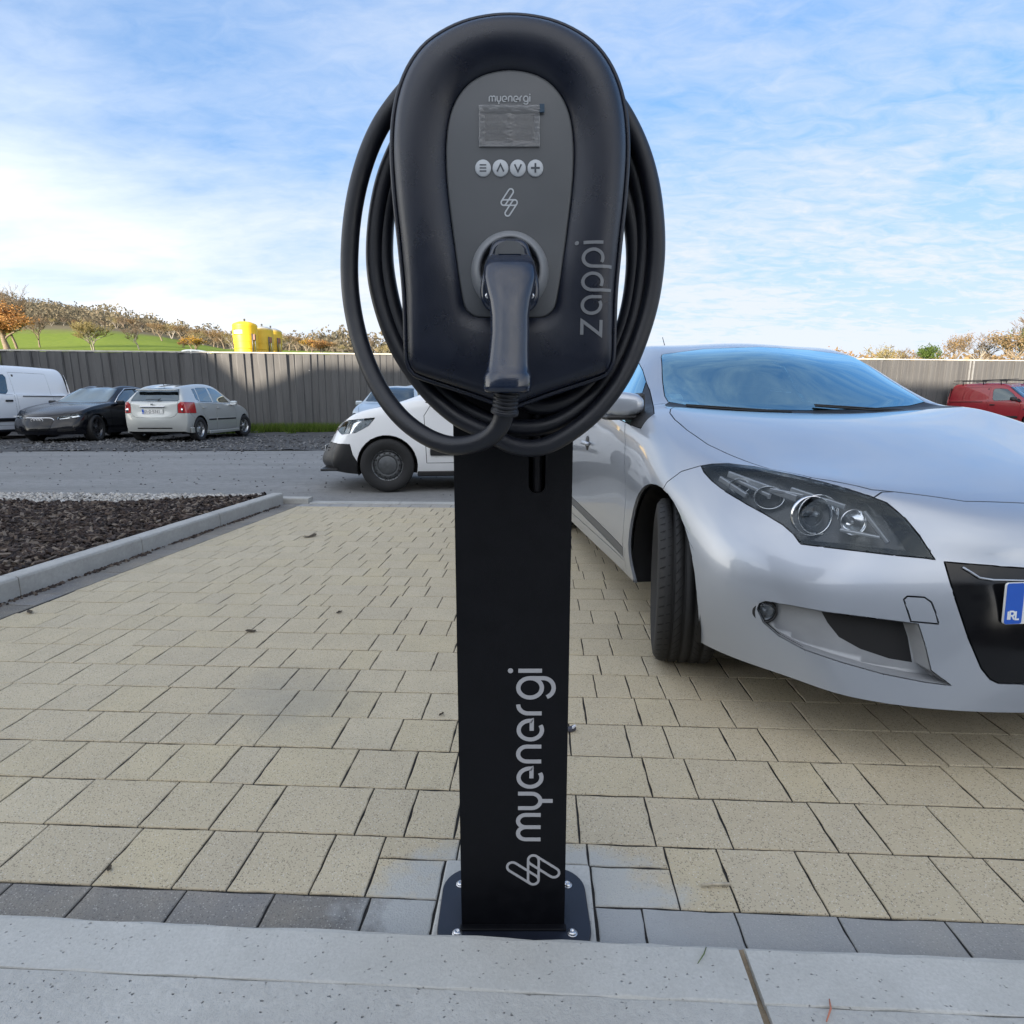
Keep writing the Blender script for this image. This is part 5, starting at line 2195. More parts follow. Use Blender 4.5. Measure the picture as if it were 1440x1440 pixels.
        MB().lathe([(.057, -.01), (.057, .004), (.060, .005), (.060, -.01)], 30, T).build('reflector_ring', m_chrome, lens)
        bowl(1212, 738, .036, .045, .035, ax, 'high_beam_reflector', m_lampw)
        bowl(1092, 703, .043, .055, .045, (-1, .5, .05), 'indicator_reflector', m_lampw, .8)
        bowl(1048, 686, .030, .04, .04, (-1, .6, .05), 'side_reflector', m_lampw, .75)
        # chrome step pieces and divider fins inside the lamp
        for (a, b, h_) in (((1018, 674), (1058, 700), .018), ((1040, 676), (1092, 700), .012), ((1225, 722), (1262, 768), .012), ((1030, 668), (1130, 704), .022), ((1120, 690), (1200, 716), .016), ((1190, 748), (1250, 760), .010), ((1090, 690), (1140, 700), .012)):
            pa, _ = surf('headlight', *a)
            pb, _ = surf('headlight', *b)
            pa, pb = fl(pa + Vector((.03, 0, 0))), fl(pb + Vector((.035, 0, 0)))
            d = (pb - pa)
            u_ = d.normalized()
            w_ = Vector((0, 0, 1)).cross(u_).normalized()
            v_ = u_.cross(w_)
            T = Matrix(((u_.x, v_.x, w_.x, (pa.x + pb.x) / 2), (u_.y, v_.y, w_.y, (pa.y + pb.y) / 2), (u_.z, v_.z, w_.z, (pa.z + pb.z) / 2), (0, 0, 0, 1)))
            mb = MB()
            mb.box((0, 0, 0), (d.length, h_, .012), .003, mat=T.to_3x3().to_4x4())
            mb.v = [(x + T[0][3], y + T[1][3], z + T[2][3]) for x, y, z in mb.v]
            mb.build('reflector_step', m_lampstep, lens)
        # fog lamp
        p, n_ = surf('fog_recess', 1085, 866)
        T = Matrix.Translation(fl(p + Vector((.032, .004, .002)))) @ Vector((-1, .35 * sy, 0)).to_track_quat('Z', 'Y').to_matrix().to_4x4()
        fo = MB().lathe([(.036, -.03), (.036, .002), (.033, .007), (.029, .006), (.028, -.004)], 30, T).build('fog_lamp', m_blktrim, root)
        MB().lathe([(.028, -.004), (.022, -.014), (.010, -.022), (0, -.024)], 26, T).build('reflector', m_lampw, fo)
        MB().lathe([(.008, -.022), (.008, -.008), (0, -.006)], 12, T).build('bulb', m_lampgrey, fo)
        MB().lathe([(.0285, .000), (.02, .006), (0, .008)], 26, T).build('lens', m_lens, fo)
        # wing mirror
        if sy < 0:                                     # the far mirror is folded back, low against the door
            MB().box((1.60, -.905, .935), (.20, .05, .085), .022).box((1.50, -.885, .925), (.14, .05, .05), .015).build('folded_mirror', m_blktrim, root)
            hnd = MB().box((2.07, sy * .902, .772), (.15, .022, .022), .009)
            hnd.build('door_handle', m_silver, out['door', sy])
            continue
        mc = Mi @ at(870, 571, 2.905)
        mb = MB()
        n1, n2 = 24, 14
        v = []
        for i in range(n2 + 1):
            th = pi * i / n2
            for k in range(n1):
                ph_ = 2 * pi * k / n1
                e = .62
                f_ = lambda x: math.copysign(abs(x) ** e, x)
                x, y, z = f_(sin(th)) * f_(cos(ph_)), f_(sin(th)) * f_(sin(ph_)), f_(cos(th))
                zz = z * (.056 + .010 * y)
                v.append((1.42 + x * .070 * (1 - .25 * y), sy * (mc.y + y * .085), mc.z + zz + .008))
        mb.add(v, [(i * n1 + k, i * n1 + (k + 1) % n1, (i + 1) * n1 + (k + 1) % n1, (i + 1) * n1 + k)[::-sy] for i in range(n2) for k in range(n1)], 0, True)
        mo = mb.build('wing_mirror', m_silver, root)
        MB().box((1.43, sy * (mc.y + .004), mc.z - .050), (.12, .17, .024), .012).box((1.50, sy * (mc.y - .10), mc.z - .060), (.10, .10, .030), .012).build('mirror_base', m_blktrim, mo)
        MB().box((1.507, sy * mc.y, mc.z + .005), (.01, .16, .10), .004).build('mirror_glass', m_mirrorg, mo)
        MB().box((1.425, sy * (mc.y - .070), mc.z + .008), (.13, .030, .104), .02).build('mirror_edge', m_blktrim, mo)
        # door handle
        hnd = MB().box((2.07, sy * .902, .772), (.15, .022, .022), .009)
        ho_ = hnd.build('door_handle', m_silver, out['door', sy])
        MB().lathe([(.042, 0), (.040, .0015), (0, .002)], 24, Matrix.Translation((2.07, sy * .8885, .772)) @ Matrix.Rotation(-sy * pi / 2, 4, 'X')).build('handle_cup', m_blktrim, out['door', sy])
    # grille insides: upper slot edge, plate recess, mesh
    gm = MB()
    for i in range(9):
        z = .27 + i * .027
        gm.box((.055 + .10 * (z - .3), 0, z), (.012, .50 - .05 * i * .3, .006))
    for i in range(-9, 10):
        gm.box((.057, i * .026, .38), (.012, .005, .22))
    gm.build('grille_mesh', m_blktrim, root)
    p, _ = surf('grille', 1420, 850)
    PMx = Matrix(((0, 0, -1, p.x - .012), (-1, 0, 0, 0), (0, 1, 0, .487), (0, 0, 0, 1)))
    PMx = PMx @ Matrix.Rotation(radians(-3), 4, 'X')
    irish_plate(root, '', PMx, .505)
    # chromeless lip over the upper slot
    lp = []
    for px, py in ((1352, 797), (1362, 803), (1376, 812), (1395, 815), (1440, 816), (1500, 818)):
        q, _ = surf('grille', px, py)
        lp.append(q + Vector((-.004, 0, 0)))
    lp = lp + [Vector((q.x, -q.y, q.z)) for q in lp[::-1] if q.y > .001]
    MB().tube([tuple(q) for q in lp], .003, 8).build('grille_trim', m_silver, root)
    # cabin
    cb = MB()
    cb.box((1.78, 0, .82), (.50, 1.42, .20), .05)
    cb.box((1.62, 0, .925), (.42, 1.30, .03), .012)
    cb.build('dashboard', m_cabin, root)
    for sy in (.36, -.36):
        s_ = MB()
        s_.box((2.55, sy, .62), (.5, .48, .16), .06)
        s_.box((2.82, sy, .86), (.14, .46, .52), .06, mat=None)
        so = s_.build('seat', m_seat, root)
        MB().box((2.86, sy, 1.16), (.09, .25, .16), .04).build('headrest', m_seat, so)
    MB().box((3.4, 0, .80), (.16, 1.2, .5), .06).build('rear_bench', m_seat, root)
    stw = MB().lathe([(.175 + .016 * cos(a), .016 * sin(a)) for a in np.linspace(0, 2 * pi, 9)[:-1]], 32, Matrix.Translation((2.08, .36, .90)) @ Matrix.Rotation(radians(65), 4, 'Y'), closed_prof=True)
    stw.box((2.08, .36, .90), (.05, .30, .05), .015)
    stw.build('steering_wheel', m_cabin, root)
    MB().box((1.86, 0, 1.175), (.03, .20, .055), .012).build('rear_view_mirror', m_cabin, root)
    sun_v = MB().box((1.80, .42, 1.18), (.10, .075, .004), .001)
    MB().box((1.56, .50, .945), (.10, .10, .01), .002).box((1.55, .42, .95), (.004, .09, .05), .001).build('dashboard_papers', m_platew, root)
    for k_, (spx, spy, sw_, sh2) in enumerate(((972, 567, .075, .045), (951, 556, .06, .05))):
        q, nq = surf('windscreen', spx, spy)
        e1 = Vector((0, 1, 0))
        e2 = nq.cross(e1).normalized()
        T = frame_mat(q - nq * .006, e1, -e2 if e2.z < 0 else e2, nq)
        MB().prism(rrect(-sw_ / 2, sw_ / 2, -sh2 / 2, sh2 / 2, .006, 3), -.001, 0, T).build('windscreen_sticker', plain('sticker_paper', (.62, .66, .60), .5, 0, .3, 90) if k_ == 0 else m_platew, root)
    fl_ = MB().box((2.4, 0, .22), (2.9, 1.5, .06)).build('cabin_floor', m_cabin, root)
    # wipers
    for y0_, y1_, uu in ((.10, .58, 1.40), (-.56, -.05, 1.40)):
        w_ = MB()
        w_.tube([(1.345, y0_, .957), (1.385, (y0_ + y1_) / 2, .966), (1.40, y1_, .984)], .005, 6)
        w_.tube([(1.372, y0_ + .05, .962), (1.41, y1_, .990)], .004, 6)
        w_.build('wiper', m_blktrim, root)
    ant = Mi @ at(921, 489, 4.75)
    MB().tube([(3.25, 0, 1.325), (3.40, 0, 1.50)], [.005, .0025], 6).build('aerial', m_blktrim, root)
    arch_liner(root, .872, .33, .372, .86, .52)
    arch_liner(root, 3.50, .33, .372, .86, .52)
    ub = MB().box((2.1, 0, .26), (3.5, 1.25, .08), .02).build('underbody', m_blktrim, root)
    for sy in (1, -1):
        wheel(root, .872, sy * .775, sy, .318, .212, .222, (5, -.030, -.02), radians(-17), tread=True)
        wheel(root, 3.50, sy * .775, sy, .318, .205, .222, (5, -.030, -.02))
    return root


silver_hatch()
# ------------------------------------------------------------------ the other vehicles
def simple_cage(ST, nose, tail, f_crown=.02, r_crown=.02, du_f=(0, 0, 0, 0, 0), du_r=(0, 0, 0, 0, 0)):
    """ST rows: (u, half width, sill z, belt z, cap half width, cap edge z, centre z[, cap shift]); nose / tail: bulge per row"""
    st = []
    for r in ST:
        u, hw, zs, zb, yc, ze, zc = r[:7]
        sh_ = r[7] if len(r) > 7 else 0.0
        H = zb - zs
        st.append([(u, hw - .045, zs), (u, hw - .012, zs + .2 * H), (u, hw, zs + .47 * H), (u, hw - .006, zs + .76 * H), (u, hw - .035, zb),
                   (u + sh_ * .2, hw - .085, zb + .045), (u + sh_, yc, ze), (u + sh_, yc * .52, ze + (zc - ze) * .75), (u + sh_, 0, zc)])

    def end(s, bulge, sg, crown, du):
        row = st[s]
        for k in range(5):
            row[k] = (row[k][0] + du[k], row[k][1], row[k][2])
        y4, z4, u4 = row[4][1], row[4][2], row[4][0]
        for j in range(1, 5):
            q = 1 - RAT[j] ** 2
            row[4 + j] = (u4 + sg * bulge[4] * q, y4 * RAT[j], z4 + crown * q)
        out = []
        for k in range(4):
            u, y, z = row[k]
            out.append([(u + sg * bulge[k] * (1 - RAT[j] ** 2), y * RAT[j], z) for j in range(1, 5)])
        return out
    f = end(0, nose, -1, f_crown, du_f)
    r = end(len(st) - 1, tail, 1, r_crown, du_r)
    V, F = cage_from(st, f, r)
    return V, F, st


def shell_of(ST, nose, tail, level=2, wheels=(), M=None, creases=True, **kw):
    V, F, st = simple_cage(ST, nose, tail, **kw)
    vi = {tuple(np.round(p, 4)): i for i, p in enumerate(V)}
    gid = lambda p: vi[tuple(np.round(p, 4))]
    cr = []
    if creases:
        for s in range(len(st) - 1):
            cr.append((gid(st[s][0]), gid(st[s + 1][0]), .9))
            cr.append((gid(st[s][4]), gid(st[s + 1][4]), .3))
    sh = Shell(smooth_half(V, F, level, cr), M)
    for u, z, r in wheels:
        sh.circle_hole(u, z, r, n=28)
    return sh


SIDE = lambda c, n: c.y > .25 and n.y > .22
FRONTW = lambda u0, u1: (lambda c, n: u0 < c.x < u1 and n.x < -.12 and c.z > .7)
REARW = lambda u0, u1: (lambda c, n: u0 < c.x < u1 and n.x > .12 and c.z > .7)


def std_mats(body):
    return {'body': body, 'windscreen': m_glassd, 'rear_window': m_glassd, 'front_side_window': m_glassd, 'rear_side_window': m_glassd, 'quarter_window': m_glassd,
            'grille': m_gloss, 'lower_bumper': m_blktrim, 'tail_lamp': m_redlamp, 'headlight': m_hlens, 'bumper': body, 'bonnet': body, 'door': body, 'tailgate': body, 'side_door': body,
            'window_surround': m_blktrim}


PAIRED = ('front_side_window', 'rear_side_window', 'quarter_window', 'headlight', 'tail_lamp', 'door', 'rear_door', 'side_door', 'window_surround', 'side_moulding')
GLZ = ('windscreen', 'rear_window', 'front_side_window', 'rear_side_window', 'quarter_window', 'headlight')


def lamp_backs(sh, root, nm, mat, depth=.05, par=None):
    for sy in (1, -1):
        fs = [f for (n_, sd), g in sh.groups.items() if n_ == nm for f in g if np.mean([sh.co[i][1] for i in f]) * sy > 0]
        if not fs:
            continue
        ids = sorted(set(i for f in fs for i in f))
        mp = {g: l for l, g in enumerate(ids)}
        c = sh.co[ids].mean(0)
        MB().add([tuple(sh.co[i] - sh.nr[i] * depth + (c - sh.co[i]) * .08) for i in ids], [tuple(mp[i] for i in f) for f in fs], 0, True).build('lamp_reflector', mat, par[nm, sy] if par else root)


def cabin_bits(root, u0, u1, hw, z, dark=True):
    MB().box(((u0 + u1) / 2, 0, .30), (u1 - u0 + .8, hw * 1.5, .1)).build('cabin_floor', m_cabin, root)
    MB().box((u0, 0, z - .12), (.40, hw * 1.6, .20), .05).build('dashboard', m_cabin, root)
    for sy in (.36, -.36):
        so = MB().box((u0 + .95, sy, z - .05), (.14, .46, .55), .05).build('seat', m_seat, root)
        MB().box((u0 + 1.0, sy, z + .28), (.09, .24, .15), .03).build('headrest', m_seat, so)
    MB().box((u0 + 1.75, 0, z - .05), (.14, hw * 1.4, .5), .05).build('rear_bench', m_seat, root)


def mirrors(root, u, y, z, mat, s=1.0):
    for sy in (1, -1):
        mo = MB().box((u, sy * (y + .07 * s), z), (.10 * s, .19 * s, .125 * s), .035 * s).build('wing_mirror', mat, root)
        MB().box((u + .05 * s, sy * (y + .07 * s), z), (.012, .16 * s, .10 * s), .004).build('mirror_glass', m_mirrorg, mo)
        MB().box((u + .01, sy * (y - .04 * s), z - .05 * s), (.06, .1 * s, .03), .008).build('mirror_base', m_blktrim, mo)


# ---- black saloon
m_blackp = paint('black_paint', (.0035, .004, .0065), .0, .14, coat=.0)


def black_saloon():
    root = empty('parked_car', (-11.85, 15.15, 0), pi / 2 - radians(3), label='black saloon with a wide chrome barred grille parked by the white van', cat='car', group='cars parked along the sheet fence')
    ST = [(.30, .80, .20, .66, .6, .7, .7), (.55, .905, .19, .745, .70, .80, .83), (.94, .935, .19, .86, .72, .90, .925), (1.40, .93, .19, .93, .72, .965, .975), (1.62, .925, .19, .95, .74, 1.0, 1.0),
          (2.05, .925, .19, .965, .66, 1.21, 1.225), (2.50, .93, .19, .975, .58, 1.395, 1.425), (3.0, .93, .19, .985, .57, 1.425, 1.457), (3.5, .93, .19, .995, .56, 1.39, 1.42), (3.90, .93, .19, 1.0, .60, 1.26, 1.28),
          (4.30, .92, .20, 1.0, .68, 1.06, 1.07), (4.60, .88, .22, .99, .70, 1.03, 1.04), (4.80, .78, .26, .96, .6, 1, 1)]
    sh = shell_of(ST, (.30, .30, .28, .26, .22), (.14, .14, .14, .13, .12), 3, ((.94, .34, .375), (3.85, .34, .375)), f_crown=.04, du_f=(.03, 0, 0, .04, .10))
    sh.panel('windscreen', 'front', [(-.05, .995), (.60, 1.015), (.70, 1.025), (.63, 1.24), (.555, 1.375), (.52, 1.388), (-.05, 1.415)], FRONTW(1.4, 2.8))
    sh.panel('rear_window', 'front', [(-.05, 1.12), (.62, 1.11), (.52, 1.36), (-.05, 1.40)], REARW(3.3, 4.4))
    sh.panel('window_surround', 'side', [(1.76, .995), (2.10, 1.19), (2.50, 1.372), (3.0, 1.398), (3.5, 1.365), (3.85, 1.25), (4.10, 1.10), (4.14, 1.03), (3.0, 1.01)], SIDE)
    sh.panel('front_side_window', 'side', [(1.86, 1.015), (2.14, 1.18), (2.52, 1.352), (2.86, 1.374), (2.88, 1.02)], SIDE)
    sh.panel('rear_side_window', 'side', [(2.95, 1.02), (2.94, 1.375), (3.45, 1.345), (3.60, 1.31), (3.72, 1.035)], SIDE)
    sh.panel('bonnet', 'top', [(.19, -.05), (.20, .30), (.30, .50), (.60, .70), (1.0, .78), (1.5, .80), (1.60, .70), (1.52, -.05)], lambda c, n: n.z > .35 and .5 < c.z < 1.02, over=('body',))
    sh.panel('grille', 'front', [(-.05, .285), (.27, .285), (.33, .33), (.385, .55), (.36, .60), (.32, .62), (-.05, .62)], lambda c, n: c.x < .6 and n.x < -.3)
    sh.panel('headlight', 'front', [(.44, .585), (.60, .60), (.86, .655), (.865, .69), (.80, .715), (.66, .685), (.46, .645)], lambda c, n: c.x < .95 and n.x < -.05, over=('body', 'bonnet'))
    sh.panel('lower_intake', 'front', [(.47, .27), (.80, .29), (.80, .36), (.48, .36)], lambda c, n: c.x < .8 and n.x < -.1)
    sh.panel('bumper', 'side', [(-.2, .1), (.56, .1), (.56, .33), (.62, .62), (.62, .70), (.30, .72), (-.2, .72)], lambda c, n: True, over=('body',))
    sh.panel('door', 'side', [(1.50, .26), (1.48, .80), (1.62, .97), (2.9, 1.0), (2.9, .26)], lambda c, n: c.y > .5 and n.y > .2, over=('body',))
    sh.panel('rear_door', 'side', [(2.9, .26), (2.9, 1.0), (4.0, 1.02), (3.85, .78), (3.50, .55), (3.45, .26)], lambda c, n: c.y > .5 and n.y > .2, over=('body',))
    sh.panel('tail_lamp', 'side', [(4.55, .74), (5.1, .74), (5.1, .93), (4.62, .93)], lambda c, n: c.y > .35, over=('body',))
    m = std_mats(m_blackp)
    m['lower_intake'] = m_blktrim
    m['window_surround'] = m_blktrim
    out = sh.finish(root, m, PAIRED, gap=.004, inner=m_cabin, noshell=GLZ)
    lamp_backs(sh, root, 'headlight', m_lampw, .05, out)
    for sy in (1, -1):
        MB().box((.36, sy * .66, .655), (.02, .34, .014)).build('running_light', m_platewh, out['headlight', sy])
        MB().tube([(1.78, sy * .845, 1.0), (2.10, sy * .745, 1.20), (2.50, sy * .645, 1.385), (3.0, sy * .63, 1.41), (3.5, sy * .635, 1.375), (3.9, sy * .70, 1.23), (4.12, sy * .78, 1.07)], .011, 6).build('chrome_trim', m_chrome, root)
        MB().tube([(.15, sy * .50, .30), (.40, sy * .80, .315)], .012, 6).build('chrome_blade', m_chrome, root)
    g = MB()
    pts = [(.0, .615), (.30, .615), (.36, .59), (.385, .54), (.33, .34), (.27, .285), (0, .28)]
    loop = [(.165 + .34 * y * y - .12 * (z - .45) ** 2 - .055, y, z) for y, z in pts] + [(.165 + .34 * y * y - .12 * (z - .45) ** 2 - .055, -y, z) for y, z in pts[::-1][1:-1]]
    g.tube(spline(loop, 60, True), .014, 6, closed=True)
    go = g.build('grille_frame', m_chrome, root)
    for i in range(6):
        z = .335 + i * .05
        hwid = .345 + .03 * (i / 5)
        MB().tube([(.115 + .34 * y * y, y, z) for y in np.linspace(-hwid, hwid, 9)], .0042, 5).build('grille_bar', m_chrome, go)
    for i in range(4):
        y = -.105 + i * .07
        MB().lathe([(.05 + .007 * cos(a), .007 * sin(a)) for a in np.linspace(0, 2 * pi, 7)[:-1]], 20, Matrix.Translation((.085, y, .545)) @ Matrix.Rotation(pi / 2, 4, 'Y'), closed_prof=True).build('ring_emblem', m_chrome, go)
    irish_plate(root, '161-D-56743', Matrix(((0, 0, -1, .075), (-1, 0, 0, 0), (0, 1, 0, .395), (0, 0, 0, 1))))
    mirrors(root, 1.83, .91, 1.0, m_blackp)
    MB().box((1.75, -.42, 1.03), (.10, .30, .01), mat=Matrix.Rotation(radians(-40), 4, 'Y')).build('dashboard_paper', m_platew, root)
    cabin_bits(root, 2.05, 3.9, .85, .98)
    MB().box((2.4, 0, .27), (3.9, 1.3, .1), .02).build('underbody', m_blktrim, root)
    for u in (.94, 3.85):
        arch_liner(root, u, .34, .385, .86, .55)
        for sy in (1, -1):
            wheel(root, u, sy * .80, sy, .345, .245, .255, (5, .12, -.1), radians(10) if u < 2 else 0, m_alloyd)
    return root


black_saloon()

# ---- silver five-door hatchback seen from behind, and its pale twin behind the white van
m_silverg = paint('pale_silver_paint', (.46, .475, .46), .45, .38, 0, .25)
m_paleblue = paint('pale_blue_paint', (.42, .47, .50), .3, .35)


def small_hatch(loc, yaw, body, label, plate, full=True, group=None):
    root = empty('parked_car', loc, pi / 2 - yaw, label=label, cat='car', group=group)
    ST = [(.26, .70, .20, .64, .6, .7, .7), (.50, .80, .19, .73, .62, .80, .82), (.85, .84, .19, .85, .66, .90, .915), (1.18, .845, .19, .92, .67, .965, .985), (1.38, .845, .19, .94, .70, 1.02, 1.02),
          (1.72, .845, .19, .955, .63, 1.235, 1.25), (2.08, .848, .19, .965, .575, 1.40, 1.43), (2.55, .85, .19, .975, .565, 1.44, 1.475), (3.05, .85, .19, .985, .56, 1.42, 1.455), (3.50, .848, .20, 1.0, .56, 1.37, 1.40),
          (3.80, .83, .22, 1.005, .565, 1.27, 1.30, -.02), (3.98, .79, .25, .99, .62, 1.05, 1.06), (4.02, .74, .27, .96, .5, 1, 1)]
    sh = shell_of(ST, (.24, .25, .24, .22, .20), (.12, .14, .14, .10, .07), 3, ((.85, .32, .35), (3.45, .32, .35)), f_crown=.03, r_crown=.015, du_f=(.02, 0, 0, .03, .10))
    sh.panel('windscreen', 'front', [(-.05, 1.01), (.60, 1.03), (.66, 1.04), (.60, 1.24), (.55, 1.385), (-.05, 1.42)], FRONTW(1.2, 2.4))
    sh.panel('rear_window', 'front', [(-.05, 1.03), (.58, 1.03), (.61, 1.06), (.55, 1.24), (.50, 1.335), (-.05, 1.365)], REARW(3.45, 4.2))
    sh.panel('front_side_window', 'side', [(1.62, 1.0), (1.80, 1.17), (2.08, 1.345), (2.30, 1.385), (2.52, 1.395), (2.55, 1.01)], SIDE)
    sh.panel('rear_side_window', 'side', [(2.63, 1.012), (2.61, 1.397), (3.05, 1.38), (3.14, 1.37), (3.26, 1.025)], SIDE)
    sh.panel('quarter_window', 'side', [(3.31, 1.03), (3.20, 1.36), (3.34, 1.345), (3.42, 1.09)], SIDE)
    sh.panel('bonnet', 'top', [(.20, -.05), (.25, .40), (.42, .58), (.80, .68), (1.25, .70), (1.28, -.05)], lambda c, n: n.z > .35 and .5 < c.z < 1.0, over=('body',))
    sh.panel('headlight', 'front', [(.42, .60), (.72, .62), (.79, .72), (.70, .735), (.50, .70)], lambda c, n: c.x < .8 and n.x < -.05, over=('body', 'bonnet'))
    sh.panel('grille', 'front', [(-.05, .50), (.30, .50), (.34, .60), (-.05, .62)], lambda c, n: c.x < .5 and n.x < -.3)
    rr_ = lambda c, n: c.x > 3.6 and n.x > .05
    sh.panel('tail_lamp', 'front', [(.60, .74), (.90, .73), (.90, 1.0), (.66, 1.02), (.595, .95)], lambda c, n: c.x > 3.62 and c.y > .4)
    sh.panel('tailgate', 'front', [(-.05, .62), (.42, .62), (.52, .66), (.585, .74), (.60, 1.03), (-.05, 1.03)], rr_, over=('body',))
    sh.panel('lower_bumper', 'front', [(-.05, .345), (.44, .345), (.44, .37), (-.05, .37)], rr_, over=('body',))
    sh.panel('rear_bumper', 'side', [(3.68, .1), (4.4, .1), (4.4, .74), (3.90, .74), (3.72, .60), (3.86, .40)], lambda c, n: True, over=('body',))
    sh.panel('door', 'side', [(1.42, .27), (1.40, .78), (1.52, .96), (2.58, 1.0), (2.58, .27)], lambda c, n: c.y > .4 and n.y > .2, over=('body',))
    sh.panel('rear_door', 'side', [(2.58, .27), (2.58, 1.0), (3.44, 1.02), (3.30, .75), (3.06, .50), (3.0, .27)], lambda c, n: c.y > .4 and n.y > .2, over=('body',))
    m = std_mats(body)
    m['rear_bumper'] = body
    out = sh.finish(root, m, PAIRED, gap=.004, inner=m_cabin, noshell=GLZ)
    lamp_backs(sh, root, 'headlight', m_lampw, .05, out)
    for sy in (1, -1):
        for u0, u1 in ((1.46, 2.54), (2.62, 3.02)):
            MB().box(((u0 + u1) / 2, sy * .850, .555), (u1 - u0, .022, .045), .008).build('side_moulding', m_blktrim, root)
            MB().box(((u0 + u1) / 2, sy * .855, .580), (u1 - u0, .022, .018), .006).build('moulding_strip', body, root)
        MB().box((2.45, sy * .852, .86), (.17, .03, .028), .01).build('door_handle', body, root)
        MB().box((3.22, sy * .855, .87), (.17, .03, .028), .01).build('door_handle', body, root)
        if full:
            tl = out['tail_lamp', sy]
            MB().lathe([(.055, 0), (.05, .008), (0, .012)], 18, Matrix.Translation((4.01, sy * .68, .93)) @ Matrix.Rotation(pi / 2, 4, 'Y') @ Matrix.Rotation(sy * .5, 4, 'X')).build('lamp_lens', m_redlamp, tl)
            MB().lathe([(.05, 0), (.045, .008), (0, .012)], 18, Matrix.Translation((4.03, sy * .68, .81)) @ Matrix.Rotation(pi / 2, 4, 'Y') @ Matrix.Rotation(sy * .5, 4, 'X')).build('lamp_lens', m_lampw, tl)
            MB().box((3.72, sy * .812, .30), (.36, .03, .14), .012).build('skirt_end', body, root)
        MB().box((2.15, sy * .835, .215), (1.75, .05, .09), .02).build('side_skirt', body, root)
    if full:
        MB().box((4.135, 0, .895), (.03, .62, .04), .012).build('tailgate_handle', m_chrome, root)
        irish_plate(root, '01-D-5741', Matrix(((0, 0, 1, 4.145), (1, 0, 0, 0), (0, 1, 0, .775), (0, 0, 0, 1))))
        MB().tube([(4.03, .10, 1.045), (4.00, .16, 1.10)], .012, 6).tube([(4.0, .15, 1.085), (4.02, -.20, 1.07)], .009, 6).build('rear_wiper', m_blktrim, root)
        MB().box((4.14, 0, .955), (.012, .07, .045), .004).build('badge', m_chrome, root)
        MB().tube([(3.5, 0, 1.41), (3.56, 0, 1.50)], .008, 6).build('aerial', m_blktrim, root)
        MB().box((3.86, 0, 1.312), (.10, 1.02, .03), .012).build('roof_spoiler', body, root)
    mirrors(root, 1.62, .83, .985, body)
    cabin_bits(root, 1.75, 3.5, .78, .96)
    MB().box((2.1, 0, .26), (3.3, 1.2, .1), .02).build('underbody', m_blktrim, root)
    for u in (.85, 3.45):
        arch_liner(root, u, .32, .36, .78, .5)
        for sy in (1, -1):
            wheel(root, u, sy * .745, sy, .312, .195, .205, (6, .055, -.05), radians(-12) if u < 2 else 0)
    return root


hatch_far = small_hatch((-8.98, 19.5, 0), radians(180.5), m_silverg, 'silver five-door hatchback parked tail first with red rear lamps', '', True, 'cars parked along the sheet fence')
small_hatch((-3.35, 15.2, 0), radians(2), m_paleblue, 'pale blue car mostly hidden behind the bonnet of the white van', '', False, 'cars parked along the sheet fence')
small_hatch((-27.0, 47.2, 1.0 + .0546 * 47.2 - .1), radians(75), m_paleblue, 'pale car on the lane beyond the fence with only its roof showing', '', False)

# ---- panel vans
m_whitep = paint('white_paint', (.78, .79, .80), 0, .35, 0, .35)
m_whitep2 = paint('clean_white_paint', (.76, .78, .80), 0, .35, 0, .2)
m_redp = paint('red_paint', (.27, .013, .022), .1, .3)


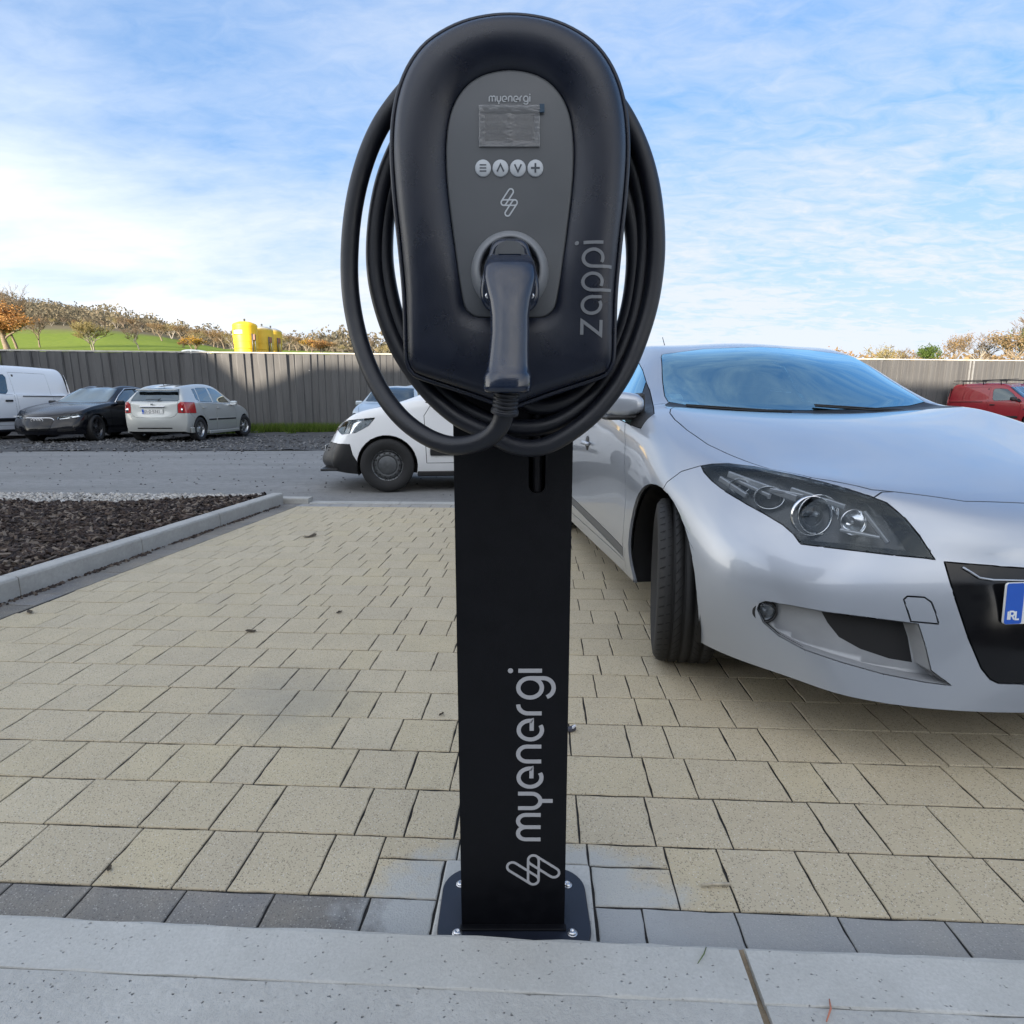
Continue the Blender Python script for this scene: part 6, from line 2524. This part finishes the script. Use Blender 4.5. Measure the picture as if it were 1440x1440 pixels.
def compact_van(loc, yaw, body, label, sc=1.0, group=None, rack=False, steel=True):
    root = empty('parked_van', loc, pi / 2 - yaw, label=label, cat='van', group=group)
    root.scale = (sc, sc, sc)
    ST = [(.27, .76, .24, .80, .7, .85, .85), (.50, .87, .22, .93, .72, .98, .99), (.90, .915, .22, 1.03, .74, 1.08, 1.095), (1.20, .92, .22, 1.10, .76, 1.17, 1.18), (1.40, .92, .22, 1.12, .74, 1.26, 1.27),
          (1.75, .92, .22, 1.13, .70, 1.50, 1.51), (2.15, .922, .22, 1.14, .665, 1.73, 1.765), (2.60, .923, .22, 1.14, .67, 1.80, 1.84), (3.30, .923, .22, 1.14, .68, 1.80, 1.85), (3.95, .92, .24, 1.14, .68, 1.79, 1.835),
          (4.25, .905, .28, 1.14, .67, 1.77, 1.81), (4.36, .86, .34, 1.14, .655, 1.70, 1.72, -.035)]
    V, F, st = None, None, None
    V, F, st = simple_cage(ST + [(4.40, .84, .36, 1.12, .6, 1.2, 1.2)], (.26, .28, .24, .20, .16), (.03, .04, .04, .04, .03), f_crown=.03, r_crown=.01, du_f=(.0, -.05, -.03, .03, .10))
    # squared tail: lift the last ring to the roof
    vi = {tuple(np.round(p, 4)): i for i, p in enumerate(V)}
    last = st[-1]
    for k, (zz, yy) in enumerate(((.36, .80), (.62, .83), (.95, .835), (1.30, .82), (1.66, .74))):
        V[vi[tuple(np.round(last[k], 4))]] = (4.40 - .03 * (k == 4) - .01 * k, yy, zz)
    for j in range(1, 5):
        V[vi[tuple(np.round(last[4 + j], 4))]] = (4.385, .74 * RAT[j], 1.665 + .03 * (1 - RAT[j] ** 2))
    for k in range(4):
        for j in range(1, 5):
            p = (last[k][0] + (.03, .04, .04, .04)[k] * (1 - RAT[j] ** 2), last[k][1] * RAT[j], last[k][2])
            zz, yy = ((.36, .80), (.62, .83), (.95, .835), (1.30, .82))[k]
            V[vi[tuple(np.round(p, 4))]] = (4.40 + .03 * (1 - RAT[j] ** 2) - .01 * k, yy * RAT[j], zz)
    gid = lambda p: vi[tuple(np.round(p, 4))]
    cr = []
    for s in range(len(st) - 1):
        cr.append((gid(st[s][0]), gid(st[s + 1][0]), .9))
    sh = Shell(smooth_half(V, F, 3, cr))
    for u in (.87, 3.62):
        sh.circle_hole(u, .335, .375, n=30)
    sh.panel('windscreen', 'front', [(-.05, 1.20), (.68, 1.20), (.74, 1.24), (.70, 1.48), (.64, 1.69), (-.05, 1.725)], FRONTW(1.0, 2.5))
    sh.panel('front_side_window', 'side', [(1.50, 1.17), (1.78, 1.42), (2.06, 1.61), (2.30, 1.64), (2.52, 1.64), (2.56, 1.58), (2.50, 1.22), (2.42, 1.15)], SIDE)
    sh.panel('window_surround', 'side', [(1.36, 1.11), (1.47, 1.20), (1.54, 1.235), (1.54, 1.13), (1.46, 1.09)], SIDE)
    fr_ = lambda c, n: c.x < .95 and n.x < -.04
    sh.panel('headlight', 'side', [(.20, .76), (.30, .715), (.50, .745), (.66, .83), (.74, .925), (.62, .915), (.40, .89), (.26, .84)], lambda c, n: c.x < .8 and c.y > .34 and n.y > -.2)
    sh.panel('grille', 'front', [(-.05, .70), (.34, .70), (.36, .78), (-.05, .80)], fr_)
    sh.panel('lower_bumper', 'side', [(-.3, .1), (.52, .1), (.52, .34), (.445, .47), (.415, .60), (-.3, .60)], lambda c, n: True, over=('body',))
    sh.panel('bonnet', 'top', [(.22, -.05), (.30, .50), (.45, .68), (.85, .775), (1.18, .79), (1.2, -.05)], lambda c, n: n.z > .3 and .6 < c.z < 1.2, over=('body',))
    sh.panel('door', 'side', [(1.36, .36), (1.34, .95), (1.45, 1.12), (2.60, 1.14), (2.60, .36)], lambda c, n: c.y > .4 and n.y > .2, over=('body',))
    sh.panel('side_door', 'side', [(2.68, .34), (2.66, 1.70), (3.05, 1.705), (3.72, 1.70), (3.74, .80), (3.30, .66), (3.16, .34)], lambda c, n: c.y > .4 and n.y > .1, over=('body',))
    sh.panel('tail_lamp', 'front', [(.66, .80), (.95, .80), (.95, 1.35), (.70, 1.35)], lambda c, n: c.x > 4.3 and n.x > .6, over=('body',))
    m = std_mats(body)
    out = sh.finish(root, m, PAIRED, gap=.004, inner=m_cabin, noshell=GLZ)
    lamp_backs(sh, root, 'headlight', m_lampw, .06, out)
    for sy in (1, -1):
        hl = out['headlight', sy]
        T = Matrix.Translation((.47, sy * .70, .81)) @ Vector((-.75, sy * .66, .05)).to_track_quat('Z', 'Y').to_matrix().to_4x4()
        MB().lathe([(.085, 0), (.06, -.03), (.02, -.05), (0, -.05)], 24, T).lathe([(.03, -.03), (.025, .0), (0, .008)], 16, T).build('main_reflector', m_platew, hl)
        MB().box((2.42, sy * .930, .98), (.20, .03, .05), .014).build('door_handle', m_blktrim, out.get(('door', sy), root))
        MB().box((3.0, sy * .925, .50), (1.15, .03, .09), .012).build('side_rub_strip', m_blktrim, root)
        MB().box((1.98, sy * .925, .50), (1.15, .03, .09), .012).build('side_rub_strip', m_blktrim, root)
        MB().box((3.55, sy * .915, 1.10), (1.45, .016, .022), .006).build('door_rail', m_blktrim, root)
        MB().box((2.24, sy * .86, .225), (2.0, .06, .07), .015).build('sill_trim', m_blktrim, root)
        MB().lathe([(.05, 0), (.045, .012), (0, .016)], 16, Matrix.Translation((.30, sy * .70, .42)) @ Vector((-.8, sy * .6, 0)).to_track_quat('Z', 'Y').to_matrix().to_4x4()).build('fog_lamp', m_lampw, root)
        MB().box((1.22, sy * .922, .80), (.07, .012, .03), .004).build('side_repeater', m_blktrim, root)
    for i in range(5):
        MB().box((.10 + .0, 0, .40 + i * .035), (.02, 1.0, .012), .003).build('grille_bar', m_blktrim, root)
    MB().box((.13, 0, .27), (.22, 1.45, .03), .01).build('bumper_lip', m_blktrim, root)
    mirrors(root, 1.56, .94, 1.22, m_blktrim, 1.35)
    irish_plate(root, '', Matrix(((0, 0, -1, .015), (-1, 0, 0, 0), (0, 1, 0, .50), (0, 0, 0, 1))))
    MB().box((3.3, 0, .45), (2.0, 1.6, .1)).build('load_floor', m_cabin, root)
    MB().box((2.75, 0, 1.05), (.04, 1.5, 1.2)).build('bulkhead', m_cabin, root)
    MB().box((1.75, 0, 1.05), (.40, 1.5, .20), .05).build('dashboard', m_cabin, root)
    for sy in (.4, -.4):
        MB().box((2.50, sy, 1.05), (.14, .5, .75), .05).build('seat', m_seat, root)
    MB().box((2.2, 0, .28), (3.5, 1.3, .1), .02).build('underbody', m_blktrim, root)
    if rack:
        for u in (2.35, 3.05, 3.9):
            MB().box((u, 0, 1.975), (.05, 1.45, .035), .01).build('roof_bar', m_blktrim, root)
            for sy in (1, -1):
                MB().tube([(u, sy * .66, 1.80), (u, sy * .70, 1.975)], .018, 6).build('rack_foot', m_blktrim, root)
        for sy in (1, -1):
            MB().box((3.0, sy * .70, 2.0), (2.6, .03, .03), .008).build('rack_rail', m_blktrim, root)
    for u in (.87, 3.62):
        arch_liner(root, u, .335, .385, .85, .55)
        for sy in (1, -1):
            wheel(root, u, sy * .80, sy, .335, .205, .205, 'steel' if steel else (5, .09, 0), 0)
    return root


compact_van((-2.28, 7.50, 0), radians(83), m_whitep, 'white panel van on the road behind the charger with black bumper', .90)
compact_van((-15.1, 14.4, 0), radians(8), m_whitep2, 'white van at the left edge parked behind the black saloon', 1.07, 'vans parked along the sheet fence')
compact_van((19.95, 21.7, 0), radians(-18), m_redp, 'red van with a black roof rack parked against the fence', .93, 'vans parked along the sheet fence', True)
# ------------------------------------------------------------------ silos, trees, woods, grass and litter
m_yel = plain('silo_yellow', (.76, .47, .02), .5, 0, .06, .6)
m_yel2 = plain('silo_shaded_yellow', (.62, .42, .05), .55, 0, .15, .5)  # same yellow painted darker for the silos standing in shade
m_silotop = plain('silo_cap_steel', (.55, .54, .50), .4, .5)


def gx(px, Y):
    return (px - 720) / 850 * (Y / (PIT_C + .24 * PIT_S))


def silo(px, Y, r, ytop, mat, label, sign=False):
    x = gx(px, Y)
    zt_ = at(px, ytop, Y).z
    zb = float(ground_z(x, Y)) - .3
    root = empty('silo', (x, Y, zb), label=label, cat='silo', group='yellow silos beyond the fence')
    H = zt_ - zb
    mb = MB().lathe([(r * .92, 0), (r * .92, .3), (r * .95, H * .3), (r, H * .55), (r, H - .55), (r * 1.01, H - .5), (r * .96, H - .32)], 40)
    for i in range(1, 5):
        mb.lathe([(r * .96, H * .2 * i - .03), (r * 1.015, H * .2 * i), (r * .96, H * .2 * i + .03)], 40)
    mb.build('shell', mat, root)
    MB().lathe([(r * 1.0, H - .42), (r * .9, H - .26), (r * .5, H - .06), (0, H)], 40).build('dome', m_yel if sign else m_silotop, root)
    MB().lathe([(.09, H - .02), (.09, H + .22), (.14, H + .24), (0, H + .30)], 12).build('vent_cap', m_steelw, root)
    a0 = -2.2
    if sign:
        sg = MB()
        n = 9
        for zz0, zz1, rr in ((H * .60, H * .73, 1.012),):
            v = []
            for i in range(n + 1):
                a = radians(-128 + 48 * i / n)
                v += [(r * rr * cos(a), r * rr * sin(a), zz0), (r * rr * cos(a), r * rr * sin(a), zz1)]
            sg.add(v, [(2 * i, 2 * i + 2, 2 * i + 3, 2 * i + 1) for i in range(n)])
        so = sg.build('sign', plain('sign_cream', (.62, .55, .42), .5), root)
        for z in (H * .60, H * .735):
            MB().tube([(r * 1.02 * cos(radians(a)), r * 1.02 * sin(radians(a)), z) for a in range(-130, -76, 6)], .045, 6).build('sign_border', m_blktrim, so)
    # ladder and pipework on the right
    for k, (a, rr) in enumerate(((-38, .07), (-25, .05))):
        ar = radians(a)
        MB().tube([(r * 1.08 * cos(ar), r * 1.08 * sin(ar), .2), (r * 1.08 * cos(ar), r * 1.08 * sin(ar), H * .62)], rr, 8).build('fill_pipe', m_silotop if k else m_steelw, root)
    ar = radians(-30)
    MB().box((r * 1.1 * cos(ar), r * 1.1 * sin(ar), H * .52), (.3, .3, .6), .03).build('control_box', plain('box_brown', (.22, .10, .07), .6), root)
    return root


silo(348.5, 68, 1.27, 452, m_yel, 'bright yellow silo with a small sign, nearest of the silos', True)
silo(372, 71.5, 1.2, 459, m_yel2, 'dull yellow silo just right of the one with the sign')
silo(384, 75, 1.25, 461.5, m_yel2, 'rearmost dull yellow silo with a grey domed cap')


def rand_quads(n, cen, rad, size, flat=0.0):
    """n randomly turned leaf quads in an ellipsoid shell-ish cloud"""
    d = rng.normal(size=(n, 3))
    d /= np.linalg.norm(d, axis=1)[:, None]
    rr = rng.uniform(.35, 1, n) ** .6
    c = cen + d * rr[:, None] * rad
    u = rng.normal(size=(n, 3))
    u /= np.linalg.norm(u, axis=1)[:, None]
    w = np.cross(u, rng.normal(size=(n, 3)))
    w /= np.linalg.norm(w, axis=1)[:, None]
    s = size * rng.uniform(.5, 1.3, n)[:, None]
    V = np.stack([c - u * s, c + w * s * .55, c + u * s, c - w * s * .55], 1).reshape(-1, 3)
    return V, np.arange(4 * n).reshape(-1, 4)


def leaf_mat(name, tones):
    m, k = new_mat(name)
    g = k.n('ShaderNodeNewGeometry')
    c = k.ramp(g.outputs['Random Per Island'], [(i / max(1, len(tones) - 1), t) for i, t in enumerate(tones)])
    b = k.n('ShaderNodeBsdfDiffuse')
    k.put(b.inputs[0], c)
    t = k.n('ShaderNodeBsdfTranslucent')
    k.put(t.inputs[0], c)
    mx = k.n('ShaderNodeMixShader')
    mx.inputs[0].default_value = .3
    k.put(mx.inputs[1], b)
    k.put(mx.inputs[2], t)
    k.put(k.n('ShaderNodeOutputMaterial').inputs[0], mx)
    return m


L_ORANGE = leaf_mat('leaf_orange', [(.40, .20, .07), (.46, .26, .10), (.32, .15, .06), (.50, .32, .15)])
L_GOLD = leaf_mat('leaf_gold', [(.50, .27, .03), (.60, .36, .05), (.38, .22, .04), (.20, .17, .04)])
L_BROWN = leaf_mat('leaf_brown', [(.25, .17, .09), (.30, .21, .11), (.20, .14, .08), (.34, .25, .14)])
L_OLIVE = leaf_mat('twig_olive', [(.30, .25, .11), (.36, .31, .15), (.24, .19, .09), (.40, .34, .18)])
L_GREEN = leaf_mat('leaf_green', [(.07, .11, .03), (.10, .15, .04), (.05, .08, .025)])
L_TWIG = leaf_mat('twig_brown', [(.21, .165, .12), (.27, .21, .15), (.17, .13, .10)])
m_bark_t = plain('tree_bark', (.19, .15, .11), .9, 0, .35, 6, .02, 20)
m_bark_g = plain('tree_bark_grey', (.27, .245, .21), .9, 0, .3, 6, .02, 20)


def tree_mesh(seed, H, spread, levels, leaf=None, nleaf=0, lsize=.1, up=.5, trunk_h=.25, stems=1, lo=.0, lean=0):
    """branching skeleton: returns trunk mesh data (V,F) and crown (twigs + leaves)"""
    r = random.Random(seed)
    TR, TW = MB(), MB()
    tips = []

    def grow(p, d, L, rad, lv):
        n = 4
        pts = [p]
        q, dd = Vector(p), Vector(d)
        for i in range(n):
            dd = (dd + Vector((r.gauss(0, .16), r.gauss(0, .16), r.gauss(0, .08) + (.05 if lv < 3 else .02)))).normalized()
            q = q + dd * (L / n)
            pts.append(tuple(q))
        rs = [max(.016, rad * (1 - .45 * i / n)) for i in range(n + 1)]
        (TR if lv <= 2 else TW).tube(pts, rs, 6 if lv == 0 else (5 if lv <= 2 else 3), caps=False)
        if lv >= levels:
            tips.append((Vector(pts[-1]), dd))
            tips.append((Vector(pts[2]), dd))
            return
        kids = r.choice((3, 4, 4, 5)) if lv else r.choice((5, 6, 7))
        for i in range(kids):
            t = r.uniform(.35, 1.0) if lv else r.uniform(.5, 1.0)
            fi = t * n
            a = pts[min(n - 1, int(fi))]
            b = pts[min(n, int(fi) + 1)]
            o = Vector(a).lerp(Vector(b), fi - int(fi))
            az = r.uniform(0, 2 * pi)
            side = Vector((cos(az), sin(az), 0))
            nd = (dd * up + side * r.uniform(.55, 1.0) * spread + Vector((0, 0, .22))).normalized()
            grow(tuple(o), nd, L * r.uniform(.55, .8), rad * r.uniform(.42, .6), lv + 1)
    for s in range(stems):
        az = r.uniform(0, 6.3)
        grow((.15 * s * cos(az), .15 * s * sin(az), 0), Vector((cos(az) * .25 * (stems > 1) + lean, sin(az) * .25 * (stems > 1), 1)), H * trunk_h / .62, H * .026 / max(1, stems ** .5), 0)
    # scale to height
    zmax = max(v[2] for v in TR.v + TW.v)
    k = H / zmax
    TR.v = [(x * k, y * k, z * k) for x, y, z in TR.v]
    TW.v = [(x * k, y * k, z * k) for x, y, z in TW.v]
    LV = None
    if nleaf:
        C = np.array([tuple(t[0] * k) for t in tips])
        C = C[C[:, 2] > lo * H]
        idx = rng.integers(0, len(C), nleaf)
        c = C[idx] + rng.normal(size=(nleaf, 3)) * (.045 * H)
        V, F = rand_quads(nleaf, c, np.array([.01] * 3), lsize)
        LV = (V, F)
    return TR, TW, LV


PROTO = {}


def proto(key, bark, twig, leafm, *a, **kw):
    TR, TW, LV = tree_mesh(*a, **kw)
    tm_ = TR.mesh('trunk', bark)
    if LV is not None:
        b = len(TW.v)
        TW.add([tuple(p) for p in LV[0]], [tuple(f) for f in LV[1]], 1)
    cm = TW.mesh('crown', [twig, leafm or twig])
    PROTO[key] = (tm_, cm)


proto('beech', m_bark_t, L_TWIG, L_ORANGE, 3, 9.0, .75, 4, nleaf=0, up=.75, trunk_h=.30)
proto('bare_a', m_bark_g, L_OLIVE, None, 5, 5.0, .85, 4, up=.6, trunk_h=.22, stems=3)
proto('bare_b', m_bark_t, L_TWIG, None, 8, 5.0, .7, 4, up=.8, trunk_h=.30)
proto('bare_c', m_bark_g, L_TWIG, None, 12, 5.0, .95, 4, up=.55, trunk_h=.26)
proto('brown', m_bark_t, L_TWIG, L_BROWN, 14, 5.0, .85, 3, nleaf=1500, lsize=.10, up=.6, trunk_h=.22, lo=.15)
proto('gold', m_bark_t, L_TWIG, L_GOLD, 17, 4.0, .9, 3, nleaf=1900, lsize=.12, up=.5, trunk_h=.15, stems=3)
proto('orange', m_bark_t, L_TWIG, L_ORANGE, 19, 4.0, .9, 3, nleaf=1900, lsize=.12, up=.5, trunk_h=.18, stems=2)
proto('olive', m_bark_g, L_OLIVE, L_OLIVE, 23, 5.0, .85, 3, nleaf=1100, lsize=.09, up=.6, trunk_h=.2, stems=2)
proto('conifer', m_bark_t, L_GREEN, L_GREEN, 29, 4.0, .6, 3, nleaf=1700, lsize=.12, up=.5, trunk_h=.5)
# skirt of russet leaves for the big beech
TRb, TWb, LVb = tree_mesh(31, 6.2, .95, 3, nleaf=5200, lsize=.13, up=.45, trunk_h=.16)
TWb.add([tuple(p) for p in LVb[0]], [tuple(f) for f in LVb[1]], 1)
PROTO['beech_low'] = (TRb.mesh('trunk', m_bark_t), TWb.mesh('crown', [L_TWIG, L_ORANGE]))


def tree(key, px, Y, ytop, label=None, group=None, h0=None, sx=1.0, ybase=None, name='tree'):
    x = gx(px, Y)
    zb = float(ground_z(x, Y)) - .15
    zt_ = at(px, ytop, Y).z
    h0 = {'beech': 9.0, 'gold': 4.0, 'orange': 4.0, 'conifer': 4.0, 'beech_low': 6.2}.get(key, 5.0)
    s = (zt_ - zb) / h0
    root = empty(name, (x, Y, zb), random.uniform(0, 6.28), label=label, cat='tree', group=group)
    root.scale = (s * sx, s * sx, s)
    link_mesh('trunk', PROTO[key][0], root)
    link_mesh('crown', PROTO[key][1], root)
    return root


tree('beech', 28, 66, 392, 'tall bare topped tree at the left edge of the field', sx=.95)
tree('beech_low', 14, 64, 424, 'russet leaved beech at the far left beyond the fence', sx=1.5)
tree('bare_b', 60, 70, 440, 'slim bare tree just right of the russet beech')
tree('bare_a', 136, 62, 446, 'broad bare olive tree standing alone in the green field', sx=1.05)
tree('bare_c', 199, 66, 455, 'small bare tree at the right of the green field')
tree('gold', 279, 74, 473, 'golden bush left of the yellow silos', sx=1.5)
tree('orange', 262, 80, 476, 'orange bush between the golden bush and the field', sx=1.2)
tree('orange', 452, 82, 478, 'orange leaved bush right of the yellow silos', sx=1.6)
tree('gold', 440, 90, 476, 'golden leaved bush behind the orange one by the silos', sx=1.2)
tree('bare_b', 512, 60, 468, 'thin bare tree seen between the cable loop and the silos', sx=.9)
tree('olive', 541, 75, 484, 'low olive bush seen through the cable loops', sx=1.3)
ORD = ('first', 'second', 'third', 'fourth', 'fifth', 'sixth', 'seventh', 'eighth', 'ninth', 'tenth', 'eleventh')
LOOK = {'bare_b': 'slim bare', 'bare_c': 'wide bare', 'brown': 'brown leaved', 'olive': 'pale olive'}
grp = 'bare trees along the top of the field'
lab = 'bare brown or olive tree in the row along the top of the field'
for i, (px, yt, key) in enumerate(((40, 446, 'bare_b'), (62, 449, 'brown'), (80, 447, 'olive'), (97, 446, 'bare_c'), (112, 450, 'brown'), (150, 450, 'bare_c'), (170, 446, 'olive'), (181, 444, 'bare_b'), (194, 449, 'brown'), (207, 452, 'bare_c'), (222, 455, 'brown'))):
    tree(key, px, 168 + (i * 37) % 23, yt, LOOK[key] + ' tree, ' + ORD[i] + ' from the left in the row along the top of the field', grp, sx=1.35)
grp2 = 'brown trees between the field and the silos'
lab2 = 'leafless brown tree in the clump between the field and the silos'
for i, (px, yt, key) in enumerate(((232, 455, 'brown'), (246, 452, 'olive'), (260, 458, 'brown'), (275, 463, 'brown'), (290, 465, 'olive'), (303, 466, 'brown'), (309, 474, 'brown'), (318, 466, 'brown'), (325, 476, 'olive'), (330, 468, 'olive'))):
    tree(key, px, 112 + (i * 29) % 30, yt, LOOK[key] + ' tree, ' + ORD[i] + ' from the left between the field and the silos', grp2, sx=1.45)
grp3 = 'brown trees right of the silos'
lab3 = 'leafless brown tree in the row right of the silos'
for i, (px, yt, key) in enumerate(((396, 469, 'olive'), (408, 471, 'brown'), (420, 473, 'brown'), (432, 476, 'olive'), (470, 481, 'brown'), (484, 485, 'olive'))):
    tree(key, px, 118 + (i * 31) % 24, yt, LOOK[key] + ' tree, ' + ORD[i] + ' from the left in the row right of the silos', grp3, sx=1.4)
tree('orange', 1172, 82, 493, 'small orange treetop just above the silver roof line', sx=1.1)
tree('olive', 1246, 78, 485, 'pale brown treetop left of the green conifer', sx=1.25)
tree('bare_c', 1266, 80, 488, 'low bare treetop beside the pale brown one')
tree('conifer', 1302, 70, 487, 'green conifer top above the right hand fence', sx=.9)
tree('brown', 1338, 74, 472, 'leaning pale brown tree left of the grey bare one', sx=.8)
tree('bare_c', 1385, 66, 466, 'grey bare tree above the red van', sx=1.0)
tree('brown', 1428, 62, 468, 'orange brown leaved tree at the right edge above the fence', sx=1.3)
tree('bare_b', 1446, 72, 432, 'tallest bare tree at the right edge', sx=1.0)
tree('conifer', 1436, 66, 464, 'dark green treetop above the orange brown tree at the right edge', sx=.8)

# far woods on the hill: one mass
Vs, Fs = [], []
b = 0
m_wood = leaf_mat('hill_wood', [(.165, .145, .105), (.20, .17, .115), (.15, .14, .105), (.215, .175, .12), (.13, .13, .10)])  # wood tones made paler to carry distance haze


def wood_clump(px, Y, h, w, n, size):
    global b
    x = gx(px, Y)
    z = float(ground_z(x, Y))
    V, F = rand_quads(n, np.array([x, Y, z + h * .5]), np.array([w, w, h * .55]), size)
    Vs.append(V)
    Fs.append(F + b)
    b += len(V)


for i in range(1300):
    px = random.uniform(-420, 470)
    t = random.random() ** .7
    Y = 185 * (740 / 185) ** t
    wood_clump(px, Y, random.uniform(4, 8), random.uniform(3, 5.5), 110, .3 + .0009 * Y)
for i in range(260):                                     # ridge of conifers
    px = random.uniform(-200, 240)
    wood_clump(px, random.uniform(660, 735), random.uniform(7, 14), random.uniform(2, 3.5), 70, .9)
for i in range(200):
    px = random.uniform(440, 660)
    wood_clump(px, random.uniform(180, 420), random.uniform(5, 9), 4, 60, .7)
tag(np_mesh('hill_woods', np.vstack(Vs), np.vstack(Fs), m_wood), kind='stuff')
# low far hedge line on the right, hidden mostly by the fence
Vs, Fs, b = [], [], 0
for i in range(150):
    wood_clump(random.uniform(1120, 1500), random.uniform(120, 170), random.uniform(3, 5.5), 3.2, 40, .5)
tag(np_mesh('far_hedgerow', np.vstack(Vs), np.vstack(Fs), L_BROWN), kind='stuff')

# post-and-rail line at the near side of the field, beyond the sheet fence
# rough grass along the fence foot
def grass(name, n, fx, h, mat):
    P = np.array([fx() for _ in range(n)])
    a = rng.uniform(0, 2 * pi, n)
    w = rng.uniform(.006, .014, n)
    hh = h * rng.uniform(.4, 1.2, n)
    le = rng.normal(0, .45, (n, 2)) * hh[:, None]
    A = P + np.stack([np.cos(a) * w, np.sin(a) * w, 0 * a], 1)
    B = P - np.stack([np.cos(a) * w, np.sin(a) * w, 0 * a], 1)
    T = P + np.stack([le[:, 0], le[:, 1], hh], 1)
    V = np.stack([A, B, T], 1).reshape(-1, 3)
    tag(np_mesh(name, V, np.arange(3 * n).reshape(-1, 3), mat), kind='stuff')


def gpt():
    while True:
        x = random.uniform(-10.5, -1.0)
        t = random.random() ** 1.3
        y = FENCE(x) - .06 - 2.3 * t
        if mnoise.noise((x * 1.3, y * 1.3, 4)) > -.25 + .5 * t:
            return x, y, .0


grass('verge_grass', 14000, gpt, .30, leaf_mat('blade_green', [(.075, .13, .02), (.11, .17, .03), (.06, .10, .02), (.17, .19, .06)]))

# ---- litter on the paving
m_leaf = plain('dead_leaf', (.055, .04, .022), .8, 0, .4, 40)
m_twig = plain('dry_twig', (.42, .37, .28), .8, 0, .3, 60)


def leaf(px, py, s, label, mat=m_leaf, name='fallen_leaf'):
    v = (py - 720) / FPX
    t = CAMH / (PIT_S + v * PIT_C)
    x, y = (px - 720) / FPX * t, t * (PIT_C - v * PIT_S)
    mb = MB()
    n = 10
    top = []
    for i in range(n):
        a = 2 * pi * i / n
        rr = s * (1 + .25 * cos(2 * a) + random.uniform(-.2, .2))
        top.append((rr * cos(a), rr * .62 * sin(a), .004 + random.uniform(0, s * .35)))
    mb.add(top + [(0, 0, .003)] + [(p[0], p[1], p[2] - .0012) for p in top] + [(0, 0, .0018)],
           [(i, (i + 1) % n, n) for i in range(n)] + [(n + 1 + (i + 1) % n, n + 1 + i, 2 * n + 1) for i in range(n)] + [(i, n + 1 + i, n + 1 + (i + 1) % n, (i + 1) % n) for i in range(n)])
    o = mb.build(name, mat, label=label, cat='leaf')
    o.location = (x, y, .001)
    o.rotation_euler.z = random.uniform(0, 6)
    return o


leaf(353, 889, .021, 'dark fallen leaf alone in the middle of the paving')
leaf(477, 862, .016, 'small dark leaf right of the lone leaf on the paving')
leaf(437, 755, .045, 'clump of dead leaf far back on the pale paving')
leaf(621, 1006, .009, 'tiny dark leaf just left of the post')
leaf(154, 1224, .008, 'tiny dark crumb of leaf on the near left paving')
leaf(42, 862, .022, 'dark leaf beside the left kerb')


def ground_pt(px, py, z=0.0):
    v = (py - 720) / FPX
    t = (CAMH - z) / (PIT_S + v * PIT_C)
    return Vector(((px - 720) / FPX * t, t * (PIT_C - v * PIT_S), z))


a_, b_ = ground_pt(986, 1248), ground_pt(1026, 1246)
t_ = MB().tube([tuple(a_ + Vector((0, 0, .005))), tuple(a_.lerp(b_, .5) + Vector((0, .001, .006))), tuple(b_ + Vector((0, 0, .005)))], .0032, 7)
tag(t_.build('twig', m_twig), 'pale straw coloured twig lying on the paving right of the base plate', 'twig')
a_, b_, c_ = ground_pt(993, 1334, KZ), ground_pt(990, 1345, KZ), ground_pt(981, 1357, KZ)
tag(MB().tube([tuple(a_ + Vector((0, 0, .003))), tuple(b_ + Vector((0, 0, .006))), tuple(c_ + Vector((0, 0, .003)))], [.0008, .0012, .0006], 5).build('grass_blade', plain('dry_green', (.10, .14, .05), .7)), 'thin green grass blade lying on the near kerb', 'grass blade')
a_, b_, c_ = ground_pt(1166, 1408, KZ), ground_pt(1168, 1422, KZ), ground_pt(1162, 1439, KZ)
tag(MB().tube([tuple(a_ + Vector((0, 0, .004))), tuple(b_ + Vector((0, 0, .005))), tuple(c_ + Vector((0, 0, .003)))], [.001, .0016, .001], 5).build('straw', plain('red_straw', (.42, .16, .10), .7)), 'reddish straw lying near the bottom edge on the footpath', 'straw')
p_ = ground_pt(804, 1028)
cs_ = MB()
cs_.box((0, 0, .008), (.026, .016, .014), .004, rz=.6).box((.006, -.004, .017), (.016, .006, .008), .002, rz=.9, m=1)
o = cs_.build('stone_chip', [plain('chip_dark', (.04, .042, .06), .6), plain('chip_pale', (.6, .62, .68), .6)], label='dark stone chip with a pale face beside the post on the paving', cat='stone')
o.location = p_
